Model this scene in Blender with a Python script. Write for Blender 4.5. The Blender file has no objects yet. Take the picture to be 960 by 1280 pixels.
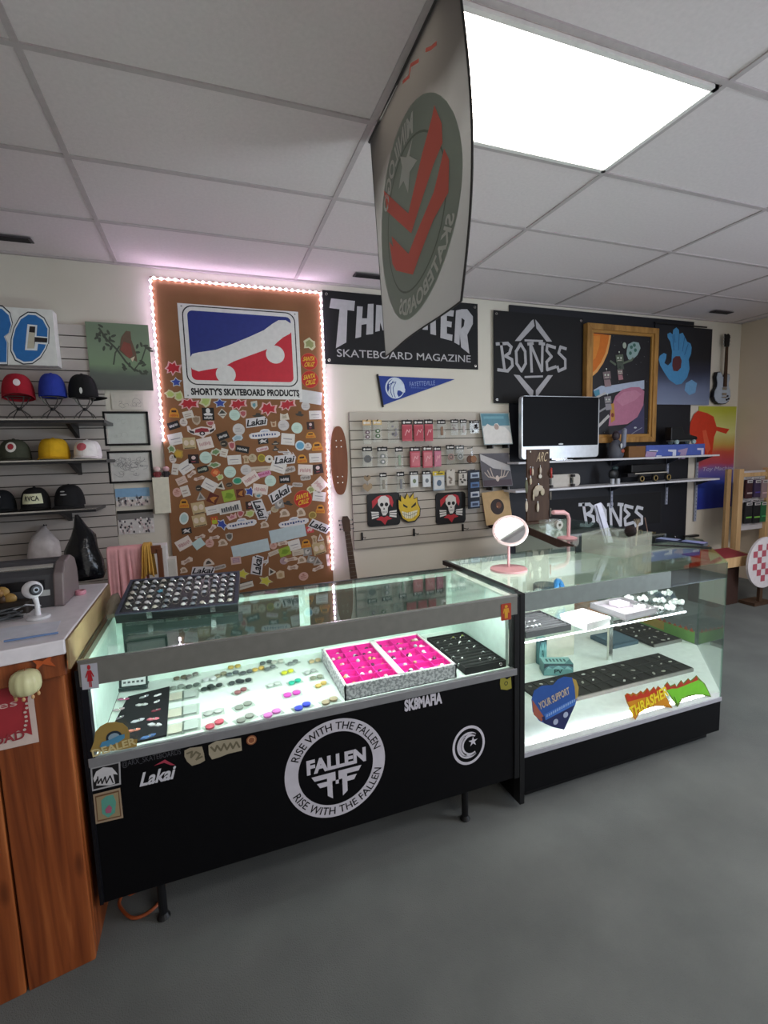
import bpy, bmesh, math, random
from math import pi, sin, cos, radians, sqrt
from mathutils import Vector, Matrix
from mathutils.geometry import tessellate_polygon
random.seed(7)
SC = bpy.context.scene
COL = SC.collection

# ------------------------------------------------------------------ camera
F_PX = 598.15
MR = ((0.9378271, -0.3457328, -0.0308069), (-0.0683622, -0.0969606, -0.9929377), (0.3403041, 0.9333099, -0.1145673))
CAM_Z = 1.53
cd = bpy.data.cameras.new('camera'); cam = bpy.data.objects.new('camera', cd); COL.objects.link(cam)
cd.sensor_fit = 'HORIZONTAL'; cd.sensor_width = 36.0; cd.lens = F_PX / 960 * 36
cd.clip_start = 0.02; cd.clip_end = 60
mr = Matrix(((MR[0][0], -MR[1][0], -MR[2][0], 0), (MR[0][1], -MR[1][1], -MR[2][1], 0), (MR[0][2], -MR[1][2], -MR[2][2], CAM_Z), (0, 0, 0, 1)))
cam.matrix_world = mr
SC.camera = cam

# ------------------------------------------------------------------ light and exposure
SC.view_settings.view_transform = 'Standard'; SC.view_settings.look = 'None'
SC.view_settings.gamma = 1.0; SC.view_settings.use_curve_mapping = False
SC.view_settings.exposure = 0.22
w = bpy.data.worlds.new('room_air'); SC.world = w; w.use_nodes = True
w.node_tree.nodes['Background'].inputs[0].default_value = (0.62, 0.66, 0.72, 1)
w.node_tree.nodes['Background'].inputs[1].default_value = 0.25

def area(name, loc, rot, sx, sy, power, col):
    l = bpy.data.lights.new(name, 'AREA'); l.shape = 'RECTANGLE'; l.size = sx; l.size_y = sy; l.energy = power; l.color = col
    o = bpy.data.objects.new(name, l); o.location = loc; o.rotation_euler = rot; COL.objects.link(o); return o
# the other ceiling troffers of the shop (behind the camera) and the shop window to the right rear
area('ceiling_troffer_light', (1.4, -1.6, 2.86), (0, 0, 0), 1.2, 0.6, 24, (1.0, 0.95, 0.88))
area('ceiling_troffer_light', (4.0, -0.2, 2.86), (0, 0, 0), 1.2, 0.6, 62, (1.0, 0.96, 0.92))
area('shop_window_light', (5.6, -0.6, 1.5), (0, radians(90), 0), 1.8, 2.4, 110, (0.70, 0.82, 1.0))
area('front_fill_light', (1.6, -3.1, 1.5), (radians(90), 0, 0), 4.5, 1.8, 14, (0.93, 0.95, 1.0))  # added fill with no known source, brightens ceiling, walls and case fronts

# ------------------------------------------------------------------ pixel rays (for measuring where things stand)
def ray(px, py):
    a = ((px - 480) / F_PX, (py - 640) / F_PX, 1.0)
    return Vector([sum(MR[i][k] * a[i] for i in range(3)) for k in range(3)])
def wp(px, py, Y):          # point on the plane y=Y -> (x, z)
    d = ray(px, py); t = Y / d.y; return (d.x * t, CAM_Z + d.z * t)
def zp(px, py, Z):          # point on the plane z=Z -> (x, y)
    d = ray(px, py); t = (Z - CAM_Z) / d.z; return (d.x * t, d.y * t)
def xp(px, py, X):          # point on the plane x=X -> (y, z)
    d = ray(px, py); t = X / d.x; return (d.y * t, CAM_Z + d.z * t)

# ------------------------------------------------------------------ materials
MATS = {}
def lin(h):
    h = h.lstrip('#'); c = [int(h[i:i + 2], 16) / 255 for i in (0, 2, 4)]
    return tuple([x / 12.92 if x <= 0.04045 else ((x + 0.055) / 1.055) ** 2.4 for x in c] + [1])
def C(h, rough=0.6, metal=0.0, spec=0.4, emit=0, vary=0.04, scale=30, bump=0):
    key = ('C', h, rough, metal, emit, vary, scale, bump)
    if key in MATS: return MATS[key]
    m = bpy.data.materials.new('paint_' + h.lstrip('#')); m.use_nodes = True
    nt = m.node_tree; b = nt.nodes['Principled BSDF']
    b.inputs['Roughness'].default_value = rough; b.inputs['Metallic'].default_value = metal
    b.inputs['Specular IOR Level'].default_value = spec
    if emit:
        b.inputs['Base Color'].default_value = lin(h)
        b.inputs['Emission Color'].default_value = lin(h); b.inputs['Emission Strength'].default_value = emit
    else:
        n = nt.nodes.new('ShaderNodeTexNoise'); n.inputs['Scale'].default_value = scale
        tc = nt.nodes.new('ShaderNodeTexCoord'); nt.links.new(tc.outputs['Object'], n.inputs['Vector'])
        r = nt.nodes.new('ShaderNodeValToRGB'); c = lin(h)
        r.color_ramp.elements[0].position = 0.3; r.color_ramp.elements[1].position = 0.7
        r.color_ramp.elements[0].color = tuple([x * (1 - vary * 1.5) for x in c[:3]] + [1])
        r.color_ramp.elements[1].color = tuple([min(1, x * (1 + vary)) for x in c[:3]] + [1])
        nt.links.new(n.outputs['Fac'], r.inputs['Fac']); nt.links.new(r.outputs['Color'], b.inputs['Base Color'])
        if bump:
            bp = nt.nodes.new('ShaderNodeBump'); bp.inputs['Strength'].default_value = bump; bp.inputs['Distance'].default_value = 0.004
            nt.links.new(n.outputs['Fac'], bp.inputs['Height']); nt.links.new(bp.outputs['Normal'], b.inputs['Normal'])
    MATS[key] = m; return m
def glass(name, tint='#f4faf7', base=0.035, k=0.95, rough=0.02):
    key = ('G', name)
    if key in MATS: return MATS[key]
    m = bpy.data.materials.new(name); m.use_nodes = True; nt = m.node_tree
    nt.nodes.remove(nt.nodes['Principled BSDF']); out = nt.nodes['Material Output']
    t = nt.nodes.new('ShaderNodeBsdfTransparent'); t.inputs[0].default_value = lin(tint)
    g = nt.nodes.new('ShaderNodeBsdfGlossy'); g.inputs['Roughness'].default_value = rough; g.inputs['Color'].default_value = (1, 1, 1, 1)
    lw = nt.nodes.new('ShaderNodeLayerWeight'); lw.inputs['Blend'].default_value = 0.5
    p = nt.nodes.new('ShaderNodeMath'); p.operation = 'POWER'; p.inputs[1].default_value = 5
    a = nt.nodes.new('ShaderNodeMath'); a.operation = 'MULTIPLY_ADD'; a.inputs[1].default_value = k; a.inputs[2].default_value = base
    mx = nt.nodes.new('ShaderNodeMixShader')
    nt.links.new(lw.outputs['Facing'], p.inputs[0]); nt.links.new(p.outputs[0], a.inputs[0]); nt.links.new(a.outputs[0], mx.inputs[0])
    nt.links.new(t.outputs[0], mx.inputs[1]); nt.links.new(g.outputs[0], mx.inputs[2]); nt.links.new(mx.outputs[0], out.inputs['Surface'])
    MATS[key] = m; return m
def nodemat(name):
    m = bpy.data.materials.new(name); m.use_nodes = True; nt = m.node_tree
    return m, nt, nt.nodes['Principled BSDF'], lambda t: nt.nodes.new('ShaderNode' + t), nt.links.new
def noise_mat(name, c1, c2, scale, rough=0.9, stretch=(1, 1, 1), detail=4, bump=0.0, p0=0.3, p1=0.7, dist=0.0, bscale=None):
    m, nt, b, N, L = nodemat(name)
    tc = N('TexCoord'); mp = N('Mapping'); mp.inputs['Scale'].default_value = stretch
    n = N('TexNoise'); n.inputs['Scale'].default_value = scale; n.inputs['Detail'].default_value = detail; n.inputs['Distortion'].default_value = dist
    r = N('ValToRGB'); r.color_ramp.elements[0].position = p0; r.color_ramp.elements[1].position = p1
    r.color_ramp.elements[0].color = lin(c1); r.color_ramp.elements[1].color = lin(c2)
    L(tc.outputs['Object'], mp.inputs['Vector']); L(mp.outputs['Vector'], n.inputs['Vector']); L(n.outputs['Fac'], r.inputs['Fac'])
    L(r.outputs['Color'], b.inputs['Base Color']); b.inputs['Roughness'].default_value = rough
    b.inputs['Specular IOR Level'].default_value = 0.3
    if bump:
        n2 = N('TexNoise'); n2.inputs['Scale'].default_value = bscale or scale; L(tc.outputs['Object'], n2.inputs['Vector'])
        bp = N('Bump'); bp.inputs['Strength'].default_value = bump; bp.inputs['Distance'].default_value = 0.004
        L(n2.outputs['Fac'], bp.inputs['Height']); L(bp.outputs['Normal'], b.inputs['Normal'])
    return m
M_CARPET = noise_mat('carpet', '#5c5f5e', '#6b6e6c', 3, 1.0, detail=8, bump=0.7, bscale=260)
M_WALL = noise_mat('wall_paint', '#d2cbbe', '#d9d3c7', 1.5, 0.8, bump=0.05, bscale=90)
M_WALLR = noise_mat('side_wall_paint', '#c6b7a4', '#cebfac', 1.5, 0.8)
M_CEIL = noise_mat('ceiling_tile', '#d9cfcf', '#e0d6d6', 60, 0.95, bump=0.25, bscale=180)
M_TEE = C('#b9afaf', 0.6)
M_BOARD = noise_mat('brown_board', '#7b5537', '#8c6244', 2.5, 0.85, detail=6)
M_ORWOOD = noise_mat('orange_stained_pine', '#8a3d14', '#b8622a', 3.2, 0.42, stretch=(7, 7, 0.45), detail=6, dist=1.2)
M_PALEWOOD = noise_mat('pale_wood', '#b89468', '#cfae82', 4, 0.6, stretch=(6, 6, 0.6))
M_DKWOOD = noise_mat('dark_brown_wood', '#3c2a1f', '#4d382a', 4, 0.6, stretch=(6, 6, 0.6))
M_GOLDWOOD = noise_mat('gilt_oak_frame', '#8a6230', '#b5874a', 5, 0.45, stretch=(4, 4, 1))
M_DECK = noise_mat('deck_maple_stain', '#6b3a22', '#804a2d', 4, 0.4, stretch=(6, 1, .5))
M_SLAT = noise_mat('slatwall_laminate', '#b3aba0', '#bab2a8', 2, 0.55)
M_SLATL = noise_mat('left_slatwall_laminate', '#b8b0aa', '#c2bab4', 2, 0.55)
M_LAM = C('#e6e2e6', 0.35); M_STEEL = C('#8d8f8c', 0.28, 0.85); M_DKSTEEL = C('#3a3c3c', 0.35, 0.8)
M_CHROME = C('#c9ccd0', 0.15, 1.0); M_SILVER = C('#d8d8d4', 0.2, 0.9)
M_BLK = C('#0c0c0f', 0.45); M_BLKFELT = C('#131318', 0.9); M_PANEL = C('#08080b', 0.5, spec=0.15)
M_MINT = C('#c9e0d5', 0.5); M_WHITE = C('#e8e8e4', 0.45); M_IVORY = C('#d8d2c4', 0.5)
M_GLASS = glass('showcase_glass', '#fbfefc', 0.03, 0.85)
M_GLASSG = glass('showcase_edge_glass', '#f1faf6', 0.03, 0.9)
def acrylic():
    m = glass('frosted_acrylic', '#f4f6f2', 0.06, 0.5, 0.1); nt = m.node_tree; out = nt.nodes['Material Output']; src = out.inputs['Surface'].links[0].from_socket
    d = nt.nodes.new('ShaderNodeBsdfDiffuse'); d.inputs[0].default_value = lin('#dcdcd2'); x = nt.nodes.new('ShaderNodeMixShader'); x.inputs[0].default_value = .10
    nt.links.new(src, x.inputs[1]); nt.links.new(d.outputs[0], x.inputs[2]); nt.links.new(x.outputs[0], out.inputs['Surface']); return m
M_ACRYL = acrylic()
M_POUCH = glass('clear_pouch', '#f6f8f6', 0.07, 0.3, 0.2)

# ------------------------------------------------------------------ builders
def tag(o, label=None, cat=None, group=None, kind=None):
    if label: o['label'] = label
    if cat: o['category'] = cat
    if group: o['group'] = group
    if kind: o['kind'] = kind
    return o
def wloc(o):
    v = Vector(o.location)
    while o.parent: o = o.parent; v += o.location
    return v
def thing(name, label, cat, loc, group=None):
    o = bpy.data.objects.new(name, None); o.empty_display_size = 0.05; COL.objects.link(o); o.location = loc
    return tag(o, label, cat, group)

class MB:
    def __init__(s): s.v = []; s.f = []; s.fm = []; s.mats = []
    def mi(s, m):
        if m not in s.mats: s.mats.append(m)
        return s.mats.index(m)
    def add(s, vs, fs, m, T=None):
        b = len(s.v)
        s.v += [tuple(T @ Vector(v)) if T else tuple(v) for v in vs]
        i = s.mi(m)
        for f in fs: s.f.append([b + k for k in f]); s.fm.append(i)
        return s
    def box(s, x0, x1, y0, y1, z0, z1, m, T=None):
        vs = [(x, y, z) for x in (x0, x1) for y in (y0, y1) for z in (z0, z1)]
        return s.add(vs, [(0, 1, 3, 2), (4, 6, 7, 5), (0, 4, 5, 1), (2, 3, 7, 6), (0, 2, 6, 4), (1, 5, 7, 3)], m, T)
    def cbox(s, c, d, m, rz=0, rx=0, ry=0):
        T = Matrix.Translation(c) @ Matrix.Rotation(rz, 4, 'Z') @ Matrix.Rotation(ry, 4, 'Y') @ Matrix.Rotation(rx, 4, 'X')
        return s.box(-d[0] / 2, d[0] / 2, -d[1] / 2, d[1] / 2, -d[2] / 2, d[2] / 2, m, T)
    def rbox(s, c, d, r, m, rz=0, rx=0, n=4):      # box with rounded vertical outline (plan), extruded in z
        T = Matrix.Translation(c) @ Matrix.Rotation(rz, 4, 'Z') @ Matrix.Rotation(rx, 4, 'X')
        return s.prism(rrpts(0, 0, d[0], d[1], r, n), -d[2] / 2, d[2] / 2, m, T)
    def prism(s, pts, z0, z1, m, T=None):
        n = len(pts); vs = [(p[0], p[1], z0) for p in pts] + [(p[0], p[1], z1) for p in pts]
        fs = [(i, (i + 1) % n, n + (i + 1) % n, n + i) for i in range(n)]
        tr = tessellate_polygon([[Vector((p[0], p[1], 0)) for p in pts]])
        fs += [tuple(t) for t in tr] + [tuple(n + k for k in t) for t in tr]
        return s.add(vs, fs, m, T)
    def tube(s, pts, r, m, n=8, caps=True, T=None):
        pts = [Vector(p) for p in pts]; N = len(pts)
        rs = r if isinstance(r, (list, tuple)) else [r] * N
        vs = []; prev = None
        for i, p in enumerate(pts):
            d = (pts[min(i + 1, N - 1)] - pts[max(i - 1, 0)]).normalized()
            if prev is None:
                a = Vector((0, 0, 1)) if abs(d.z) < 0.9 else Vector((1, 0, 0)); u = d.cross(a).normalized()
            else:
                u = (prev - d * prev.dot(d)).normalized()
            prev = u; w_ = d.cross(u)
            for k in range(n):
                t = 2 * pi * k / n; vs.append(tuple(p + (u * cos(t) + w_ * sin(t)) * rs[i]))
        fs = [(i * n + k, i * n + (k + 1) % n, (i + 1) * n + (k + 1) % n, (i + 1) * n + k) for i in range(N - 1) for k in range(n)]
        if caps: fs += [tuple(range(n)), tuple((N - 1) * n + k for k in range(n))]
        return s.add(vs, fs, m, T)
    def lathe(s, prof, m, T=None, n=24, sx=1, sy=1, arc=2 * pi):
        vs = []; N = len(prof); full = abs(arc - 2 * pi) < 1e-6; K = n if full else n + 1
        for (r, z) in prof:
            for k in range(K):
                t = arc * k / n; vs.append((r * cos(t) * sx, r * sin(t) * sy, z))
        fs = []
        for i in range(N - 1):
            for k in range(n):
                k2 = (k + 1) % K if full else k + 1
                fs.append((i * K + k, i * K + k2, (i + 1) * K + k2, (i + 1) * K + k))
        return s.add(vs, fs, m, T)
    def ball(s, c, r, m, n=16, k=8, T=None):
        r3 = r if isinstance(r, (list, tuple)) else (r, r, r)
        prof = [(max(1e-5, sin(pi * i / k)), -cos(pi * i / k)) for i in range(k + 1)]
        M = Matrix.Translation(c) @ (T or Matrix()) @ Matrix.Diagonal((r3[0], r3[1], r3[2], 1))
        return s.lathe(prof, m, M, n)
    def torus(s, c, R, r, m, T=None, n=16, k=8, arc=2 * pi):
        pts = [(R * cos(arc * i / n), R * sin(arc * i / n), 0) for i in range(n + 1)]
        M = Matrix.Translation(c) @ (T or Matrix())
        return s.tube(pts, r, m, k, T=M, caps=arc < 6)
    def build(s, name, parent=None, smooth=False, bevel=0, kind=None, fix=True):
        xs = [v[0] for v in s.v]; ys = [v[1] for v in s.v]; zs = [v[2] for v in s.v]
        o0 = Vector(((min(xs) + max(xs)) / 2, (min(ys) + max(ys)) / 2, min(zs)))
        me = bpy.data.meshes.new(name); me.from_pydata([tuple(Vector(v) - o0) for v in s.v], [], s.f)
        for m in s.mats: me.materials.append(m)
        for p, i in zip(me.polygons, s.fm): p.material_index = i
        if fix:
            bm = bmesh.new(); bm.from_mesh(me); bmesh.ops.recalc_face_normals(bm, faces=bm.faces); bm.to_mesh(me); bm.free()
        if smooth:
            for p in me.polygons: p.use_smooth = True
            me.set_sharp_from_angle(angle=radians(38))
        me.update()
        o = bpy.data.objects.new(name, me); COL.objects.link(o)
        if parent: o.parent = parent; o.location = o0 - wloc(parent)
        else: o.location = o0
        if bevel:
            b = o.modifiers.new('bevel', 'BEVEL'); b.width = bevel; b.segments = 2; b.limit_method = 'ANGLE'
        if kind: o['kind'] = kind
        return o

def rrpts(cx, cy, w_, h, r, n=4):
    r = min(r, w_ / 2 - 1e-5, h / 2 - 1e-5); P = []
    for (sx, sy, a0) in ((1, 1, 0), (-1, 1, pi / 2), (-1, -1, pi), (1, -1, 3 * pi / 2)):
        for i in range(n + 1):
            a = a0 + pi / 2 * i / n; P.append((cx + sx * (w_ / 2 - r) + r * cos(a), cy + sy * (h / 2 - r) + r * sin(a)))
    return P
def ellpts(cx, cy, rx, ry, n=28, rot=0):
    P = []
    for i in range(n):
        a = 2 * pi * i / n; x = rx * cos(a); y = ry * sin(a); P.append((cx + x * cos(rot) - y * sin(rot), cy + x * sin(rot) + y * cos(rot)))
    return P
def rot2(pts, c, a):
    return [(c[0] + (x - c[0]) * cos(a) - (y - c[1]) * sin(a), c[1] + (x - c[0]) * sin(a) + (y - c[1]) * cos(a)) for x, y in pts]

_TX = {}
def text_mesh(s, off=0.0):
    key = (s, off)
    if key in _TX: return _TX[key]
    cu = bpy.data.curves.new('lettering', 'FONT'); cu.body = s; cu.size = 1; cu.offset = off; cu.resolution_u = 3
    o = bpy.data.objects.new('lettering', cu); COL.objects.link(o)
    dg = bpy.context.evaluated_depsgraph_get(); dg.update()
    me = bpy.data.meshes.new_from_object(o.evaluated_get(dg))
    vs = [(v.co.x, v.co.y) for v in me.vertices]; fs = [tuple(p.vertices) for p in me.polygons]
    bpy.data.objects.remove(o); bpy.data.curves.remove(cu); bpy.data.meshes.remove(me)
    x0 = min(v[0] for v in vs); x1 = max(v[0] for v in vs); y0 = min(v[1] for v in vs); y1 = max(v[1] for v in vs)
    vs = [((x - x0) / (x1 - x0), (y - y0) / (y1 - y0)) for x, y in vs]
    _TX[key] = (vs, fs, (x1 - x0) / (y1 - y0)); return _TX[key]

class Art(MB):
    """flat artwork laid in thin layers on a plane; fr maps (a, b, layer height) to the world"""
    def __init__(s, fr, step=0.0005, sub=None): super().__init__(); s.fr = fr; s.step = step; s.sub = sub
    def tris(s, vs, fs, m, L):
        if s.sub:
            T = []
            for f in fs:
                for k in range(1, len(f) - 1): T.append([vs[f[0]], vs[f[k]], vs[f[k + 1]]])
            out = []
            while T:
                t = T.pop(); e = [math.dist(t[i], t[(i + 1) % 3]) for i in range(3)]; i = e.index(max(e))
                if e[i] > s.sub:
                    a, b, c = t[i], t[(i + 1) % 3], t[(i + 2) % 3]; mid = ((a[0] + b[0]) / 2, (a[1] + b[1]) / 2)
                    T.append([a, mid, c]); T.append([mid, b, c])
                else: out.append(t)
            vs = [p for t in out for p in t]; fs = [(3 * i, 3 * i + 1, 3 * i + 2) for i in range(len(out))]
        return s.add([s.fr(p[0], p[1], L * s.step) for p in vs], fs, m)
    def poly(s, pts, m, L=1):
        if isinstance(m, str): m = C(m)
        tr = tessellate_polygon([[Vector((p[0], p[1], 0)) for p in pts]])
        return s.tris(pts, [tuple(t) for t in tr], m, L)
    def slab(s, pts, m, t0, t1):        # a plate with real thickness between two heights
        if isinstance(m, str): m = C(m)
        n = len(pts); vs = [s.fr(p[0], p[1], t0) for p in pts] + [s.fr(p[0], p[1], t1) for p in pts]
        tr = tessellate_polygon([[Vector((p[0], p[1], 0)) for p in pts]])
        fs = [(i, (i + 1) % n, n + (i + 1) % n, n + i) for i in range(n)] + [tuple(t) for t in tr] + [tuple(n + k for k in t) for t in tr]
        return s.add(vs, fs, m)
    def rect(s, x0, x1, y0, y1, m, L=1): return s.poly([(x0, y0), (x1, y0), (x1, y1), (x0, y1)], m, L)
    def ell(s, cx, cy, rx, ry, m, L=1, n=28, rot=0): return s.poly(ellpts(cx, cy, rx, ry, n, rot), m, L)
    def ring(s, cx, cy, r1, r0, m, L=1, n=40, ky=1, a0=0, a1=2 * pi):
        if isinstance(m, str): m = C(m)
        vs = []; fs = []
        for i in range(n + 1):
            a = a0 + (a1 - a0) * i / n; vs += [(cx + r0 * cos(a), cy + r0 * ky * sin(a)), (cx + r1 * cos(a), cy + r1 * ky * sin(a))]
        for i in range(n): fs.append((2 * i, 2 * i + 1, 2 * i + 3, 2 * i + 2))
        return s.tris(vs, fs, m, L)
    def line(s, pts, w_, m, L=1, closed=False):
        if isinstance(m, str): m = C(m)
        if closed: pts = list(pts) + [pts[0]]
        for a, b in zip(pts[:-1], pts[1:]):
            L += .04; d = math.dist(a, b)
            if d < 1e-7: continue
            nx, ny = -(b[1] - a[1]) / d * w_ / 2, (b[0] - a[0]) / d * w_ / 2
            ex, ey = (b[0] - a[0]) / d * w_ * .3, (b[1] - a[1]) / d * w_ * .3
            s.tris([(a[0] - ex + nx, a[1] - ey + ny), (a[0] - ex - nx, a[1] - ey - ny), (b[0] + ex - nx, b[1] + ey - ny), (b[0] + ex + nx, b[1] + ey + ny)], [(0, 1, 2, 3)], m, L)
        return s
    def text(s, t, x0, x1, y0, y1, m, L=2, off=0.0, fn=None, rot=0, shear=0):
        if isinstance(m, str): m = C(m)
        vs, fs, asp = text_mesh(t, off); out = []; cx = (x0 + x1) / 2; cy = (y0 + y1) / 2
        for (u, v) in vs:
            if fn: out.append(fn(u, v)); continue
            x = x0 + (x1 - x0) * u + shear * (v - .5) * (y1 - y0); y = y0 + (y1 - y0) * v
            out.append((cx + (x - cx) * cos(rot) - (y - cy) * sin(rot), cy + (x - cx) * sin(rot) + (y - cy) * cos(rot)))
        return s.tris(out, fs, m, L)
    def arctext(s, t, cx, cy, r0, r1, a0, a1, m, L=2, off=0.0):   # letters along an arc from angle a0 to a1
        if isinstance(m, str): m = C(m)
        def fn(u, v):
            a = a0 + (a1 - a0) * u; r = r0 + (r1 - r0) * v; return (cx + r * cos(a), cy + r * sin(a))
        return s.text(t, 0, 1, 0, 1, m, L, off, fn)
def FW(Y): return lambda a, b, h: (a, Y - h, b)          # on a wall facing the camera
def FT(Z): return lambda a, b, h: (a, b, Z + h)          # on a table top
def tb(Z, x0, y0, x1, y1):      # text box from drawing corners
    xm, ym = (x0 + x1) / 2, (y0 + y1) / 2; return (Z(x0, ym)[0], Z(x1, ym)[0], Z(xm, y1)[1], Z(xm, y0)[1])
def zoom(x0, y0, k, Y): return lambda x, y: wp(x0 + x / k, y0 + y / k, Y)
def dup(root, dloc=None, loc=None, rotz=0, label=None, group=None):
    r = root.copy(); COL.objects.link(r)
    if loc is not None: r.location = loc
    if dloc is not None: r.location = Vector(root.location) + Vector(dloc)
    if rotz: r.rotation_euler = (root.rotation_euler[0], root.rotation_euler[1], root.rotation_euler[2] + rotz)
    if label: r['label'] = label
    if group: r['group'] = group
    for ch in list(root.children):
        c = ch.copy(); COL.objects.link(c); c.parent = r
        for g in list(ch.children):
            d = g.copy(); COL.objects.link(d); d.parent = c
    return r
ORD = ['', '', 'second ', 'third ', 'fourth ', 'fifth ', 'sixth ', 'seventh ', 'eighth ', 'ninth ', 'tenth ', 'eleventh ', 'twelfth ', 'thirteenth ', 'fourteenth ', 'fifteenth ', 'sixteenth ', 'seventeenth ', 'eighteenth ', 'nineteenth ', 'twentieth ']

# ================================================================== STRUCTURE
CE = 2.90; WY = 3.845
XL, XR, YB = -2.6, 5.76, -3.2
def struct(name, mb, **k): return mb.build(name, kind='structure', **k)
struct('floor', MB().box(XL, XR + 2.0, YB, WY + .1, -0.05, 0, M_CARPET))
struct('wall_back', MB().box(XL - .1, XR + .1, WY, WY + .1, 0, CE, M_WALL))
struct('wall_left', MB().box(XL - .1, XL, YB, WY, 0, CE, M_WALL))
mb = MB(); mb.box(XR, XR + .1, 3.05, WY, 0, CE, M_WALLR); mb.box(XR, XR + .1, YB, 2.1, 0, CE, M_WALLR); mb.box(XR, XR + .1, 2.1, 3.05, 2.15, CE, M_WALLR)
struct('wall_right', mb)
struct('wall_behind', MB().box(XL - .1, XR + .1, YB - .1, YB, 0, CE, M_WALL))
mb = MB()
mb.box(XR - .012, XR + .11, 3.0, 3.07, 0, 2.2, C('#cfd3d8', .4)); mb.box(XR - .012, XR + .11, 2.07, 2.14, 0, 2.2, C('#cfd3d8', .4)); mb.box(XR - .012, XR + .11, 2.07, 3.07, 2.14, 2.2, C('#cfd3d8', .4))
struct('trim_1', mb)
struct('wall_far_right', MB().box(XR + 1.6, XR + 1.7, 1.5, 3.6, 0, CE, C('#bcc4cc', .8)))
# ceiling with a hole-less lay-in grid: tiles above, tee bars below
struct('ceiling', MB().box(XL, XR, YB, WY, CE, CE + .05, M_CEIL))
mb = MB(); X0 = -.4875; Y0 = 2.009
i = -2
while X0 + i * 1.2192 < XR:
    x = X0 + i * 1.2192
    if x > XL: mb.box(x - .012, x + .012, YB, WY, CE - .006, CE + .001, M_TEE)
    i += 1
j = -8
while Y0 + j * .6096 < WY - .05:
    y = Y0 + j * .6096
    if y > YB: mb.box(XL, XR, y - .012, y + .012, CE - .0065, CE + .001, M_TEE)
    j += 1
mb.box(XL, XR, WY - .025, WY, CE - .012, CE + .001, M_TEE)
mb.box(XR - .025, XR, YB, WY, CE - .012, CE + .001, M_TEE)
struct('trim_2', mb)

# recessed fluorescent troffer
LX0, LX1, LY0, LY1 = X0 + 1.2192 + .02, X0 + 2.4384 - .02, Y0 - .6096 + .02, Y0 - .02
t = thing('ceiling_light', 'bright rectangular fluorescent ceiling light panel set in the tile grid', 'ceiling light', ((LX0 + LX1) / 2, (LY0 + LY1) / 2, CE - .02))
fr = MB()
for (a, b, c, d) in ((LX0, LX1, LY0, LY0 + .02), (LX0, LX1, LY1 - .02, LY1), (LX0, LX0 + .02, LY0, LY1), (LX1 - .02, LX1, LY0, LY1)):
    fr.box(a, b, c, d, CE - .016, CE - .002, C('#e9e6e2', .4))
fr.build('frame', t)
M_DIFF = C('#fff9f0', .5, emit=10.0)
MB().box(LX0 + .02, LX1 - .02, LY0 + .02, LY1 - .02, CE - .011, CE - .004, M_DIFF).build('diffuser', t)
for k, (px, py, lb) in enumerate(((8, 297, 'dark ceiling vent slot above the hat shelves at the left edge'), (463, 345, 'small dark ceiling vent behind the hanging flag'), (902, 390, 'small dark ceiling vent above the hand banner at the right'))):
    cx, cy = zp(px, py, CE - .008)
    t = thing('ceiling_vent', lb, 'vent', (cx, cy, CE - .02), 'small ceiling vents')
    q = .13
    MB().box(cx - q, cx + q, cy - .035, cy + .035, CE - .014, CE - .007, C('#4a4548', .6)).build('frame', t)
    s = MB()
    for e in range(4): s.box(cx - q + .015, cx + q - .015, cy - .027 + e * .015, cy - .018 + e * .015, CE - .018, CE - .0135, C('#241f22', .6))
    s.build('grille', t)

# ================================================================== LEFT WALL DISPLAY
def slatwall(name, label, x0, x1, z0, z1, Y, m, pitch=.0762):
    t = thing(name, label, 'slatwall', ((x0 + x1) / 2, Y, z0))
    MB().box(x0, x1, Y, Y + .006, z0, z1, C('#4c4640', .8)).build('backing', t)
    s = MB(); z = z1
    while z > z0 + .01:
        zz = max(z0, z - pitch + .007); s.box(x0, x1, Y - .014, Y + .001, zz, z, m); z -= pitch
    s.build('slats', t); return t
SLY = 3.83
slatwall('slatwall_panel', 'white slatwall panel at the far left carrying the hat shelves', -1.75, -.63, .5, 2.47, SLY, M_SLATL)
slatwall('slatwall_panel', 'pale grey slatwall panel in the middle hung with small packaged parts', 1.118, 2.655, .76, 1.9, SLY, M_SLAT)

# the big letter sign
Y = 3.72
z1 = zoom(0, 370, 7.385, Y)
t = thing('letter_sign', 'white box sign with big blue outlined letters at the left edge above the hats', 'sign', (-1.4, 3.78, 2.1))
a0 = wp(69, 396, Y); b0 = wp(60, 457, Y)
MB().prism([(-2.0, Y), (-.862, Y), (-.862, 3.815), (-2.0, 3.815)], 2.18, 2.53, M_WHITE).build('sign_box', t)
A = Art(FW(Y - .001)); NAVY = C('#2c2f36', .5); BLU = C('#2f73b8', .45); WB = C('#e9edf0', .4)
def letterform(pts_out, holes, sgn):
    for col, gr, L in ((NAVY, 1.09, 1), (WB, 1.04, 2), (BLU, .965, 3)):
        cx = sum(p[0] for p in pts_out) / len(pts_out); cy = sum(p[1] for p in pts_out) / len(pts_out)
        A.poly([(cx + (x - cx) * gr, cy + (y - cy) * gr) for x, y in pts_out], col, L)
c_out = [(440, 440), (445, 300), (400, 215), (330, 170), (260, 165), (190, 210), (140, 300), (115, 400), (112, 500), (150, 580), (220, 615), (300, 610), (370, 560), (420, 480), (432, 440)]
letterform([z1(*p) for p in c_out], None, 1)
A.poly([z1(*p) for p in ((232, 500), (255, 262), (345, 270), (338, 370), (448, 380), (440, 450), (352, 442), (345, 505))], WB, 4)
A.poly([z1(*p) for p in ((252, 485), (275, 280), (328, 284), (322, 380), (440, 390), (436, 432), (325, 425), (318, 485))], C('#2b2626', .5), 5)
A.poly([z1(*p) for p in ((252, 485), (268, 335), (322, 340), (318, 485))], C('#c9c2ae', .5), 6)
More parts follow.
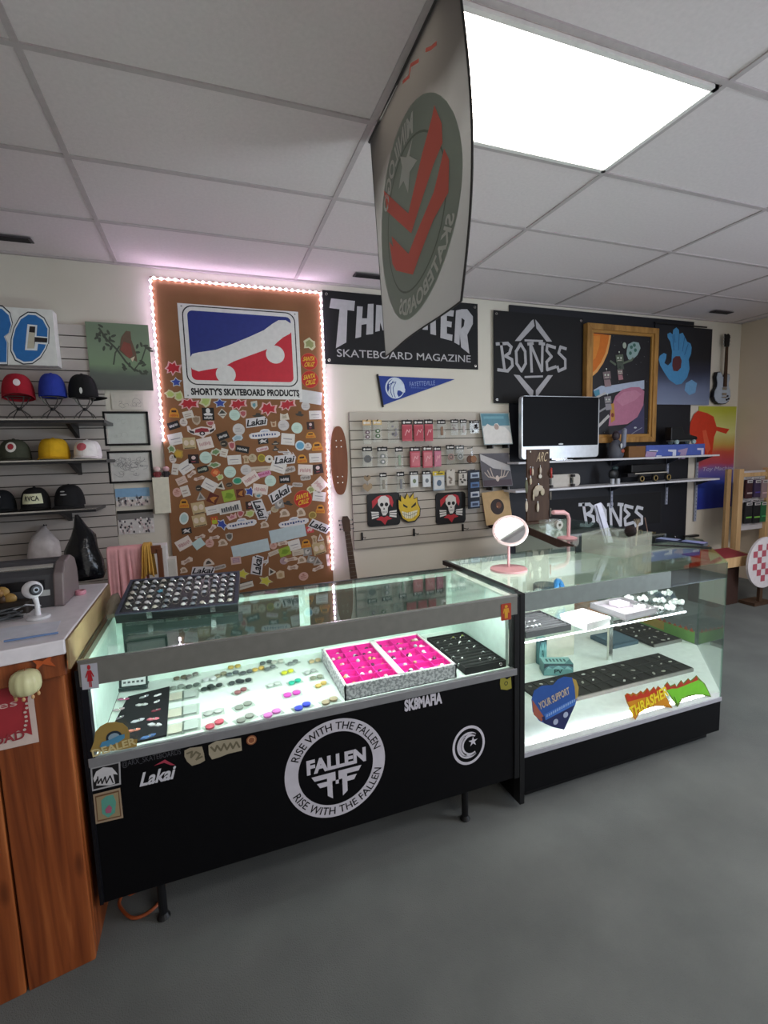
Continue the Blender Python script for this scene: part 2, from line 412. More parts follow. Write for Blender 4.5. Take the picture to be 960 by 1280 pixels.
r_out = [(-260, 620), (-235, 110), (-60, 100), (20, 110), (85, 170), (108, 260), (85, 340), (40, 375), (68, 430), (65, 620), (-40, 620), (-50, 440), (-110, 430), (-120, 620)]
letterform([z1(*p) for p in r_out], None, 1)
A.build('lettering', t, fix=False)
tt = C('#3f4246', .5)

# three hat shelves
HS = []
def hatshelf(z, x1, lb):
    t = thing('hat_shelf', lb, 'shelf', (-1.1, 3.66, z - .02), 'dark hat shelves on the left slatwall')
    MB().box(-1.75, x1, 3.5, 3.812, z - .02, z, C('#2b2a2c', .35)).build('shelf_board', t)
    MB().box(-1.75, x1, 3.494, 3.5, z - .004, z + .005, M_SILVER).build('edge_strip', t)
    for bx in (-1.62, x1 - .22):
        b = MB(); b.add([(bx - .012, 3.815, z - .013), (bx + .012, 3.815, z - .013), (bx - .012, 3.56, z - .013), (bx + .012, 3.56, z - .013), (bx - .012, 3.815, z - .10), (bx + .012, 3.815, z - .10)],
                       [(0, 1, 3, 2), (0, 2, 4), (1, 5, 3), (2, 3, 5, 4), (0, 4, 5, 1)], M_BLK); b.build('bracket', t)
hatshelf(1.82, -.592, 'topmost dark hat shelf holding three wire hat stands')
hatshelf(1.57, -.60, 'middle dark hat shelf with the olive, yellow and white caps')
hatshelf(1.258, -.686, 'lowest dark hat shelf with the three black caps')

def cap(loc, col, s=1.0, yaw=0.0, tilt=0.0, label='', panel=None, patch=None, brimcol=None, brim=True, h=.125, face=1, flat=False):
    """baseball cap; front of the cap points to -y before yaw"""
    t = thing('baseball_cap', label, 'cap', loc)
    T = Matrix.Translation(loc) @ Matrix.Rotation(yaw, 4, 'Z') @ Matrix.Rotation(tilt, 4, 'X')
    m = C(col, .85, vary=.06); bmt = C(brimcol or col, .85)
    prof = []
    for i in range(11):
        a = pi / 2 * i / 10; prof.append((.088 * s * max(cos(a), .001) ** (.62 if not flat else .42), h * s * sin(a) ** .9 if a else 0))
    mb = MB(); mb.lathe(prof, m, T, 28, 1, 1.14);
    mb.lathe([(.001, h * s + .007), (.008, h * s + .004), (.009, h * s - .002)], m, T, 10)
    mb.build('crown', t, smooth=True)
    se = MB()
    for k in range(3):
        a = pi * k / 3 + pi / 6; pts = []
        for i in range(-10, 11):
            e = pi / 2 * (1 - abs(i) / 10); r = .0886 * s * max(cos(e), .001) ** (.62 if not flat else .42) * (1 if i >= 0 else -1)
            pts.append(T @ Vector((r * cos(a), r * sin(a) * 1.14, h * s * sin(e) ** .9 if e > 0 else 0)))
        se.tube(pts, .0009, m, 5)
    se.build('seams', t)
    if brim:
        vs = []; fs = []; n = 14
        for lay in (0, -.003):
            for i in range(n + 1):
                a = pi + pi * i / n; u = (i / n - .5) * 2
                ir = (.086 * s * cos(a), .098 * s * sin(a) * 1.0)
                orr = (.088 * s * cos(a), -.098 * s * abs(sin(a)) - .07 * s * abs(sin(a)) ** .6)
                vs.append((ir[0], ir[1], .004 + lay)); vs.append((orr[0], orr[1], -.012 * u * u * s + .0 + lay - .004))
        K = 2 * (n + 1)
        for b0 in (0, K):
            for i in range(n): fs.append((b0 + 2 * i, b0 + 2 * i + 1, b0 + 2 * i + 3, b0 + 2 * i + 2))
        for i in range(n): fs.append((2 * i + 1, 2 * i + 3, K + 2 * i + 3, K + 2 * i + 1))
        b = MB(); b.add(vs, fs, bmt, T); b.build('brim', t, smooth=True)
    # front panel / patch laid on the crown
    def crownpt(ang, el, lift):
        r = (.088 * max(cos(el), .001) ** (.62 if not flat else .42)) * s + lift; return T @ Vector((r * sin(ang), -r * cos(ang) * 1.14, h * s * sin(el) ** .9))
    if panel:
        vs = []; fs = []
        for i in range(9):
            for j in range(5): vs.append(crownpt(-.75 + 1.5 * i / 8, radians(10 + 33 * j / 4), .002))
        for i in range(8):
            for j in range(4): fs.append((i * 5 + j, i * 5 + j + 1, (i + 1) * 5 + j + 1, (i + 1) * 5 + j))
        b = MB(); b.add(vs, fs, C(panel[0]))
        if len(panel) > 1:
            tv, tf, _ = text_mesh(panel[1], .02)
            b.add([crownpt(-.5 + 1.0 * u, radians(18 + 16 * v), .0035) for u, v in tv], tf, C('#101010'))
        b.build('front_panel', t, fix=False)
    if patch:
        b = MB()
        for (a0, e0, ra, re, pc, lf) in patch:
            vs = [crownpt(a0, e0, lf)] + [crownpt(a0 + ra * cos(2 * pi * k / 16), e0 + re * sin(2 * pi * k / 16), lf) for k in range(16)]
            b.add(vs, [(0, 1 + k, 1 + (k + 1) % 16) for k in range(16)], C(pc))
        b.build('patch', t, fix=False)
    return t
def hatstand(x, y, z, h, lb):
    t = thing('hat_stand', lb, 'hat stand', (x, y, z), 'wire hat stands on the top shelf')
    s = MB(); wm = C('#6c6a66', .3, .7)
    for k in range(4):
        a = pi / 4 + k * pi / 2
        s.tube([(x + .085 * cos(a), y + .085 * sin(a), z + .003), (x + .055 * cos(a), y + .055 * sin(a), z + h * .3), (x + .01 * cos(a), y + .01 * sin(a), z + h * .52), (x + .05 * cos(a), y + .05 * sin(a), z + h * .8), (x + .066 * cos(a), y + .066 * sin(a), z + h)], .0033, wm, 6)
    s.build('wire_legs', t, smooth=True)
    MB().torus((x, y, z + h), .066, .003, wm).build('top_ring', t, smooth=True)
    s = MB(); s.lathe([(.001, z + h * .45), (.014, z + h * .46), (.014, z + h * .58), (.001, z + h * .59)], M_BLK, Matrix.Translation((x, y, 0)), 10); s.build('clamp', t)
Yh = 3.66
for px, lb in ((25, 'wire hat stand under the red cap'), (67, 'wire hat stand under the blue cap'), (107, 'wire hat stand under the black cap on the top shelf')):
    x, _ = wp(px, 520, Yh); hatstand(x, Yh, 1.82, .15, lb)
x, _ = wp(24, 500, Yh)
cap((x, Yh, 1.965), '#a3182a', .99, .25, -.12, 'red cap with a white badge on the first wire stand', patch=[(0, .5, .22, .18, '#e8dcdc', .003)], h=.15)
x, _ = wp(67, 500, Yh)
cap((x, Yh, 1.975), '#26399c', .88, .2, 0, 'plain blue cap on a wire stand between the red and the black cap', h=.165, brim=False)
x, _ = wp(105, 500, Yh)
cap((x, Yh, 1.975), '#0d0d10', .88, 1.2, 0, 'black cap with a small white dot on the right-hand wire stand', h=.165, patch=[(-1.2, .2, .1, .13, '#d8d8d4', .003)])
x, _ = wp(21, 565, Yh)
cap((x - .01, Yh, 1.590), '#45483a', .96, .35, 0, 'olive cap with a round red and white badge on the middle shelf', patch=[(-.3, .62, .36, .34, '#e6e2da', .003), (-.3, .62, .2, .2, '#a3303a', .0045)])
x, _ = wp(68, 565, Yh)
cap((x, Yh, 1.590), '#d9a91c', .98, 0, 0, 'bright yellow cap on the middle shelf', h=.125, flat=True)
x, _ = wp(110, 565, Yh)
cap((x, Yh, 1.590), '#e9e4e2', .9, -.1, 0, 'white cap with a pinkish red oval badge on the middle shelf', h=.12, flat=True, patch=[(-.15, .62, .4, .3, '#c9606a', .003)])
x, _ = wp(5, 630, Yh)
cap((x - .02, Yh, 1.278), '#101318', .95, .3, 0, 'black cap with a small white mark cut off by the left edge', patch=[(0, .7, .1, .1, '#d0d0d0', .003)])
x, _ = wp(45, 630, Yh)
cap((x, Yh, 1.278), '#141214', .9, .05, 0, 'black cap with a pale lettered front panel on the lowest shelf', panel=('#dfe0bd', 'RVCA'), h=.14)
x, _ = wp(88, 630, Yh)
cap((x, Yh, 1.278), '#17171a', .95, -.15, 0, 'black cap with small grey script at the right end of the lowest shelf', h=.14, patch=[(-.1, .75, .2, .04, '#b9b9b9', .003), (0, .55, .25, .04, '#b9b9b9', .003)])

# bird canvas
Y = 3.80
z1 = zoom(0, 340, 3.554, Y)
t = thing('bird_painting', 'green canvas painting of a reddish bird on a branch beside the lit brown board', 'painting', (-.51, 3.82, 2.04))
MB().box(-.70, -.318, Y, 3.8145, 2.045, 2.49, C('#a9b59a', .8)).build('canvas', t)
A = Art(FW(Y), .0006)
m, nt, b, N, L = nodemat('bird_canvas_paint')
tc = N('TexCoord'); sp = N('SeparateXYZ'); mr_ = N('MapRange'); ns = N('TexNoise'); ad = N('Math'); r = N('ValToRGB')
mr_.inputs[1].default_value = 0; mr_.inputs[2].default_value = .445; ns.inputs['Scale'].default_value = 6
L(tc.outputs['Object'], sp.inputs[0]); L(tc.outputs['Object'], ns.inputs['Vector']); L(sp.outputs[2], mr_.inputs[0])
ad.operation = 'MULTIPLY_ADD'; ad.inputs[1].default_value = .2; L(ns.outputs['Fac'], ad.inputs[0]); L(mr_.outputs[0], ad.inputs[2])
L(ad.outputs[0], r.inputs[0]); r.color_ramp.elements[0].position = .12; r.color_ramp.elements[0].color = lin('#60625e'); r.color_ramp.elements[1].position = 1.0; r.color_ramp.elements[1].color = lin('#7a8a74')
for p_, c_ in ((.32, '#666b64'), (.48, '#83997a'), (.75, '#83957c')):
    e = r.color_ramp.elements.new(p_); e.color = lin(c_)
L(r.outputs[0], b.inputs['Base Color']); b.inputs['Roughness'].default_value = .85
A.rect(-.70, -.318, 2.045, 2.49, m, 1)
BR = '#4d5348'; z1l = lambda pts: [z1(*p) for p in pts]
A.line(z1l([(440, 250), (475, 300), (520, 345), (560, 400), (600, 440)]), .012, BR, 2)
A.line(z1l([(505, 410), (512, 360), (530, 330)]), .009, BR, 2); A.line(z1l([(600, 430), (630, 390), (650, 330)]), .008, BR, 2)
rr = random.Random(3)
for cx, cy, n in ((460, 270, 9), (480, 310, 7), (620, 420, 9), (640, 350, 7), (550, 420, 4)):
    for k in range(n):
        q = z1(cx + rr.uniform(-32, 32), cy + rr.uniform(-32, 32)); A.ell(q[0], q[1], .018, .008, BR, 3 + k * .2, 10, rr.uniform(0, 3))
A.poly(z1l([(530, 350), (540, 290), (560, 262), (580, 265), (583, 300), (605, 360), (610, 400), (590, 390), (560, 375)]), '#6f5a4c', 6)
A.poly(z1l([(535, 345), (550, 310), (580, 320), (590, 370), (575, 385)]), '#8c4f45', 7)
A.poly(z1l([(580, 385), (600, 375), (590, 400)]), '#d9c9b0', 8)
A.build('painted_picture', t, fix=False)

# pinned paper with pencil drawing, framed pictures, photos
def framed(name, lb, cat, quad, fw, fc, paper, deco=None, Y=3.83, th=.015):
    P = [wp(px, py, Y) for px, py in quad]
    x0 = (P[0][0] + P[3][0]) / 2; x1 = (P[1][0] + P[2][0]) / 2; za = (P[0][1] + P[1][1]) / 2; zb = (P[2][1] + P[3][1]) / 2
    t = thing(name, lb, cat, ((x0 + x1) / 2, WY - .005, zb))
    if fw:
        mb = MB()
        for (a, b_, c, d) in ((x0, x1, za - fw, za), (x0, x1, zb, zb + fw), (x0, x0 + fw, zb, za), (x1 - fw, x1, zb, za)): mb.box(a, b_, Y - th, WY - .001, c, d, fc)
        mb.build('frame', t, bevel=.001)
    A = Art(FW(Y - .003)); A.slab([(x0 + fw, zb + fw), (x1 - fw, zb + fw), (x1 - fw, za - fw), (x0 + fw, za - fw)], paper, -.001, 0)
    if deco: deco(A, x0 + fw, x1 - fw, zb + fw, za - fw)
    A.build('picture', t, fix=False); return t
def sketch(seed, col, n, d=.7):
    def f(A, x0, x1, z0, z1):
        rr = random.Random(seed)
        for k in range(n):
            cx = x0 + (x1 - x0) * rr.uniform(.15, .85); cz = z0 + (z1 - z0) * rr.uniform(.2, .8); R = rr.uniform(.01, .035); pts = []; a = rr.uniform(0, 6)
            for q in range(7): pts.append((cx + R * cos(a + q * .8) * rr.uniform(.6, 1.2), cz + R * .8 * sin(a + q * .8) * rr.uniform(.6, 1.2)))
            A.line(pts, .0016, col, 1 + k * .1)
    return f
def note(A, x0, x1, z0, z1):
    sketch(4, '#7c7672', 7)(A, x0, x1, z0, z1)
framed('paper_note', 'small white paper with faint pencil marks below the green bird painting', 'paper', ((139, 493), (178, 493), (180, 512), (140, 512)), 0, None, '#cfc8bd', note, Y=3.84)
framed('framed_drawing', 'black framed pale drawing, nearly blank, the upper of two on the white wall', 'picture', ((128, 514), (185, 515), (188, 557), (132, 557)), .014, M_BLK, '#c9ccc6', sketch(8, '#b4b6b0', 6))
framed('framed_drawing', 'black framed grey pencil drawing, the lower of two on the white wall', 'picture', ((135, 563), (190, 564), (192, 603), (136, 604)), .014, M_BLK, '#cfcdc9', sketch(5, '#77767a', 34))
def crowd(sky):
    def f(A, x0, x1, z0, z1):
        rr = random.Random(int(x0 * 999)); h = z1 - z0; w_ = x1 - x0
        if sky: A.rect(x0, x1, z0 + h * .5, z1, '#86aed0', 1); A.rect(x0, x1, z0 + h * .35, z0 + h * .52, '#bfc9cf', 1.5)
        else: A.rect(x0, x1, z1 - h * .12, z1, '#151515', 1); A.rect(x0, x1, z0 + h * .62, z1 - h * .12, '#7d7a78', 1)
        for k in range(60):
            x = x0 + w_ * rr.uniform(.03, .97); z = z0 + h * rr.uniform(.06, .48 if sky else .66)
            A.ell(x, z, .006, .009, rr.choice(['#e6dcdc', '#c9b4b4', '#3c3a3e', '#8f8a8c', '#f0ecec', '#5c5560']), 2 + k * .15, 8)
        if sky: A.poly([(x0 + w_ * .6, z0 + h * .4), (x0 + w_ * .64, z0 + h * .4), (x0 + w_ * .62, z0 + h * .68)], '#39455a', 12)
    return f
framed('photo_print', 'colour photo of a crowd under a blue sky on the white wall', 'photo', ((144, 610), (187, 610), (188, 633), (145, 632)), 0, None, '#d9cfc9', crowd(True), Y=3.84)
framed('photo_print', 'black and white photo of a crowd with a dark top band on the white wall', 'photo', ((147, 638), (192, 637), (193, 666), (148, 668)), 0, None, '#d4cfcd', crowd(False), Y=3.84)
# small white box ledge with two tiny figures
x0, zt = wp(190, 597, 3.80); x1, zb = wp(213, 641, 3.80)
t = tag(MB().box(x0, x1 + .005, 3.79, WY, zb, zt, C('#dcd8c6', .6)).build('wall_box', bevel=.002), 'plain off-white box on the wall at the left edge of the brown board', 'box')
for k, (px, cA, cB, lb) in enumerate(((197, '#7a2f33', '#e0c4c0', 'tiny red and pink toy figure, the left one on the small wall box'), (208, '#2a2326', '#c9a0a4', 'tiny black and pink toy figure, the right one on the small wall box'))):
    x, _ = wp(px, 597, 3.81); t = thing('toy_figure', lb, 'toy', (x, 3.815, zt))
    mb = MB(); mb.rbox((x, 3.815, zt + .02), (.036, .026, .04), .01, C(cA)); mb.build('body', t, smooth=True)
    mb = MB(); mb.ball((x, 3.815, zt + .058), (.024, .018, .02), C(cB)); mb.build('head', t, smooth=True)
    mb = MB()
    for s in (-1, 1): mb.ball((x + s * .02, 3.81, zt + .024), (.008, .008, .014), C(cA), 8, 6)
    mb.build('arms', t, smooth=True)

# bags hanging / standing by the slatwall
def blob(rings, m, n=20, seed=1, amp=.06):
    """closed organic skin through elliptical rings (cx, cy, z, rx, ry)"""
    rr = random.Random(seed); mb = MB(); vs = []; fs = []
    ph = [rr.uniform(0, 6) for _ in range(6)]
    for i, (cx, cy, z, rx, ry) in enumerate(rings):
        for k in range(n):
            a = 2 * pi * k / n; f = 1 + amp * (sin(3 * a + ph[0] + i * .7) * .5 + sin(5 * a + ph[1] - i * .9) * .35 + sin(9 * a + ph[2] + i * 1.7) * .25)
            vs.append((cx + rx * cos(a) * f, cy + ry * sin(a) * f, z + amp * .12 * sin(4 * a + i) * max(rx, ry)))
    N = len(rings)
    for i in range(N - 1):
        for k in range(n): fs.append((i * n + k, i * n + (k + 1) % n, (i + 1) * n + (k + 1) % n, (i + 1) * n + k))
    fs += [tuple(range(n)), tuple((N - 1) * n + k for k in range(n))]
    mb.add(vs, fs, m); return mb
M_PLW = noise_mat('white_plastic_bag', '#c4bcbc', '#d9d2d2', 20, .35, bump=.9, bscale=24)
M_PLB = noise_mat('black_plastic_bag', '#060608', '#101014', 20, .22, bump=1.0, bscale=30)
x, z = wp(57, 709, 3.7); zt_ = wp(57, 657, 3.7)[1]; k_ = (zt_ - z) / .32
rings = [(x, 3.71, z, .06, .05), (x, 3.71, z + .01, .085, .065), (x, 3.71, z + .10 * k_, .092, .075), (x + .005, 3.715, z + .19 * k_, .084, .07), (x - .005, 3.73, z + .25 * k_, .055, .045), (x - .005, 3.75, z + .285 * k_, .026, .024), (x - .005, 3.77, z + .31 * k_, .012, .012)]
t = thing('plastic_bag', 'knotted white plastic bag hanging on the left slatwall above the silver machine', 'bag', (x, 3.7, z - .01))
blob(rings, M_PLW, 28, 3, .09).build('bag_body', t, smooth=True)
MB().tube([(x, 3.815, z + .31 * k_), (x, 3.77, z + .305 * k_), (x, 3.755, z + .31 * k_ + .01)], .004, M_BLK).build('hook', t)
cy = 2.36; cx = wp(107, 715, cy)[0]; tx_ = wp(98, 655, cy)[0]
rings = [(cx, cy, 1.047, .072, .06), (cx, cy, 1.065, .082, .07), (cx - .002, cy, 1.12, .076, .065), (cx - .006, cy, 1.18, .062, .055), (tx_ + .012, cy, 1.235, .045, .04), (tx_ + .004, cy, 1.275, .024, .022), (tx_, cy, 1.305, .014, .010), (tx_ - .004, cy, 1.325, .006, .005)]
t = thing('plastic_bag', 'black plastic bag with a pointed top standing on the back of the wooden counter', 'bag', (cx, cy, 1.046))
blob(rings, M_PLB, 28, 5, .10).build('bag_body', t, smooth=True)

# chair with pink cloth behind the ring tray
t = thing('wooden_chair', 'brown wooden chair back with a pink and yellow cloth hanging over it', 'chair', (-.45, 3.35, 0))
BW = C('#70442c', .5)
mb = MB()
xa, za = wp(139, 684, 3.3); xb, zb = wp(201, 684, 3.3)
zc = (za + zb) / 2
mb.box(xa, xb, 3.29, 3.32, zc - .05, zc, BW); mb.build('top_rail', t, bevel=.004)
for x in (xa + .01, xb - .01):
    MB().box(x - .015, x + .015, 3.285, 3.325, 0, zc - .02, BW).build('leg', t, bevel=.003)
MB().box(xa + .08, xb - .08, 3.30, 3.31, .5, zc - .05, C('#6b3d2c', .5)).build('back_panel', t)
MB().box(xa, xb, 2.9, 3.32, .42, .46, BW).build('seat', t, bevel=.004)
for x in (xa + .01, xb - .01): MB().box(x - .015, x + .015, 2.9, 2.93, 0, .42, BW).build('leg', t)
def drape(x0, x1, yf, yb, zt, zf, zbk, m, seed, folds, name, parent=None, amp=.016):
    rr = random.Random(seed); mb = MB(); nu, nv = 30, 22; vs = []
    prof = [(yf, zf), (yf, zf + (zt - zf) * .4), (yf, zt - .03), (yf + .015, zt), (yb - .015, zt), (yb, zt - .03), (yb, zbk)]
    def pf(v):
        q = v * (len(prof) - 1); i = min(int(q), len(prof) - 2); f = q - i; return (prof[i][0] * (1 - f) + prof[i + 1][0] * f, prof[i][1] * (1 - f) + prof[i + 1][1] * f)
    p1, p2 = rr.uniform(0, 6), rr.uniform(0, 6)
    for i in range(nu + 1):
        for j in range(nv + 1):
            u = i / nu; v = j / nv; y, z = pf(v); hang = max(0, (zt - z) / (zt - zf + .001))
            wob = (sin(u * folds + p1) + .5 * sin(u * folds * 2.3 + p2)) * amp * (.15 + hang)
            if v < .5: y -= abs(wob) + .002
            else: y += abs(wob) + .002
            x = x0 + (x1 - x0) * (u + .05 * sin(v * 5 + p2) * hang) + (u - .5) * .03 * hang
            vs.append((x, y, z + .02 * sin(u * 5 + p1) * (v < .2)))
    fs = [(i * (nv + 1) + j, i * (nv + 1) + j + 1, (i + 1) * (nv + 1) + j + 1, (i + 1) * (nv + 1) + j) for i in range(nu) for j in range(nv)]
    mb.add(vs, fs, m); o = mb.build(name, parent, smooth=True)
    so = o.modifiers.new('thickness', 'SOLIDIFY'); so.thickness = .004; so.offset = 0; return o
xa2, _ = wp(137, 690, 3.3); xb2, _ = wp(172, 690, 3.3)
tag(drape(xa2 - .01, xb2 + .03, 3.262, 3.345, zc + .012, zc - .36, zc - .3, C('#e3a7a9', .9), 4, 17, 'pink_cloth'), 'pale pink cloth draped over the brown chair behind the ring tray', 'cloth')
xa3, _ = wp(170, 690, 3.3); xb3, _ = wp(190, 700, 3.3)
tag(drape(xb2 + .035, xb3, 3.245, 3.36, zc + .02, zc - .18, zc - .2, C('#cfa24e', .9), 6, 14, 'yellow_cloth'), 'mustard yellow cloth hanging over the chair beside the pink one', 'cloth')
xw0, zw0 = wp(192, 735, 3.42); xw1, zw1 = wp(207, 682, 3.42)
t = thing('storage_box', 'tall white box standing behind the chair next to the brown board', 'box', ((xw0 + xw1) / 2, 3.5, 0))
MB().box(xw0, xw1, 3.44, 3.56, 0, zw1, C('#dcdada', .6)).build('box_body', t, bevel=.003)
MB().box(xw1 + .0005, xw1 + .05, 3.45, 3.56, .3, zw1 - .1, C('#cfccc4', .6)).build('side_flap', t)

# ================================================================== BROWN STICKER BOARD
BX0, BX1, BZ0, BZ1, BY = -.285, .925, .02, 2.825, 3.82
tag(MB().box(BX0, BX1, BY, WY - .001, BZ0, BZ1, M_BOARD).build('sticker_board'), 'tall brown board covered with stickers and edged with a string of lights', 'board')
# LED strip
t = thing('led_strip', 'glowing pinkish white light strip around the edge of the brown board', 'light strip', ((BX0 + BX1) / 2, BY - .01, .6))
lp = [(BX0 + .004, 1.70), (BX0 + .004, BZ1 - .012), (BX1 - .004, BZ1 - .012), (BX1 - .004, .62)]
mb = MB()
for (a, b_) in zip(lp[:-1], lp[1:]):
    mb.box(min(a[0], b_[0]) - .005, max(a[0], b_[0]) + .005, BY - .004, BY - .0005, min(a[1], b_[1]) - .005, max(a[1], b_[1]) + .005, C('#e8dfe6', .4))
mb.build('tape', t)
M_LED = C('#f6dcff', .3, emit=48.0)
pts = []; d = 0; SP = .0455
segs = [(a, b_, math.dist(a, b_)) for a, b_ in zip(lp[:-1], lp[1:])]
tot = sum(s_[2] for s_ in segs); nled = int(tot / SP)
first = None
for k in range(nled + 1):
    s_ = k * SP; 
    for (a, b_, l) in segs:
        if s_ <= l: break
        s_ -= l
    x = a[0] + (b_[0] - a[0]) * s_ / l; z = a[1] + (b_[1] - a[1]) * s_ / l
    if first is None:
        mb = MB(); mb.ball((x, BY - .009, z), (.0082, .005, .0082), M_LED, 10, 6); first = mb.build('led_bulb', t, smooth=True); base = Vector((x, 0, z))
    elif k < 100:
        c = first.copy(); COL.objects.link(c); c.location = first.location + Vector((x - base.x, 0, z - base.z)); c.parent = t
print('leds', nled)

# poster
z2 = zoom(180, 330, 3.84, 3.815); z2l = lambda pts: [z2(*p) for p in pts]
t = thing('skateboard_poster', "white poster with a skateboard silhouette over blue and red above the stickers", 'poster', (.3, 3.818, 1.97))
cor = z2l([(158, 188), (742, 228), (758, 655), (195, 640)])
px0 = (cor[0][0] + cor[3][0]) / 2; px1 = (cor[1][0] + cor[2][0]) / 2; pz1 = (cor[0][1] + cor[1][1]) / 2; pz0 = (cor[2][1] + cor[3][1]) / 2
A = Art(FW(3.8165), .0006); W0 = C('#d9d8d6', .5); BK = C('#17171c', .5)
A.slab([(px0, pz0), (px1, pz0), (px1, pz1), (px0, pz1)], W0, -.0015, 0)
pw, ph_ = px1 - px0, pz1 - pz0
fx = lambda u: px0 + pw * u; fz = lambda v: pz0 + ph_ * v
cxp, czp, bw_, bh = fx(.5), fz(.565), pw * .94, ph_ * .84
A.poly(rrpts(cxp, czp, bw_, bh, .07, 6), BK, 1); A.poly(rrpts(cxp, czp, bw_ - .016, bh - .016, .064, 6), W0, 2)
iw, ih = bw_ - .07, bh - .07
ix0, ix1, iz0, iz1 = cxp - iw / 2, cxp + iw / 2, czp - ih / 2, czp + ih / 2
inner = rrpts(cxp, czp, iw, ih, .035, 5)
def clip(poly, f):      # keep f(p) >= 0
    out = []
    for i in range(len(poly)):
        a, b_ = poly[i], poly[(i + 1) % len(poly)]; fa, fb = f(a), f(b_)
        if fa >= 0: out.append(a)
        if fa * fb < 0: q = fa / (fa - fb); out.append((a[0] + (b_[0] - a[0]) * q, a[1] + (b_[1] - a[1]) * q))
    return out
q0, q1 = z2(215, 470), z2(715, 310)
fline = lambda p: (q1[0] - q0[0]) * (p[1] - q0[1]) - (q1[1] - q0[1]) * (p[0] - q0[0])
A.poly(clip(inner, fline), C('#22307c', .5), 3); A.poly(clip(inner, lambda p: -fline(p)), C('#c01f33', .5), 3)
deck = [(218, 455), (232, 432), (262, 424), (345, 412), (420, 385), (500, 352), (575, 318), (615, 288), (645, 270), (680, 270), (708, 288), (716, 315), (700, 335), (668, 352), (640, 375), (618, 398), (575, 415), (500, 442), (430, 468), (390, 490), (350, 500), (300, 508), (262, 516), (232, 505), (218, 480)]
A.poly(z2l(deck), W0, 5)
for (cx, cy) in ((393, 530), (630, 435)):
    q = z2(cx, cy); A.ell(q[0], q[1], .070, .067, W0, 6, 32)
A.text("SHORTY'S SKATEBOARD PRODUCTS", fx(.055), fx(.975), fz(.035), fz(.115), BK, 2, off=.045)
A.build('printed_sheet', t, fix=False)
mb = MB()
for (u, v) in ((.03, .97), (.97, .97), (.03, .03), (.97, .03)): mb.ball((fx(u), 3.813, fz(v)), (.006, .003, .006), M_STEEL, 8, 4)
mb.build('eyelets', t)
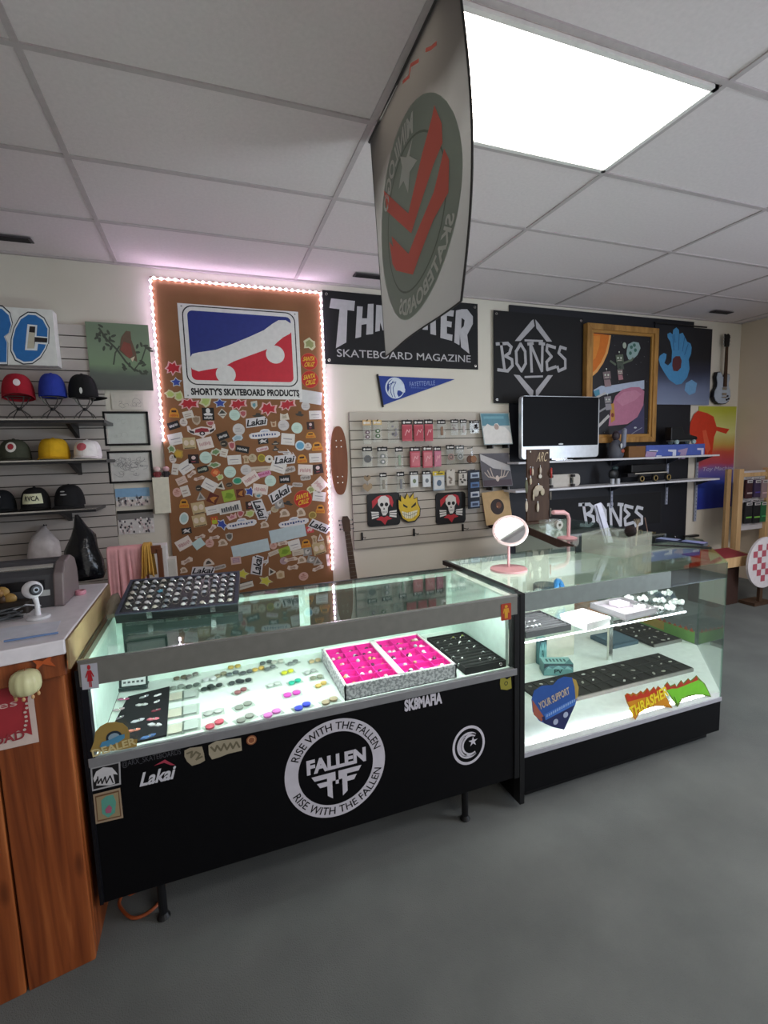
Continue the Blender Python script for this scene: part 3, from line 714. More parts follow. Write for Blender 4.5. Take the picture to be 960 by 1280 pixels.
# ---- stickers: (kind, x, y, w, h, rotation in degrees) read off the board, in quarter pixels from (190, 500)
STK = '''red_splat 106 -159 86 78 10;star_blue 121 -89 58 46 0;lime_blob 90 -30 50 40 0;lime_blob 134 -20 44 50 30;red_splat 185 20 108 66 5;lime_blob 268 6 60 56 0;star_blue 340 16 66 46 0;red_splat 430 22 96 62 -4;dinghy 510 24 34 44 10;red_splat 580 44 92 76 8;red_splat 676 24 92 60 -8
santa 786 -192 80 82 0;santa 790 -103 82 84 -8;lime_box 788 -280 62 52 10;paper_big 795 -14 104 62 12;disc_grey 768 30 42 42 0
dome 110 64 52 48 5;card_pale 181 73 52 36 -10;black_label 108 127 60 46 -14;disc_pale 158 111 40 40 0;shield_tan 222 102 44 48 0;black_skull 281 70 60 62 4;diamond 352 68 48 50 0;disc_mint 413 75 54 54 0;shield_pink 456 70 34 40 0
winged 250 158 142 66 0;shield_pink 292 118 40 30 0;lakai 523 110 112 44 -4;hat_dark 530 75 60 20 6;owl 608 119 28 30 0;disc_grey 658 126 54 54 0;disc_mint 725 140 54 54 0;card_dark 793 128 36 38 0;vest 662 82 46 34 0;dark_flat 738 68 44 24 14
card_white 817 75 60 42 2;card_white 119 195 76 56 -8;card_gold 186 216 66 56 2;card_pink 266 217 78 56 -8;black_label 355 180 58 46 -16;disc_grey 434 147 60 58 0;cloud 563 168 152 46 0;blue_mist 428 190 60 28 -10;ring_dark 360 218 40 40 0;shield_pink 400 230 34 48 0;black_label 452 246 66 42 16
cross_dark 556 206 50 34 0;word_pink 552 245 60 24 -8;eye_dark 617 214 44 20 0;eye_dark 617 242 34 26 0;card_white 680 196 66 56 10;disc_blue 741 228 48 50 0;disc_pale 780 232 36 36 0;dome 826 232 52 44 0;dome 793 175 48 30 0;arrow 665 256 70 30 20
gold_blob 132 270 56 44 0;leaf_green 98 245 40 38 0;card_dark 208 295 54 46 4;disc_mint 269 288 62 60 0;leaf_green 318 260 50 34 -12;card_pale 360 264 36 42 20;card_white 412 299 68 46 2;leaf_tan 470 296 34 40 0;disc_tan 503 290 40 42 0;disc_yellow 548 290 38 40 0;eyeball 585 295 40 38 0;lakai 664 298 110 46 0;arrow 690 270 70 30 30;dome 750 294 48 42 0;card_white 817 289 60 46 3
disc_pale 104 294 36 44 0;card_pale 116 346 34 56 14;card_white 168 336 74 56 -28;bone 198 370 54 26 -28;word_dark 254 347 58 36 -8;hex_orange 317 363 50 44 0;leaf_green 312 325 64 28 6;disc_mint 390 360 60 58 0;disc_grey 470 349 54 52 0;strip_pale 545 345 130 26 2;word_magenta 560 370 70 30 -10;card_white 632 336 74 52 24;word_grey 686 348 60 34 -6;card_pink 767 349 70 52 8;card_dark 830 345 48 46 -4
cloth_pale 148 403 54 36 -18;bone 236 391 58 22 -4;card_white 288 426 72 52 36;lime_blob 340 386 34 32 30;triangle 345 424 48 42 20;oval_green 427 404 50 38 0;card_pink 492 392 82 50 -26;ring_dark 386 424 36 24 0;disc_mint 592 404 56 56 0;black_label 664 396 54 48 2;word_grey 768 388 50 30 0;card_pink 838 424 56 66 54
disc_pink 126 462 46 46 0;card_pale 167 456 42 54 -10;ring_dark 234 441 36 34 0;tri_grey 243 480 46 42 0;card_lime 384 478 62 56 -6;maple 304 492 50 48 30;maple 441 466 38 42 0;star_blue 490 458 58 50 20;card_pink 542 446 74 50 14;dinghy 532 478 40 30 0;lakai 640 468 122 52 -26;arrow 660 440 96 30 -8;word_grey 728 424 50 24 10;lime_box 795 448 38 36 16;card_white 836 482 62 48 14;santa 755 495 88 88 -8
dome 160 518 48 46 4;card_gold 232 540 66 60 -4;card_white 302 550 66 42 -6;card_city 390 538 112 54 -4;card_dark 489 526 40 40 0;lime_blob 490 568 50 36 0;lakai 540 548 110 54 76;arrow 575 575 60 30 -50;photo_grey 636 520 44 44 -6;hat_dark 680 514 56 22 20;disc_tan 614 546 38 34 0;bust 662 564 52 40 0;bust 744 560 46 44 0;dome 842 545 44 44 8;disc_gold 803 576 38 38 0
oval_mint 160 592 46 62 14;card_gold 237 603 68 60 -4;lego 312 602 34 40 0;crown_pink 400 582 50 32 -14;star_blue 350 622 50 70 -40;cloud 447 614 150 48 -2;shield_pink 442 570 34 40 20;bust 562 622 44 34 0;cloud 708 607 146 46 -2;lakai 838 632 106 46 30;paper_mint 680 667 176 66 -4;card_red 790 648 36 34 0
hand_black 173 654 50 38 0;bone 300 642 50 30 -34;bone 240 684 56 24 -4;bone 312 687 56 22 4;shield_grey 387 685 36 46 0;card_pink 160 717 80 54 -22;card_mint 233 719 56 44 -28;disc_pink 288 716 44 44 0;bust 353 712 50 36 0;paper_mint 494 742 184 64 -4
disc_pink 607 728 36 38 0;bone 653 716 54 26 0;card_white 712 725 58 52 -6;dome 770 718 46 44 0;strip_pale 610 764 56 22 -14;card_lime 664 758 56 44 -10;strip_pale 730 762 56 30 0;photo_grey 776 758 44 42 0;card_gold 836 742 60 60 -8;leaf_tan 812 698 30 46 0;cone 842 686 32 38 0;card_gold 880 700 12 44 0
disc_lilac 660 804 40 38 0;bone 694 796 68 24 2;bust 748 798 48 36 0;photo_grey 796 798 38 36 20;tri_grey 828 804 46 42 0;bone 704 836 56 30 8;bone 830 840 60 26 -10;card_pink 880 800 14 60 0;disc_pink 758 882 46 44 0;cube_tan 642 873 40 44 0;triangle 594 854 40 40 -20;lakai 526 826 104 56 -76;arrow 566 800 40 60 30;star_yellow 452 870 70 52 20;star_yellow 568 905 72 52 30;card_lilac 420 802 50 40 2
bone 174 804 66 32 -14;half_moon 282 810 56 36 0;bust 158 850 40 30 0;lakai 256 852 120 40 8;word_grey 340 836 60 24 -6;paper_slot 460 928 92 34 -6'''
DESC = dict(red_splat='red splash-shaped sticker with a pale edge', star_blue='blue ragged star sticker', lime_blob='pale lime green irregular sticker', dinghy='small teal sticker', santa='round red sticker with yellow lettering', lime_box='greenish box-shaped sticker', paper_big='tilted blank white paper', disc_grey='round pale grey sticker', dome='orange dome-shaped sticker with a dark bar', card_pale='small pale card sticker', black_label='black label sticker with white lettering', disc_pale='small round off-white sticker', shield_tan='tan shield sticker', black_skull='black square sticker with white figure marks', diamond='diamond sticker with a dark peak', disc_mint='round mint sticker', shield_pink='pink shield sticker', winged='large winged red and black emblem sticker', lakai='white sticker with slanted black wordmark', hat_dark='dark hat-shaped sticker', owl='tiny tan owl-like sticker', card_dark='dark square sticker with a pale centre', vest='pale vest-shaped sticker', dark_flat='flat dark sticker', card_white='white card sticker with a grey line', card_gold='gold card sticker with two pale discs', card_pink='white card sticker with pink lettering', cloud='white pill-shaped sticker with blue lettering', blue_mist='pale blue jagged sticker', ring_dark='dark ringed round sticker', cross_dark='black and white cross-shaped sticker', word_pink='white sticker with pink lettering', eye_dark='dark eye-shaped sticker', disc_blue='round light blue sticker', arrow='thin white arrow-shaped sticker', gold_blob='mustard blob sticker', leaf_green='green and white leaf sticker', leaf_tan='tan upright sticker', disc_tan='round tan sticker', disc_yellow='round yellow sticker', eyeball='round white sticker with a dark pupil', bone='pale pink elongated sticker', word_dark='black sticker with pale block letters', hex_orange='orange hexagonal sticker', strip_pale='long pale strip sticker', word_magenta='magenta script sticker', word_grey='grey lettered sticker', cloth_pale='pale pink square sticker', triangle='white triangle sticker with a dark centre', oval_green='oval green sticker', disc_pink='round pink sticker', tri_grey='grey triangular sticker', card_lime='lime green square sticker', maple='dark maroon and orange square sticker', photo_grey='grey photo sticker', bust='pale rounded bust-shaped sticker', disc_gold='round mustard sticker with a pale ring', card_city='white card sticker with a dark skyline drawing', oval_mint='tilted oval mint sticker', lego='small red and lime sticker', crown_pink='pink crown-shaped sticker', card_red='small red and white square sticker', paper_mint='large blank pale blue paper strip', hand_black='small black and white hand sticker', shield_grey='grey shield sticker', card_mint='pale aqua card sticker', cone='small cone-shaped sticker', disc_lilac='round lilac sticker', cube_tan='tan cube-shaped sticker', star_yellow='yellow star-shaped sticker', card_lilac='lilac framed card sticker', half_moon='white half-moon sticker', paper_slot='white strip with a dark edge')
STK = [s.split() for ln in STK.split('\n') for s in ln.split(';')]
def sticker_art(A, k, cx, cz, w, h, r, rr):
    tr = lambda pts: [(cx + x * w * cos(r) - y * h * sin(r), cz + x * w * sin(r) + y * h * cos(r)) for x, y in pts]
    R_ = lambda x0, x1, y0, y1: tr([(x0, y0), (x1, y0), (x1, y1), (x0, y1)])
    E_ = lambda x, y, a, b, n=20: tr(ellpts(x, y, a, b, n))
    def txt(s, x0, x1, y0, y1, col, L=2, off=.02, sh=0):
        if s not in ('Lakai', 'SANTA', 'CRUZ'):      # lettering too small to read: short strokes in its place
            n = 9; r2 = random.Random(len(s) + int(w * 1e4)); d = (x1 - x0) / n
            for q in range(n): A.poly(R_(x0 + q * d, x0 + q * d + d * r2.uniform(.5, .8), y0 + (y1 - y0) * r2.uniform(0, .3), y1 - (y1 - y0) * r2.uniform(0, .3)), col, L)
            return
        A.text(s, 0, 1, 0, 1, col, L, off, lambda u, v: tr([(x0 + (x1 - x0) * u + sh * (v - .5), y0 + (y1 - y0) * v)])[0])
    S = lambda pts, col: A.slab(pts, col, -.0002, .0002)
    wob = lambda n, amp, seed=0: [(.5 * (1 + amp * sin(q * 2.4 + seed)) * cos(2 * pi * q / n), .5 * (1 + amp * cos(q * 3.1 + seed)) * sin(2 * pi * q / n)) for q in range(n)]
    sc = lambda pts, f: [(x * f, y * f) for x, y in pts]
    bars = lambda n, col, x0=-.36, x1=.36, y0=-.25, y1=.25, L=2: [A.poly(R_(x0, x0 + (x1 - x0) * rr.uniform(.7, 1), y0 + (y1 - y0) * q / n, y0 + (y1 - y0) * (q + .45) / n), col, L) for q in range(n)]
    PALE = '#d9cdc6'
    if k == 'red_splat':
        P = [(-.5, -.1), (-.35, .12), (-.3, .4), (-.08, .3), (.1, .5), (.2, .22), (.5, .3), (.42, 0), (.46, -.25), (.15, -.2), (-.02, -.5), (-.12, -.25), (-.36, -.38), (-.34, -.15)]
        S(tr(P), '#d8a8a8'); A.poly(tr(sc(P, .76)), '#b0202e', 2)
    elif k in ('star_blue', 'star_yellow'):
        P = [((.5 if q % 2 == 0 else .27) * cos(2 * pi * q / 10 + .3), (.5 if q % 2 == 0 else .3) * sin(2 * pi * q / 10 + .3)) for q in range(10)]
        S(tr(sc(P, 1.1)), '#bfc4cc' if k == 'star_blue' else '#bdb08c'); A.poly(tr(sc(P, .85)), '#34479a' if k == 'star_blue' else '#c6bf4a', 2)
    elif k in ('lime_blob', 'gold_blob', 'leaf_green', 'blue_mist', 'lime_box'):
        c = dict(lime_blob=('#c4c29a', '#a8b869'), gold_blob=('#a98a3f', '#c09a35'), leaf_green=('#c3c4b0', '#6a8a5c'), blue_mist=('#b9c6cc', '#93aab6'), lime_box=('#c9c8a4', '#8f9560'))[k]
        P = wob(11, .25, w * 900); S(tr(P), c[0]); A.poly(tr(sc(P, .66)), c[1], 2)
    elif k == 'santa':
        S(E_(0, 0, .5, .5, 32), '#c0503a'); A.poly(E_(0, 0, .46, .46, 32), '#b3241c', 2)
        txt('SANTA', -.34, .36, .03, .30, '#d8b02e', 4, .03, .12); txt('CRUZ', -.30, .30, -.30, -.03, '#d8b02e', 4, .03, .12)
    elif k == 'dome':
        S(tr([(-.5, -.45), (.5, -.5), (.48, -.12), (.42, .0), (.36, .3), (.15, .5), (-.15, .5), (-.36, .3), (-.42, 0), (-.5, -.12)]), '#c88a2c')
        A.poly(R_(-.24, .24, .05, .26), '#3a1c12', 2); txt('TOY', -.4, .4, -.4, -.12, '#b5521e', 2)
    elif k == 'black_label':
        S(R_(-.5, .5, -.4, .4), '#1b191b'); txt('THRASHER', -.38, .38, -.2, .14, '#cfcccc', 2)
    elif k == 'black_skull':
        S(R_(-.5, .5, -.5, .5), '#171517'); A.poly(E_(0, .26, .18, .2), '#d4d0d0', 2); A.poly(tr([(-.4, 0), (-.1, .1), (.1, .1), (.4, 0), (.3, -.12), (-.3, -.12)]), '#d4d0d0', 2); txt('ROCK', -.34, .34, -.42, -.18, '#d4d0d0', 2)
    elif k == 'diamond':
        S(tr([(0, .5), (.5, 0), (0, -.5), (-.5, 0)]), '#c4bfb4'); A.poly(tr([(0, .38), (.36, 0), (-.36, 0)]), '#3f3f3a', 2); bars(1, '#77736a', -.25, .25, -.25, -.05)
    elif k.startswith('disc') or k in ('eyeball', 'ring_dark', 'oval_green', 'oval_mint'):
        c = dict(disc_grey=('#c5c0bf', '#a9a4a6'), disc_mint=('#bdd3c9', '#a6c4ba'), disc_pale=('#cfc4bd', '#a99'), disc_tan=('#b7a78c', '#938266'), disc_yellow=('#b9a235', '#857a2a'), disc_blue=('#c4d2d8', '#5e9abc'), disc_pink=('#c9a096', '#a87468'), disc_gold=('#b8a15a', '#8c7535'), disc_lilac=('#ab9196', '#8e757e'), eyeball=('#d4cdc4', '#453d38'), ring_dark=('#6b5a4a', '#332c26'), oval_green=('#a9b8a4', '#2c8c6c'), oval_mint=('#d4d8d2', '#a9c4c2'))[k]
        if len(c[1]) == 4: c = (c[0], '#9c8f8a')
        S(E_(0, 0, .5, .5, 30), c[0])
        if k in ('disc_mint', 'disc_grey'):
            bars(3, c[1], -.3, .3, -.2, .2)
        elif k == 'eyeball': A.poly(E_(.06, -.02, .16, .16), c[1], 2)
        elif k in ('oval_green', 'oval_mint', 'disc_blue', 'disc_yellow', 'disc_gold'): A.poly(E_(0, 0, .38, .36, 24), c[1], 2)
        elif k == 'ring_dark': A.poly(E_(0, 0, .4, .4), c[1], 2); bars(1, '#b5a794', -.3, .3, -.08, .12, 3)
        else: bars(2, c[1], -.3, .3, -.2, .2); A.poly(E_(0, .22, .12, .1), c[1], 2)
    elif k in ('card_white', 'card_pink', 'card_pale', 'cloth_pale', 'card_mint', 'paper_big', 'paper_mint', 'strip_pale', 'paper_slot', 'card_lilac', 'card_red'):
        c = dict(card_white='#d6d1cd', card_pink='#dacdc6', card_pale='#cfc8bf', cloth_pale='#cbb2a6', card_mint='#b4cbcb', paper_big='#c9c9c9', paper_mint='#b6c6cc', strip_pale='#c2b5a4', paper_slot='#cfcac0', card_lilac='#c7a79e', card_red='#c4484e')[k]
        S(R_(-.5, .5, -.5, .5), c)
        if k == 'card_white': A.poly(R_(-.34, .3, -.02, .06), '#8f8a90', 2); A.poly(R_(-.2, .3, -.3, -.24), '#b3abab', 2)
        elif k == 'card_pink': txt('Powell', -.38, .38, -.26, .16, '#b98a8a', 2)
        elif k == 'card_lilac': A.poly(R_(-.34, .34, -.3, .3), '#9a7d92', 2); bars(3, '#c9a9a9', -.28, .28, -.24, .24, 3)
        elif k == 'card_red': txt('DC', -.34, .34, -.3, .3, '#e0d2cc', 2)
        elif k in ('card_pale', 'cloth_pale', 'strip_pale'): bars(2, '#a5948a')
        elif k == 'paper_slot': A.poly(R_(-.5, .5, .38, .5), '#2c2624', 2); A.poly(R_(-.3, .42, -.2, -.0), '#a8a198', 2)
    elif k in ('card_gold', 'card_lime', 'maple', 'card_dark', 'card_city', 'photo_grey', 'lego'):
        c = dict(card_gold='#b9a47c', card_lime='#8fa63a', maple='#5a2318', card_dark='#2b1a1a', card_city='#d0ccc6', photo_grey='#8d8986', lego='#b54a28')[k]
        S(R_(-.5, .5, -.5, .5), c)
        if k == 'card_gold': [A.poly(E_(x, .04, .19, .24), '#d4c2ae', 2) for x in (-.23, .23)]; A.poly(R_(-.4, .4, -.47, -.4), '#3c2f20', 2)
        elif k == 'card_lime': A.poly(tr(sc(wob(9, .3, 2), .6)), '#6f8c24', 2)
        elif k == 'maple': A.poly(tr([(-.3, -.1), (0, .2), (.4, .3), (.2, -.2), (.35, -.4), (0, -.3)]), '#b07434', 2)
        elif k == 'card_dark': A.poly(E_(0, .14, .2, .2), '#cfb7b4', 2); bars(1, '#8f3e46', -.22, .22, -.34, -.1)
        elif k == 'card_city':
            [A.poly(R_(-.4 + .1 * q, -.32 + .1 * q, -.3, rr.uniform(0, .32)), '#4a4d52', 2) for q in range(8)]; A.line(tr([(-.42, -.34), (.42, -.34)]), .003, '#4a4d52', 3)
        elif k == 'photo_grey': A.poly(tr(sc(wob(8, .2, 1), .6)), '#c2bdb8', 2); A.poly(E_(.1, .1, .1, .1), '#57504c', 3)
        else: A.poly(R_(-.38, .38, -.45, .05), '#a4b02c', 2); [A.poly(E_(x, .2, .08, .1), '#c9b43a', 3) for x in (-.2, .2)]
    elif k.startswith('shield'):
        c = dict(shield_tan=('#b3a08c', '#8e7862'), shield_pink=('#c9a79f', '#a8545a'), shield_grey=('#b3aba2', '#5f5a54'))[k]
        P = [(-.5, .38), (-.2, .42), (0, .5), (.2, .42), (.5, .38), (.46, -.1), (.28, -.36), (0, -.5), (-.28, -.36), (-.46, -.1)]
        S(tr(P), c[0]); A.poly(tr([(x * .72, y * .62 + .04) for x, y in P]), c[1], 2)
    elif k == 'winged':
        P = [(-.5, .5), (-.42, .5), (-.36, .2), (-.2, .3), (0, .38), (.2, .3), (.36, .2), (.42, .5), (.5, .5), (.5, .1), (.34, -.16), (.12, -.3), (0, -.5), (-.12, -.3), (-.34, -.16), (-.5, .1)]
        S(tr(P), '#d6c9c6'); A.poly(tr([(-.22, .2), (0, .28), (.22, .2), (.26, -.05), (-.26, -.05)]), '#8f2630', 2)
        for s in (-1, 1): A.poly(tr([(s * .27, .05), (s * .46, .2), (s * .42, 0), (s * .28, -.12)]), '#2a2328', 2)
        A.poly(tr(ellpts(0, -.14, .1, .16, 16)), '#2a2328', 3); A.poly(tr(ellpts(0, -.14, .05, .09, 12)), '#cfc4c4', 4)
    elif k == 'lakai':
        S(tr([(-.5, -.5), (.42, -.5), (.5, .1), (.4, .5), (-.44, .5)]), '#cfcccf'); txt('Lakai', -.42, .42, -.38, .36, '#15131a', 2, .03, .1)
    elif k == 'cloud':
        S(tr([(-.5, -.2), (-.46, -.42), (-.3, -.5), (.4, -.5), (.5, -.3), (.5, 0), (.42, .14), (.2, .2), (.14, .44), (.0, .5), (-.1, .42), (-.16, .2), (-.42, .14), (-.5, 0)]), '#d6d3d6')
        txt('ETHIC', -.1, .12, .16, .34, '#8fa0c0', 2); txt('EXPERIENCE', -.4, .4, -.28, .0, '#3c4a78', 2)
    elif k == 'hat_dark' or k == 'dark_flat' or k == 'eye_dark':
        P = [(-.5, -.2), (-.2, .0), (-.14, .45), (.14, .5), (.2, .1), (.5, -.1), (.3, -.5), (-.3, -.5)]; S(tr(P), '#38342f'); 
        if k == 'eye_dark': A.poly(E_(0, -.2, .3, .14, 14), '#a79d94', 2)
    elif k == 'cross_dark' or k == 'hand_black':
        S(R_(-.5, .5, -.4, .4), '#1b1a1c'); A.poly(tr([(-.4, 0), (-.1, .3), (.1, .1), (.42, .3), (.2, -.05), (.36, -.3), (0, -.16), (-.34, -.3), (-.2, -.05)]), '#c9c4c4', 2)
    elif k in ('word_pink', 'word_magenta', 'word_grey', 'word_dark'):
        c = dict(word_pink=('#d0c2c2', '#a85a6e', 'Lakai'), word_magenta=('#c98aa8', '#a83470', 'girl'), word_grey=('#b5aca6', '#6c6460', 'Vans'), word_dark=('#20231f', '#b4bfae', 'LOCO'))[k]
        S(tr(rrpts(0, 0, 1, .9, .2, 3)), c[0]); txt(c[2], -.4, .4, -.26, .26, c[1], 2)
    elif k in ('triangle', 'tri_grey', 'cone'):
        S(tr([(0, .5), (.5, -.4), (.4, -.5), (-.4, -.5), (-.5, -.4)]), '#c9c1b6' if k != 'tri_grey' else '#aaa29a'); A.poly(tr([(0, .22), (.26, -.32), (-.26, -.32)]), {'triangle': '#3b3530', 'tri_grey': '#6f6a66', 'cone': '#b07a5c'}[k], 2)
    elif k == 'arrow':
        S(tr([(-.5, -.3), (.2, .1), (.1, .5), (.5, -.1), (.2, -.5), (.24, -.2), (-.4, -.5)]), '#cdc8c8'); A.line(tr([(-.4, -.34), (.3, -.06)]), .003, '#3a3638', 2)
    elif k == 'hex_orange':
        S(tr(ellpts(0, 0, .5, .5, 6)), '#c25a30'); A.poly(tr([(-.3, 0), (0, .3), (.3, .1), (.1, -.3)]), '#d98a50', 2)
    elif k in ('dinghy', 'owl', 'vest', 'crown_pink', 'half_moon', 'cube_tan', 'bust', 'leaf_tan', 'bone'):
        c = dict(dinghy=('#bfbdb4', '#5f8f9c'), owl=('#bfa78c', '#8a5c3c'), vest=('#cfc6b8', '#aaa090'), crown_pink=('#d0a6a4', '#b06c78'), half_moon=('#d0c2b6', '#4c4440'), cube_tan=('#c9b294', '#b0926c'), bust=('#ccb9a8', '#9c8570'), leaf_tan=('#bfa88c', '#97805f'), bone=('#cfbbae', '#a58a7e'))[k]
        P = dict(dinghy=[(-.5, .3), (.4, .5), (.5, -.1), (.1, -.5), (-.4, -.2)], owl=[(-.5, .5), (-.2, .3), (.2, .3), (.5, .5), (.4, -.5), (-.4, -.5)], vest=[(-.4, .5), (-.1, .3), (.1, .3), (.4, .5), (.5, -.5), (-.5, -.5)], crown_pink=[(-.5, .4), (-.2, .1), (0, .5), (.2, .1), (.5, .4), (.4, -.5), (-.4, -.5)], half_moon=[(-.5, -.5), (-.42, 0), (-.2, .42), (.1, .5), (.3, .2), (.5, -.3), (.5, -.5)], cube_tan=[(-.5, .3), (0, .5), (.5, .3), (.46, -.4), (0, -.5), (-.46, -.4)], bust=[(-.5, -.5), (-.36, -.1), (-.44, .2), (-.1, .5), (.2, .44), (.4, .1), (.5, -.3), (.4, -.5)], leaf_tan=[(-.4, -.5), (-.3, 0), (-.5, .4), (0, .5), (.5, .3), (.3, -.1), (.4, -.5)], bone=[(-.5, -.2), (-.4, .3), (-.1, .2), (.3, .5), (.5, .1), (.4, -.4), (0, -.3), (-.3, -.5)])[k]
        S(tr(P), c[0]); A.poly(tr([(x * .5, y * .5 - .04) for x, y in P]), c[1], 2)
    else: S(R_(-.5, .5, -.5, .5), PALE)
PXM = 1.0
rows = []
for i, (k, x, y, w_, h_, r_) in enumerate(STK):
    x, y, w_, h_, r_ = map(float, (x, y, w_, h_, r_))
    px, py = 190 + x / 4, 500 + y / 4
    a = wp(px, py, BY - .001); ax = wp(px + 1, py, BY); az = wp(px, py - 1, BY)
    sx = math.dist(a, ax); sz = math.dist(a, az)
    rows.append((k, a[0], a[1], w_ / 4 * sx, h_ / 4 * sz, -radians(r_) + radians(4), i))
kinds = {}
for r_ in rows: kinds.setdefault(r_[0], []).append(r_)
for k, rs in kinds.items():
    rs.sort(key=lambda r: -r[2]); n = len(rs)
    for q, (k_, x, z, w_, h_, rot, i) in enumerate(rs):
        lay = .0004 + .0011 * ((i * 7) % 5) / 5 + (.0016 if k in ('red_splat', 'cloud', 'lakai') else 0)
        A = Art(FW(BY - lay), .0003)
        sticker_art(A, k, x, z, w_, h_, rot, random.Random(i))
        o = A.build('sticker' if 'paper' not in k else 'paper_strip', None, fix=False)
        d = DESC[k]
        if n == 1: lb = d + ' on the brown board'
        elif q == 0: lb = d + ', topmost such on brown board'
        elif q == n - 1: lb = d + ', lowest such on brown board'
        else: lb = d + ', ' + ORD[q + 1] + 'from top on brown board'
        tag(o, lb, 'sticker' if 'paper' not in k else 'paper', 'stickers on the brown board')

# ================================================================== MIDDLE WALL
def banner_base(name, lb, cat, x0, x1, z0, z1, col, Y=3.838, eyes=True, grp=None):
    t = thing(name, lb, cat, ((x0 + x1) / 2, Y, z0), grp)
    A = Art(FW(Y), .0007); A.slab([(x0, z0), (x1, z0), (x1, z1), (x0, z1)], col, -.002, 0)
    if eyes:
        mb = MB()
        for x in (x0 + .03, x1 - .03):
            for z in (z0 + .03, z1 - .03): mb.torus((x, Y - .003, z), .009, .0028, M_SILVER, Matrix.Rotation(pi / 2, 4, 'X'), 12, 6)
        mb.build('eyelets', t, smooth=True)
    return t, A
t, A = banner_base('skate_banner', 'wide black banner with tall white letters partly hidden by the hanging flag', 'banner', .942, 2.34, 2.28, 2.845, C('#0f0e12', .7))
z3 = zoom(390, 340, 3.692, 3.838); L3 = lambda *p: [z3(*q) for q in p]
WT = C('#b5b2b6', .6)
# THRASHER letters traced: each letter drops towards the outer ends
A.poly(L3((88, 122), (198, 134), (194, 180), (163, 176), (158, 325), (110, 352), (127, 172), (80, 166)), WT, 2)
A.poly(L3((208, 158), (234, 160), (231, 214), (254, 214), (258, 148), (284, 147), (282, 286), (250, 290), (252, 240), (228, 244), (226, 300), (200, 306)), WT, 2)
A.poly(L3((296, 152), (340, 156), (352, 180), (348, 215), (330, 222), (352, 270), (326, 270), (314, 232), (312, 272), (292, 276)), WT, 2)
A.poly(L3((368, 158), (400, 160), (410, 268), (388, 266), (386, 244), (372, 244), (368, 266), (350, 266)), WT, 2)
A.poly(L3((418, 162), (462, 164), (460, 186), (438, 184), (438, 200), (462, 210), (460, 262), (418, 260), (420, 240), (440, 240), (440, 226), (418, 214)), WT, 2)
A.poly(L3((470, 166), (492, 168), (492, 200), (510, 202), (512, 168), (534, 170), (534, 268), (510, 266), (510, 226), (492, 224), (490, 264), (470, 262)), WT, 2)
A.poly(L3((545, 172), (570, 174), (572, 292), (546, 286)), WT, 2)
A.poly(L3((595, 174), (655, 178), (652, 206), (622, 202), (622, 226), (645, 230), (643, 256), (622, 252), (622, 284), (648, 290), (646, 318), (592, 304)), WT, 2)
A.poly(L3((664, 178), (690, 172), (716, 172), (742, 205), (742, 240), (716, 290), (726, 378), (688, 348), (682, 290), (680, 338), (656, 325)), WT, 2)
A.poly(L3((690, 212), (704, 222), (700, 250), (688, 262)), C('#0f0e12', .7), 3)
a = z3(115, 392); b_ = z3(730, 415)
vs = a
A.text('SKATEBOARD MAGAZINE', z3(115, 380)[0], z3(732, 400)[0], z3(420, 404)[1] , z3(420, 370)[1], WT, 2, off=.005)
A.build('printed_cloth', t, fix=False)

# pennant
t = thing('pennant_flag', 'blue triangular pennant with a white horse head below the wide black banner', 'pennant', (1.6, 3.83, 2.0))
z4 = zoom(460, 460, 8, 3.835); L4 = lambda *p: [z4(*q) for q in p]
A = Art(FW(3.835), .0007); BL = C('#2a3f8c', .8)
A.slab(L4((98, 78), (870, 112), (150, 372)), BL, -.002, 0)
A.poly(ellpts(*z4(270, 200), .088, .088, 32), C('#c9d3e0', .6), 1)
A.poly(ellpts(*z4(274, 200), .078, .078, 32), BL, 2)
A.poly(L4((205, 150), (250, 105), (290, 100), (325, 125), (350, 165), (372, 215), (368, 245), (345, 245), (320, 225), (295, 225), (290, 260), (310, 300), (262, 305), (225, 285), (200, 240), (215, 200)), C('#c9d3e0', .6), 3)
for q in (((250, 130), (225, 180), (225, 240), (245, 290)), ((275, 150), (250, 200), (255, 250), (272, 295)), ((205, 170), (240, 150), (280, 140))): A.line(L4(*q), .006, BL, 4)
A.text('FAYETTEVILLE', *tb(z4, 415, 132, 670, 178), C('#8fa0cf', .7), 2, rot=radians(4))
for q in range(12): A.poly([z4(430 + q * 14, 190 + q), z4(438 + q * 14, 190 + q), z4(438 + q * 14, 202 + q * .3), z4(430 + q * 14, 202 + q * .3)], C('#5c70b0', .7), 2)
A.build('felt_triangle', t, fix=False)
MB().tube([(z4(92, 62)[0], 3.83, z4(92, 62)[1]), (z4(148, 392)[0], 3.83, z4(148, 392)[1])], .009, M_BLK).build('pole_strip', t)

# longboard deck
x, z = wp(424, 576, 3.82); zt_ = wp(424, 533, 3.82)[1]; zb_ = wp(424, 619, 3.82)[1]
t = thing('longboard_deck', 'brown oval longboard deck fixed upright on the wall beside the lit board', 'skateboard deck', (x, 3.82, zb_))
hw = (wp(434.5, 576, 3.82)[0] - wp(413.5, 576, 3.82)[0]) / 2; hh = (zt_ - zb_) / 2
P = [(x + hw * (1 if cos(a_) > 0 else -1) * abs(cos(a_)) ** .8, z + hh * (1 if sin(a_) > 0 else -1) * abs(sin(a_)) ** .92) for a_ in [2 * pi * q / 44 for q in range(44)]]
A = Art(FW(3.826)); A.slab(P, M_DECK, 0, .012); A.build('deck', t, smooth=True)
for dz in (.17, -.19):
    for dx in (-.02, .02):
        for e in (-.025, .025): A = Art(FW(3.8135), .0006); A.slab(ellpts(x + dx, z + dz * hh * 2.9 + e, .0045, .0045, 10), M_SILVER, -.0005, .001); A.build('bolt', t, fix=False)

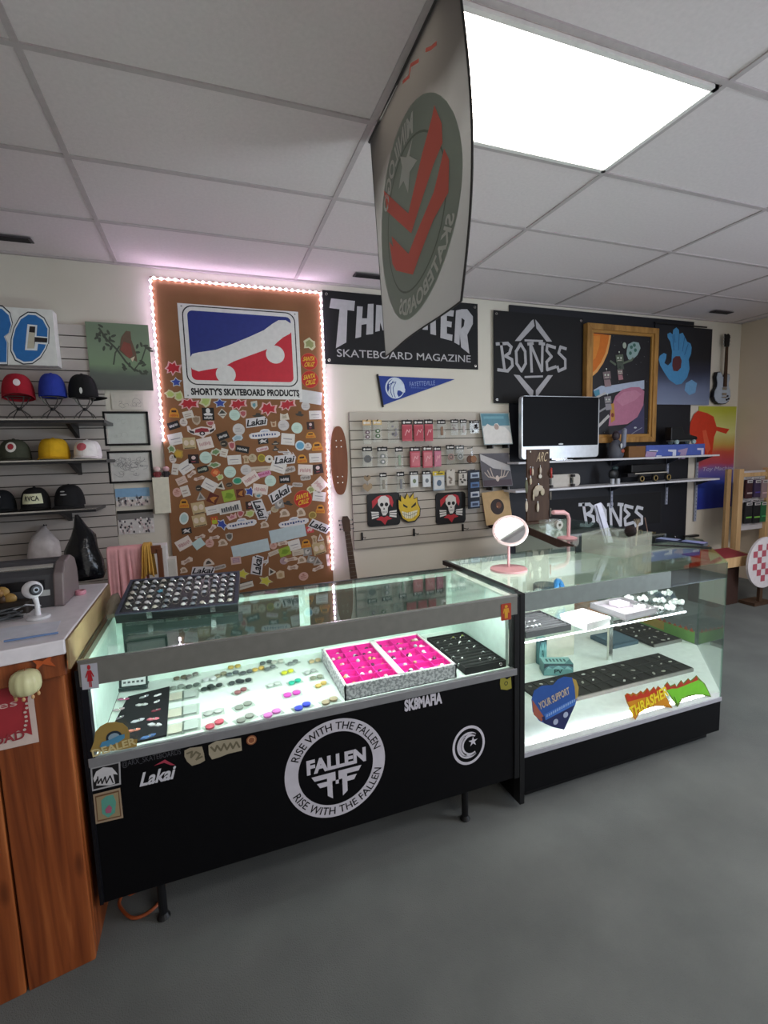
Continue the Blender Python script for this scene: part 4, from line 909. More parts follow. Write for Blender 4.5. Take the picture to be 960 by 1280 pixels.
# acoustic guitar leaning behind the cases
t = thing('acoustic_guitar', 'acoustic guitar with a long dark neck leaning by the wall behind the glass case', 'guitar', (1.09, 3.7, 0.02))
hA = Vector((wp(432, 648, 3.8)[0], 3.80, wp(432, 648, 3.8)[1])); hB = Vector((wp(434, 664, 3.79)[0], 3.79, wp(434, 664, 3.79)[1])); nB = Vector((wp(442, 722, 3.73)[0], 3.73, wp(442, 722, 3.73)[1]))
dn = (nB - hB).normalized(); side = Vector((1, 0, 0))
mb = MB(); P = [(-.03, 0), (-.034, .09), (-.02, .125), (.02, .125), (.034, .09), (.03, 0)]
mb.add([hB + side * p[0] - dn * p[1] + Vector((0, d, 0)) for d in (-.008, .008) for p in P], [tuple(range(6)), tuple(range(6, 12))] + [(i, (i + 1) % 6, 6 + (i + 1) % 6, 6 + i) for i in range(6)], M_DKWOOD)
hs_ = mb.build('headstock', t)
mb = MB()
for s in (-1, 1):
    for q in range(3):
        c = hB + side * (s * .042) - dn * (.02 + q * .036); mb.tube([c - side * s * .01, c + side * s * .012], .004, M_STEEL, 6); mb.ball(c + side * s * .014, (.006, .004, .008), M_BLK, 8, 5)
mb.build('tuning_pegs', hs_, smooth=True)
bodyTop = hB + dn * .44
mb = MB(); mb.add([p + side * s * w_ + Vector((0, d, 0)) for p, w_ in ((hB, .022), (bodyTop, .029)) for s in (-1, 1) for d in (-.012, .006)], [(0, 1, 3, 2), (4, 6, 7, 5), (0, 4, 5, 1), (2, 3, 7, 6), (0, 2, 6, 4), (1, 5, 7, 3)], M_DKWOOD); nk_ = mb.build('neck', t)
mb = MB()
for q in range(12): c = hB + dn * (.03 + .034 * q); mb.cbox(c + Vector((0, -.013, 0)), (.048, .002, .002), M_SILVER)
mb.build('frets', nk_)
sc = bodyTop + dn * .2; zz = sc
prof = [(.0, .02), (.09, .035), (.135, .1), (.125, .17), (.105, .23), (.13, .31), (.175, .4), (.17, .47), (.11, .53), (0, .55)]
P = [(p[0], p[1]) for p in prof] + [(-p[0], p[1]) for p in prof[-2:0:-1]]
O_ = bodyTop + Vector((0, .02, 0)); nrm = side.cross(dn)
T = Matrix(((side.x, dn.x, nrm.x, O_.x), (side.y, dn.y, nrm.y, O_.y), (side.z, dn.z, nrm.z, O_.z), (0, 0, 0, 1)))
mb = MB(); mb.prism(P, -.045, .045, C('#b07a3e', .35), T); mb.build('body', t, bevel=.004)

# ------------------------------------------------------------------ packaged parts on the middle slatwall
PK = []
def peg(x, z, n=1):
    o = MB().tube([(x, 3.83, z), (x, 3.74, z), (x, 3.733, z + .008)], .0035, M_BLK, 6).build('peg_hook')
    return o
def package(px0, py0, px1, py1, kind, lb, Y=3.755):
    x0, z1_ = wp(px0, py0, Y); x1, z0_ = wp(px1, py1, Y); w_ = x1 - x0; h_ = z1_ - z0_; cx = (x0 + x1) / 2
    t = thing('hanging_package', lb, 'package', (cx, Y, z0_), 'packaged parts hanging on the middle slatwall')
    hc, bc, cc, shape = kind
    hh = h_ * .22 if hc else 0
    if hc:
        A = Art(FW(Y - .004), .0006); A.slab([(x0, z1_ - hh), (x1, z1_ - hh), (x1, z1_), (x0, z1_)], hc, -.006, 0)
        A.ell(cx - w_ * .28, z1_ - hh * .55, hh * .26, hh * .26, '#d5d2ce', 1, 14); A.rect(cx - w_ * .1, cx + w_ * .36, z1_ - hh * .7, z1_ - hh * .4, '#cfcac8' if hc != '#c9b23c' else '#6b6030', 1)
        A.build('header_card', t, fix=False)
    mb = MB(); mb.rbox((cx, Y - .001, z0_ + (h_ - hh) / 2), (w_ * .97, .016, h_ - hh), .004, M_POUCH if bc is None else C(bc, .3)); mb.build('pouch', t, bevel=.0015)
    zc = z0_ + (h_ - hh) * .5; A = Art(FW(Y - .0085), .0008)
    if shape == 'disc': A.slab(ellpts(cx, zc, w_ * .36, w_ * .36, 22), cc, 0, .006); A.ring(cx, zc, w_ * .24, w_ * .14, '#5c5a58', 8, 18)
    elif shape == 'two':
        for s in (-1, 1): A.slab(ellpts(cx, zc + s * w_ * .26, w_ * .26, w_ * .22, 18), cc, 0, .007); A.ell(cx, zc + s * w_ * .26, w_ * .11, w_ * .1, '#cfcaca', 9, 14)
    elif shape == 'bar': A.slab(rrpts(cx, zc, w_ * .28, (h_ - hh) * .62, w_ * .08), cc, 0, .007)
    elif shape == 'slab':
        A.slab(rrpts(cx, zc, w_ * .78, (h_ - hh) * .82, .006), cc, 0, .004); A.line([(cx - w_ * .25, zc - h_ * .12), (cx - w_ * .05, zc + h_ * .14), (cx + w_ * .12, zc + h_ * .02), (cx + w_ * .22, zc + h_ * .16)], .006, '#d9a6a8', 9)
    elif shape == 'dots':
        rr = random.Random(int(px0 * 10))
        for q in range(7): A.slab(ellpts(cx + rr.uniform(-.3, .3) * w_, zc + rr.uniform(-.35, .35) * (h_ - hh), w_ * .1, w_ * .1, 10), cc, 0, .005)
    elif shape == 'card': A.slab([(cx - w_ * .42, zc - (h_ - hh) * .4), (cx + w_ * .42, zc - (h_ - hh) * .4), (cx + w_ * .42, zc + (h_ - hh) * .4), (cx - w_ * .42, zc + (h_ - hh) * .4)], '#cfd2d4', 0, .002); A.ell(cx, zc, w_ * .2, w_ * .24, cc, 5, 16)
    A.build('contents', t, fix=False)
    o = peg(cx, z1_ - .006); tag(o, lb.split(' hanging')[0].replace('package', '') + ' is held by this black peg', 'hook', 'black peg hooks of the middle slatwall')
    o['label'] = 'black peg hook holding the ' + lb.split(',')[0]
K_RED = ('#1b181a', '#b5525c', '#a83e4c', 'slab'); K_BLK = '#1b181a'
zA = lambda q: (440 + q[0] / 8, 500 + q[1] / 8, 440 + q[2] / 8, 500 + q[3] / 8)
zB = lambda q: (540 + q[0] / 8, 500 + q[1] / 8, 540 + q[2] / 8, 500 + q[3] / 8)
for q, k, lb in (
    (zA((105, 200, 195, 440)), ('#c9a878', None, '#6b5660', 'two'), 'top row package with two purplish wheels, leftmost of the slatwall'),
    (zA((205, 200, 300, 420)), ('#c9ae78', None, '#4f6a4a', 'two'), 'top row package with two green wheels, beside the purplish ones'),
    (zA((355, 210, 470, 430)), (None, None, '#8f8a92', 'dots'), 'top row clear package with grey bits and no header card'),
    (zA((495, 200, 602, 410)), K_RED, 'top row red package, leftmost of three red ones there'),
    (zA((612, 200, 715, 410)), K_RED, 'top row red package, middle of three red ones there'),
    (zA((722, 195, 810, 410)), K_RED, 'top row red package, rightmost of three red ones there'),
    (zA((850, 200, 935, 380)), (K_BLK, None, '#8a6a56', 'bar'), 'top row clear package with a brown bar, right of the red ones'),
    (zB((185, 195, 262, 352)), (K_BLK, None, '#9c8f8c', 'dots'), 'top row clear package with small grey bits, second from the right'),
    (zB((280, 195, 345, 350)), (K_BLK, None, '#b3a7a2', 'bar'), 'narrow top row clear package with a pale bar'),
    (zB((372, 205, 470, 330)), ('#2a2a2c', None, '#3c3a3c', 'dots'), 'top row package with dark bits beside the blue record sleeve'),
    (zA((100, 470, 205, 665)), (K_BLK, None, '#5e6062', 'disc'), 'second row package with one round grey wheel, leftmost of the row'),
    (zA((250, 470, 357, 665)), (K_BLK, None, '#7f8280', 'two'), 'second row package with two grey wheels, second from the left'),
    (zA((430, 470, 510, 685)), (K_BLK, None, '#8fa08c', 'bar'), 'narrow second row package with a pale green bar'),
    (zA((575, 470, 682, 672)), ('#2a1c20', '#b04a58', '#c06a74', 'slab'), 'second row red package, leftmost of two red ones'),
    (zA((702, 462, 806, 675)), ('#3a2a26', '#b04a58', '#c4747c', 'slab'), 'second row red package, right one of two red ones'),
    (zA((815, 465, 892, 665)), ('#22181c', '#b86a80', '#c27a90', 'slab'), 'second row pink package, right of the red ones'),
    (zB((140, 450, 225, 645)), (K_BLK, None, '#a3827c', 'disc'), 'second row clear package with one round brownish part'),
    (zB((232, 455, 320, 632)), ('#55585a', None, '#9fa3a0', 'disc'), 'second row clear package with one round pale part'),
    (zA((275, 730, 350, 915)), (K_BLK, None, '#8a8478', 'bar'), 'third row slim package with a grey green bar, second from the left'),
    (zA((445, 720, 525, 915)), (K_BLK, None, '#7c7c80', 'bar'), 'third row slim package with a dark grey bar, third from the left'),
    (zA((575, 715, 662, 870)), (K_BLK, '#cfcec6', '#6f7a5e', 'card'), 'third row white carded package with an olive part'),
    (zA((700, 710, 787, 866)), (K_BLK, '#cdd0d4', '#6a7078', 'card'), 'third row white carded package with a grey part'),
    (zA((805, 715, 925, 900)), ('#c9b23c', '#a9b8c6', '#5c6f86', 'card'), 'third row pale blue package with a yellow header'),
    (zB((140, 700, 228, 852)), (None, '#cfcac4', '#9a8f88', 'dots'), 'third row small white box package'),
    (zB((262, 700, 348, 852)), ('#3a3836', '#c9c4be', '#5f5a58', 'dots'), 'third row small white package with a dark left edge')):
    package(*q, k, lb)
# butterfly shaped tan parts, hanging round leather thing, tall dark strip of cards
x, z = wp(459, 603, 3.76)
t = thing('hanging_ornament', 'tan heart shaped cards hanging at the left end of the third row', 'package', (x, 3.76, z - .04))
A = Art(FW(3.757), .001)
for dz, s, c in ((.035, .03, '#8f7a60'), (-.04, .042, '#9a8468')): A.slab([(x + s * q[0], z + dz + s * q[1]) for q in ((0, .3), (.5, .8), (1, .5), (.9, -.2), (0, -.9), (-.9, -.2), (-1, .5), (-.5, .8))], c, 0, .003)
A.build('cards', t, fix=False); MB().tube([(x, 3.757, z + .05), (x, 3.757, z - .04)], .001, M_BLK, 5).build('string', t)
tag(peg(x, z + .05), 'black peg hook holding the tan heart shaped cards', 'hook', 'black peg hooks of the middle slatwall')
x, z = wp(590, 574, 3.74)
t = thing('hanging_medallion', 'round brown leather pulley shaped item hanging from a wire in the second row', 'keyring', (x, 3.74, z - .05))
for dx, c in ((-.022, '#5c3a2a'), (.012, '#8a6244')): MB().lathe([(.001, -.006), (.03, -.006), (.033, 0), (.03, .006), (.001, .006)], C(c, .6), Matrix.Translation((x + dx, 3.74 - .004 * (dx > 0), z)) @ Matrix.Rotation(pi / 2, 4, 'X'), 22).build('disc', t, smooth=True)
MB().tube([(x - .005, 3.74, z + .03), (x - .008, 3.742, z + .07), (x, 3.745, z + .1), (x + .008, 3.742, z + .07), (x + .005, 3.74, z + .03)], .0016, M_CHROME, 5).build('wire_loop', t)
tag(peg(x, z + .1), 'black peg hook holding the round brown leather item', 'hook', 'black peg hooks of the middle slatwall')
xa, za = wp(585, 588, 3.75); xb, zb_ = wp(600, 635, 3.75)
t = thing('card_strip', 'tall dark blue strip of small printed cards at the right of the third row', 'package', ((xa + xb) / 2, 3.75, zb_))
A = Art(FW(3.752), .0008); A.slab([(xa, zb_), (xb, zb_), (xb, za), (xa, za)], '#1c2230', -.006, 0); A.build('backing_strip', t, fix=False)
n = 4
for q in range(n):
    A = Art(FW(3.7505), .0008); zc = zb_ + (za - zb_) * (q + .45) / n; A.slab([(xa + .025, zc - .026), (xb - .005, zc - .022), (xb - .006, zc + .028), (xa + .026, zc + .024)], ('#8fa0bc', '#c9ccd4', '#5c7aa8', '#a9b4c4')[q], 0, .001)
    A.rect(xa + .04, xb - .02, zc - .012, zc + .01, '#3c4660', 3); A.build('printed_card', t, fix=False)
tag(peg((xa + xb) / 2, za + .003), 'black peg hook holding the tall dark blue card strip', 'hook', 'black peg hooks of the middle slatwall')
for i, (px, py) in enumerate(((453, 671), (518, 666), (579, 660))):
    x, z = wp(px, py, 3.80); mb = MB(); mb.box(x - .006, x + .006, 3.80, 3.816, z - .03, z + .035, M_BLK); mb.tube([(x, 3.80, z), (x, 3.72, z), (x, 3.71, z + .01)], .003, M_BLK, 6)
    tag(mb.build('peg_hook'), ('leftmost', 'middle', 'rightmost')[i] + ' empty black peg hook low on the middle slatwall', 'hook', 'black peg hooks of the middle slatwall')

# skull and flame plates on the slatwall
zS = zoom(400, 500, 3.692, 3.80)
def plate(lb, x0, y0, x1, y1):
    a = zS(x0, y1); b_ = zS(x1, y0); cx = (a[0] + b_[0]) / 2; cz = (a[1] + b_[1]) / 2; w_ = b_[0] - a[0]; h_ = b_[1] - a[1]
    t = thing('skull_cushion', lb, 'decoration', (cx, 3.80, a[1]), 'black square skull pieces on the slatwall')
    A = Art(FW(3.80), .0007); A.slab(rrpts(cx, cz, w_, h_, .03, 5), C('#0e0c0e', .5), -.012, 0)
    A.build('square_backing', t)
    A = Art(FW(3.80), .0007); P = lambda u, v: (cx + u * w_ / 2, cz + v * h_ / 2)
    rd, wh, bk = C('#b52a34', .5), C('#d9d6d2', .5), C('#0e0c0e', .5)
    A.poly([P(-.7, .1), P(-.72, .55), P(-.4, .8), P(-.2, .86), P(.3, .86), P(.5, .75), P(.6, .4), P(.52, .1), P(.3, .5), P(-.35, .5)], rd, 1)
    A.poly([P(*q) for q in ((-.5, -.6), (-.2, -.4), (0, -.48), (.2, -.4), (.5, -.6), (.2, -.66), (.04, -.95), (-.2, -.66))], rd, 1)
    A.poly([P(*q) for q in ((-.36, .3), (-.36, .6), (-.15, .82), (.1, .84), (.32, .66), (.36, .3), (.24, .1), (.22, -.2), (.1, -.36), (-.08, -.36), (-.16, -.16), (-.2, .06))], wh, 2)
    for s in (-.13, .16): A.ell(*P(s, .3), w_ * .055, h_ * .06, bk, 3, 14)
    A.poly([P(.0, .14), P(.06, .0), P(-.05, .0)], bk, 3)
    for k in range(5): A.line([P(-.1 + .065 * k, -.1), P(-.1 + .065 * k, -.2)], .003, bk, 3)
    for s in (-1, 1):
        for k in range(3): A.poly([P(s * (.8 - .02 * k), -.08 - .17 * k), P(s * (.35), -.12 - .12 * k), P(s * .3, -.2 - .12 * k), P(s * (.76), -.2 - .17 * k)], wh, 4)
    A.build('printed_skull', t, fix=False)
plate('black square with a white skull and red flare, left one beside the yellow flame face', 222, 425, 367, 587)
plate('black square with a white skull and red flare, right one away from the yellow piece', 537, 422, 671, 575)
t = thing('flame_ornament', 'yellow flame-topped round piece on the slatwall beside the left black skull square', 'decoration', (1.6, 3.80, 1.0))
P = [(362, 500), (360, 460), (372, 470), (372, 440), (390, 458), (400, 432), (412, 455), (428, 430), (430, 458), (445, 450), (447, 475), (458, 500), (456, 530), (435, 555), (405, 560), (380, 545)]
cxm = sum(p[0] for p in P) / len(P); cym = sum(p[1] for p in P) / len(P)
A = Art(FW(3.788), .0007); A.slab([zS(cxm + (p[0] - cxm) * 1.08, cym + (p[1] - cym) * 1.07) for p in P], C('#14120c', .5), -.012, 0); A.poly([zS(*p) for p in P], C('#cfae2c', .5), 1)
bk = C('#14120c', .5)
A.poly([zS(*p) for p in ((380, 478), (402, 492), (400, 498), (382, 490))], bk, 2); A.poly([zS(*p) for p in ((440, 470), (418, 492), (420, 498), (440, 484))], bk, 2)
A.poly([zS(*p) for p in ((374, 512), (400, 520), (448, 506), (442, 530), (420, 546), (395, 546), (378, 530))], C('#d9d4b8', .5), 2)
A.line([zS(*p) for p in ((376, 522), (410, 534), (446, 516))], .003, bk, 3)
for q in range(6): A.line([zS(385 + q * 10, 516), zS(387 + q * 9.5, 544)], .0025, bk, 3)
A.build('printed_face', t, fix=False)

# record sleeves leaning on the slatwall
def sleeve(name, lb, cat, quad, base, deco):
    Y0_ = 3.755; P = [wp(px, py, Y0_ + (.03 if i < 2 else -.01)) for i, (px, py) in enumerate(quad)]
    yy = [Y0_ + .03, Y0_ + .03, Y0_ - .01, Y0_ - .01]
    V = [Vector((p[0], y, p[1])) for p, y in zip(P, yy)]; O_ = V[3]; U = V[2] - V[3]; W_ = V[0] - V[3]; nn = U.cross(W_).normalized()
    if nn.y > 0: nn = -nn
    fr = lambda a, b_, h: tuple(O_ + U * a + W_ * b_ + nn * h)
    t = thing(name, lb, cat, tuple(V[3]))
    A = Art(fr, .0006); A.slab([(0, 0), (1, 0), (1, 1), (0, 1)], base, -.004, 0); A.build('sleeve', t, fix=False)
    A = Art(fr, .0006); deco(A); A.build('cover_art', t, fix=False)
    for s in (.25, .8):
        q = O_ + U * s; o = MB().box(q.x - .006, q.x + .006, q.y - .02, 3.816, q.z - .035, q.z - .002, M_BLK).build('peg_hook')
        tag(o, 'black ' + ('left' if s < .5 else 'right') + ' peg hook under the ' + lb.split(' leaning')[0], 'hook', 'black peg hooks of the middle slatwall')
def d1(A):
    A.rect(.02, .98, .55, .98, '#5a8796', 1); A.rect(.02, .98, .02, .6, '#b9c0c0', 1.5); A.poly([(.02, .02), (.98, .02), (.98, .35), (.8, .55), (.62, .58), (.55, .68), (.45, .66), (.4, .56), (.2, .66), (.02, .5)], '#d6d3cf', 2); A.ell(.5, .56, .08, .09, '#a8948c', 3); A.rect(.1, .8, .82, .9, '#6c9caa', 3)
def d2(A):
    A.rect(.02, .98, .02, .98, '#57545a', 1); A.poly([(.02, .98), (.98, .62), (.98, .45), (.4, .55), (.02, .8)], '#b7b4b4', 2); A.rect(.02, .98, .02, .2, '#4a3c44', 2)
    for s in (-1, 1):
        for k in range(3): A.line([(.5, .22), (.5 + s * (.14 + .08 * k), .3), (.5 + s * (.2 + .1 * k), .55 - .06 * k)], .03, '#b5a69c', 3 + k * .2)
    A.ell(.5, .24, .06, .09, '#c9bab0', 4)
def d3(A): A.ell(.5, .52, .25, .24, '#2b1a14', 1, 32); A.ell(.56, .56, .1, .1, '#6b3e28', 2, 20); A.ell(.5, .52, .03, .03, '#b07a54', 3, 12)
sleeve('record_sleeve', 'blue and white square record sleeve leaning at the top right of the slatwall', 'record sleeve', ((600, 516.5), (635.5, 516.5), (641, 555), (605.5, 556)), '#9fb0b4', d1)
sleeve('record_sleeve', 'grey square record sleeve with a horned shape leaning below the blue one', 'record sleeve', ((599, 567), (634, 567.5), (641, 607), (604.5, 609)), '#6a676c', d2)
sleeve('record_plaque', 'tan square board with a dark round disc leaning below the grey sleeve', 'plaque', ((602, 616), (637, 613), (641, 652), (608, 657)), C('#c4a578', .7), d3)

# ================================================================== RIGHT PART OF THE BACK WALL
tag(MB().box(2.667, 5.0, 3.832, WY - .001, .5, 2.862, C('#11131c', .55)).build('wall_panel'), 'large black wall panel behind the screen, painting and white shelves', 'wall panel')
z5 = zoom(600, 370, 2.667, 3.822); L5 = lambda *p: [z5(*q) for q in p]
t, A = banner_base('skate_banner', 'black banner with white angular letters inside a diamond above the dark screen', 'banner', 2.492, 3.50, 1.985, 2.80, C('#0c0b0e', .7), Y=3.822, eyes=True)
WT2 = C('#aaa8ac', .6)
for q in (((178, 78), (182, 100), (135, 150), (116, 150), (172, 82)), ((184, 78), (196, 92), (240, 152), (222, 152), (188, 108)), ((112, 262), (132, 264), (178, 316), (176, 336), (168, 334)), ((243, 264), (226, 264), (186, 314), (186, 336), (192, 334))): A.poly(L5(*q), WT2, 1)
A.line(L5((150, 148), (208, 150)), .018, WT2, 1); A.line(L5((150, 270), (208, 268)), .018, WT2, 1)
def glyph(A, strokes, w_, m, L=2):
    for s in strokes: A.line(s, w_, m, L)
def bones(A, Z, S, m, w_):
    # five jagged letters drawn as strokes; Z maps drawing coordinates
    for st in (((70, 158), (82, 248)), ((55, 160), (92, 158), (104, 170), (98, 190), (84, 200), (106, 212), (108, 232), (92, 250), (60, 246)),
               ((135, 160), (120, 185), (122, 225), (138, 250), (152, 225), (150, 185), (135, 160)),
               ((172, 252), (168, 160), (206, 250), (208, 158)), ((160, 160), (176, 158)), ((198, 158), (214, 160)),
               ((250, 172), (224, 164), (222, 182), (238, 202), (222, 220), (224, 246), (252, 236)),
               ((286, 176), (268, 170), (262, 190), (284, 212), (284, 240), (262, 250), (258, 236))): A.line([Z(*p) for p in st], w_, m, 2)
bones(A, z5, None, WT2, .028)
A.build('printed_cloth', t, fix=False)
# lower banner
zb6 = zoom(690, 620, 6, 3.826)
t, A = banner_base('skate_banner', 'lower black banner with jagged white letters below the white shelves', 'banner', 3.0, 4.6, .72, 1.06, C('#0c0d12', .7), Y=3.828, eyes=False)
WT3 = C('#c9cbd4', .6)
zb7 = lambda x, y: zb6(205 + (x - 55) * 2.05, 62 + (y - 158) * 1.75)
bones(A, zb7, None, WT3, .034)
A.build('printed_cloth', t, fix=False)

# framed space painting
z8 = zoom(720, 400, 8, 3.79); L8 = lambda *p: [z8(*q) for q in p]
t = thing('space_painting', 'tall gilt framed painting of robots and planets in black space', 'painting', (3.97, 3.81, 1.6))
x0, x1, z0, z1_ = 3.507, 4.43, 1.60, 2.745
def mitre(mb, x0, x1, z0, z1, w_, y0, y1, m):
    for (P) in (((x0, z1), (x1, z1), (x1 - w_, z1 - w_), (x0 + w_, z1 - w_)), ((x0, z0), (x0 + w_, z0 + w_), (x1 - w_, z0 + w_), (x1, z0)), ((x0, z0), (x0, z1), (x0 + w_, z1 - w_), (x0 + w_, z0 + w_)), ((x1, z0), (x1 - w_, z0 + w_), (x1 - w_, z1 - w_), (x1, z1))):
        mb.add([(p[0], y, p[1]) for y in (y0, y1) for p in P], [(0, 1, 2, 3), (4, 5, 6, 7)] + [(i, (i + 1) % 4, 4 + (i + 1) % 4, 4 + i) for i in range(4)], m)
mb = MB(); mitre(mb, x0, x1, z0, z1_, .055, 3.77, 3.83, M_GOLDWOOD); mb.build('frame', t, bevel=.003)
mb = MB(); mitre(mb, x0 + .055, x1 - .055, z0 + .055, z1_ - .055, .028, 3.782, 3.83, C('#a87c40', .35)); mb.build('inner_molding', t, bevel=.002)
A = Art(FW(3.80), .0006); bx = (x0 + .08, x1 - .08, z0 + .08, z1_ - .08)
A.slab([(bx[0], bx[2]), (bx[1], bx[2]), (bx[1], bx[3]), (bx[0], bx[3])], C('#17161c', .5), -.01, 0)
def clipr(P):
    for f in (lambda p: p[0] - bx[0], lambda p: bx[1] - p[0], lambda p: p[1] - bx[2], lambda p: bx[3] - p[1]): P = clip(P, f)
    return P
CP = lambda pts, c, L: (lambda Q: A.poly(Q, c, L) if len(Q) > 2 else None)(clipr(pts))
CP(L8((100, 120), (358, 150), (348, 220), (325, 330), (280, 430), (220, 520), (150, 580), (100, 600)), '#e0a05a', 1)
CP(L8((100, 120), (340, 148), (328, 225), (300, 330), (255, 425), (200, 500), (140, 555), (100, 570)), '#cf6f1c', 2)
CP(L8((150, 160), (250, 150), (240, 260), (200, 380), (150, 420)), '#d98630', 3)
CP(L8((360, 1160), (690, 1130), (690, 830), (560, 1030)), '#3c3a5a', 1)
CP(L8((180, 700), (260, 655), (300, 660), (440, 640), (560, 620), (690, 600), (690, 690), (520, 690), (400, 720), (240, 760)), '#a9b4c9', 2)
CP(L8((180, 710), (240, 690), (245, 745), (200, 765)), '#4f8ea6', 3)
CP(L8((330, 1060), (350, 900), (400, 760), (470, 695), (560, 670), (640, 670), (690, 710), (680, 850), (620, 970), (520, 1040)), '#b0708a', 4)
CP(L8((400, 800), (480, 720), (600, 700), (660, 740), (600, 800), (470, 860)), '#bd8098', 5)
CP(L8((350, 840), (385, 830), (395, 1000), (355, 1030)), '#b8863a', 6); CP(ellpts(*z8(370, 950), .018, .022, 12), '#7a2f22', 7)
CP(L8((515, 300), (530, 240), (580, 215), (635, 225), (652, 280), (620, 350), (560, 405), (530, 390), (512, 340)), '#8fa7a6', 3)
for q in ((560, 270), (600, 300), (550, 330), (590, 250)): CP(ellpts(*z8(*q), .02, .018, 10), '#3f6a5f', 4)
CP(ellpts(*z8(492, 252), .024, .03, 14), '#a9b3a4', 3)
def robot(cx, cy, s, c1, c2, L):
    CP([z8(cx + a * s, cy + b_ * s) for a, b_ in ((-40, -35), (35, -45), (42, 30), (-32, 38))], c1, L)
    for dx in (-16, 14): CP(ellpts(*z8(cx + dx * s, cy - 6 * s), .010 * s, .010 * s, 10), '#cfd6c9', L + 1)
    A.line([z8(cx - 20 * s, cy + 18 * s), z8(cx + 20 * s, cy + 15 * s)], .005, '#cfc4b9', L + 1)
    CP([z8(cx + a * s, cy + b_ * s) for a, b_ in ((-28, 42), (34, 38), (46, 105), (-20, 115))], c2, L)
    A.line([z8(cx, cy - 40 * s), z8(cx - 4 * s, cy - 62 * s)], .005, c1, L); CP(ellpts(*z8(cx - 4 * s, cy - 66 * s), .008, .008, 8), '#cfd6c9', L + 1)
robot(440, 385, 1, '#5c6656', '#4a5248', 8); robot(312, 555, 1, '#7a6a6c', '#8c7478', 8); robot(322, 800, .9, '#7f7b80', '#8f8b92', 8); robot(445, 520, .7, '#8c7a78', '#a87880', 7)
A.line([z8(480, 430), z8(560, 400), z8(575, 380)], .02, '#5c6656', 8); A.line([z8(400, 445), z8(350, 410)], .02, '#5c6656', 8)
A.line([z8(230, 920), z8(300, 880)], .02, '#8f8f92', 6); A.line([z8(222, 1070), z8(290, 1000), z8(330, 960)], .03, '#b9b6b4', 6); A.line([z8(215, 770), z8(300, 730)], .02, '#b9b6b4', 6)
A.line([z8(560, 1140), z8(665, 1075)], .004, '#a9b0b9', 6); CP(ellpts(*z8(598, 1076), .02, .009, 12), '#b9bec4', 7)
rr = random.Random(2)
for k in range(26): CP(ellpts(rr.uniform(bx[0], bx[1]), rr.uniform(bx[2], bx[3]), .003, .003, 6), '#8f929c', 1.2)
A.build('painted_canvas', t, fix=False)

# blue hand banner
HX0, HX1, HZ0, HZ1 = 4.432, 5.268, 1.99, 2.80
t = thing('hand_banner', 'dark banner with a blue open hand fading to a misty bottom', 'banner', ((HX0 + HX1) / 2, 3.83, HZ0))
m, nt, b, N, L = nodemat('hand_banner_cloth')
tc = N('TexCoord'); sp = N('SeparateXYZ'); mp = N('MapRange'); ns = N('TexNoise'); ad = N('Math'); r = N('ValToRGB')
mp.inputs[1].default_value = 0; mp.inputs[2].default_value = .81; ns.inputs['Scale'].default_value = 4; ad.operation = 'MULTIPLY_ADD'; ad.inputs[1].default_value = .12
L(tc.outputs['Object'], sp.inputs[0]); L(sp.outputs[2], mp.inputs[0]); L(tc.outputs['Object'], ns.inputs['Vector']); L(ns.outputs['Fac'], ad.inputs[0]); L(mp.outputs[0], ad.inputs[2]); L(ad.outputs[0], r.inputs[0])
r.color_ramp.elements[0].position = .06; r.color_ramp.elements[0].color = lin('#7f8ba8'); r.color_ramp.elements[1].position = .66; r.color_ramp.elements[1].color = lin('#101018')
for p_, c_ in ((.25, '#6c7796'), (.38, '#464f6a'), (.5, '#23263a')):
    e = r.color_ramp.elements.new(p_); e.color = lin(c_)
L(r.outputs[0], b.inputs['Base Color']); b.inputs['Roughness'].default_value = .6
MB().box(HX0, HX1, 3.822, 3.8315, HZ0, HZ1, m).build('cloth', t, fix=True)
z9 = zoom(820, 390, 6.736, 3.8215); L9 = lambda *p: [z9(*q) for q in p]
A = Art(FW(3.8215), .0006); HB, HD = C('#4a8fc2', .5), C('#2c5f92', .5)
A.poly(L9((22, 400), (30, 370), (65, 345), (88, 355), (85, 390), (70, 430), (100, 450), (130, 420), (135, 330), (120, 250), (98, 215), (95, 185), (120, 172), (140, 190), (145, 150), (170, 130), (192, 150), (195, 185), (225, 175), (242, 210), (262, 250), (290, 265), (300, 300), (295, 350), (275, 400), (282, 480), (262, 550), (215, 605), (170, 612), (110, 570), (70, 510), (35, 450)), HB, 1)
for q in (((140, 200), (150, 320)), ((195, 190), (188, 320)), ((240, 215), (222, 330)), ((150, 190), (160, 255)), ((270, 270), (240, 360))): A.line(L9(*q), .009, HD, 2)
A.poly(L9((140, 395), (165, 372), (200, 372), (215, 410), (208, 470), (180, 500), (145, 495), (135, 450)), C('#5a2a30', .5), 3)
A.poly(L9((250, 600), (300, 570), (345, 600), (330, 680), (280, 700), (240, 660)), C('#6fa0cc', .6), 1)
A.build('printed_hand', t, fix=False)
MB().tube([(HX0 - .02, 3.815, HZ1 + .012), (HX1 - .1, 3.815, HZ1 + .012)], .008, M_BLK).build('hanging_rod', t)

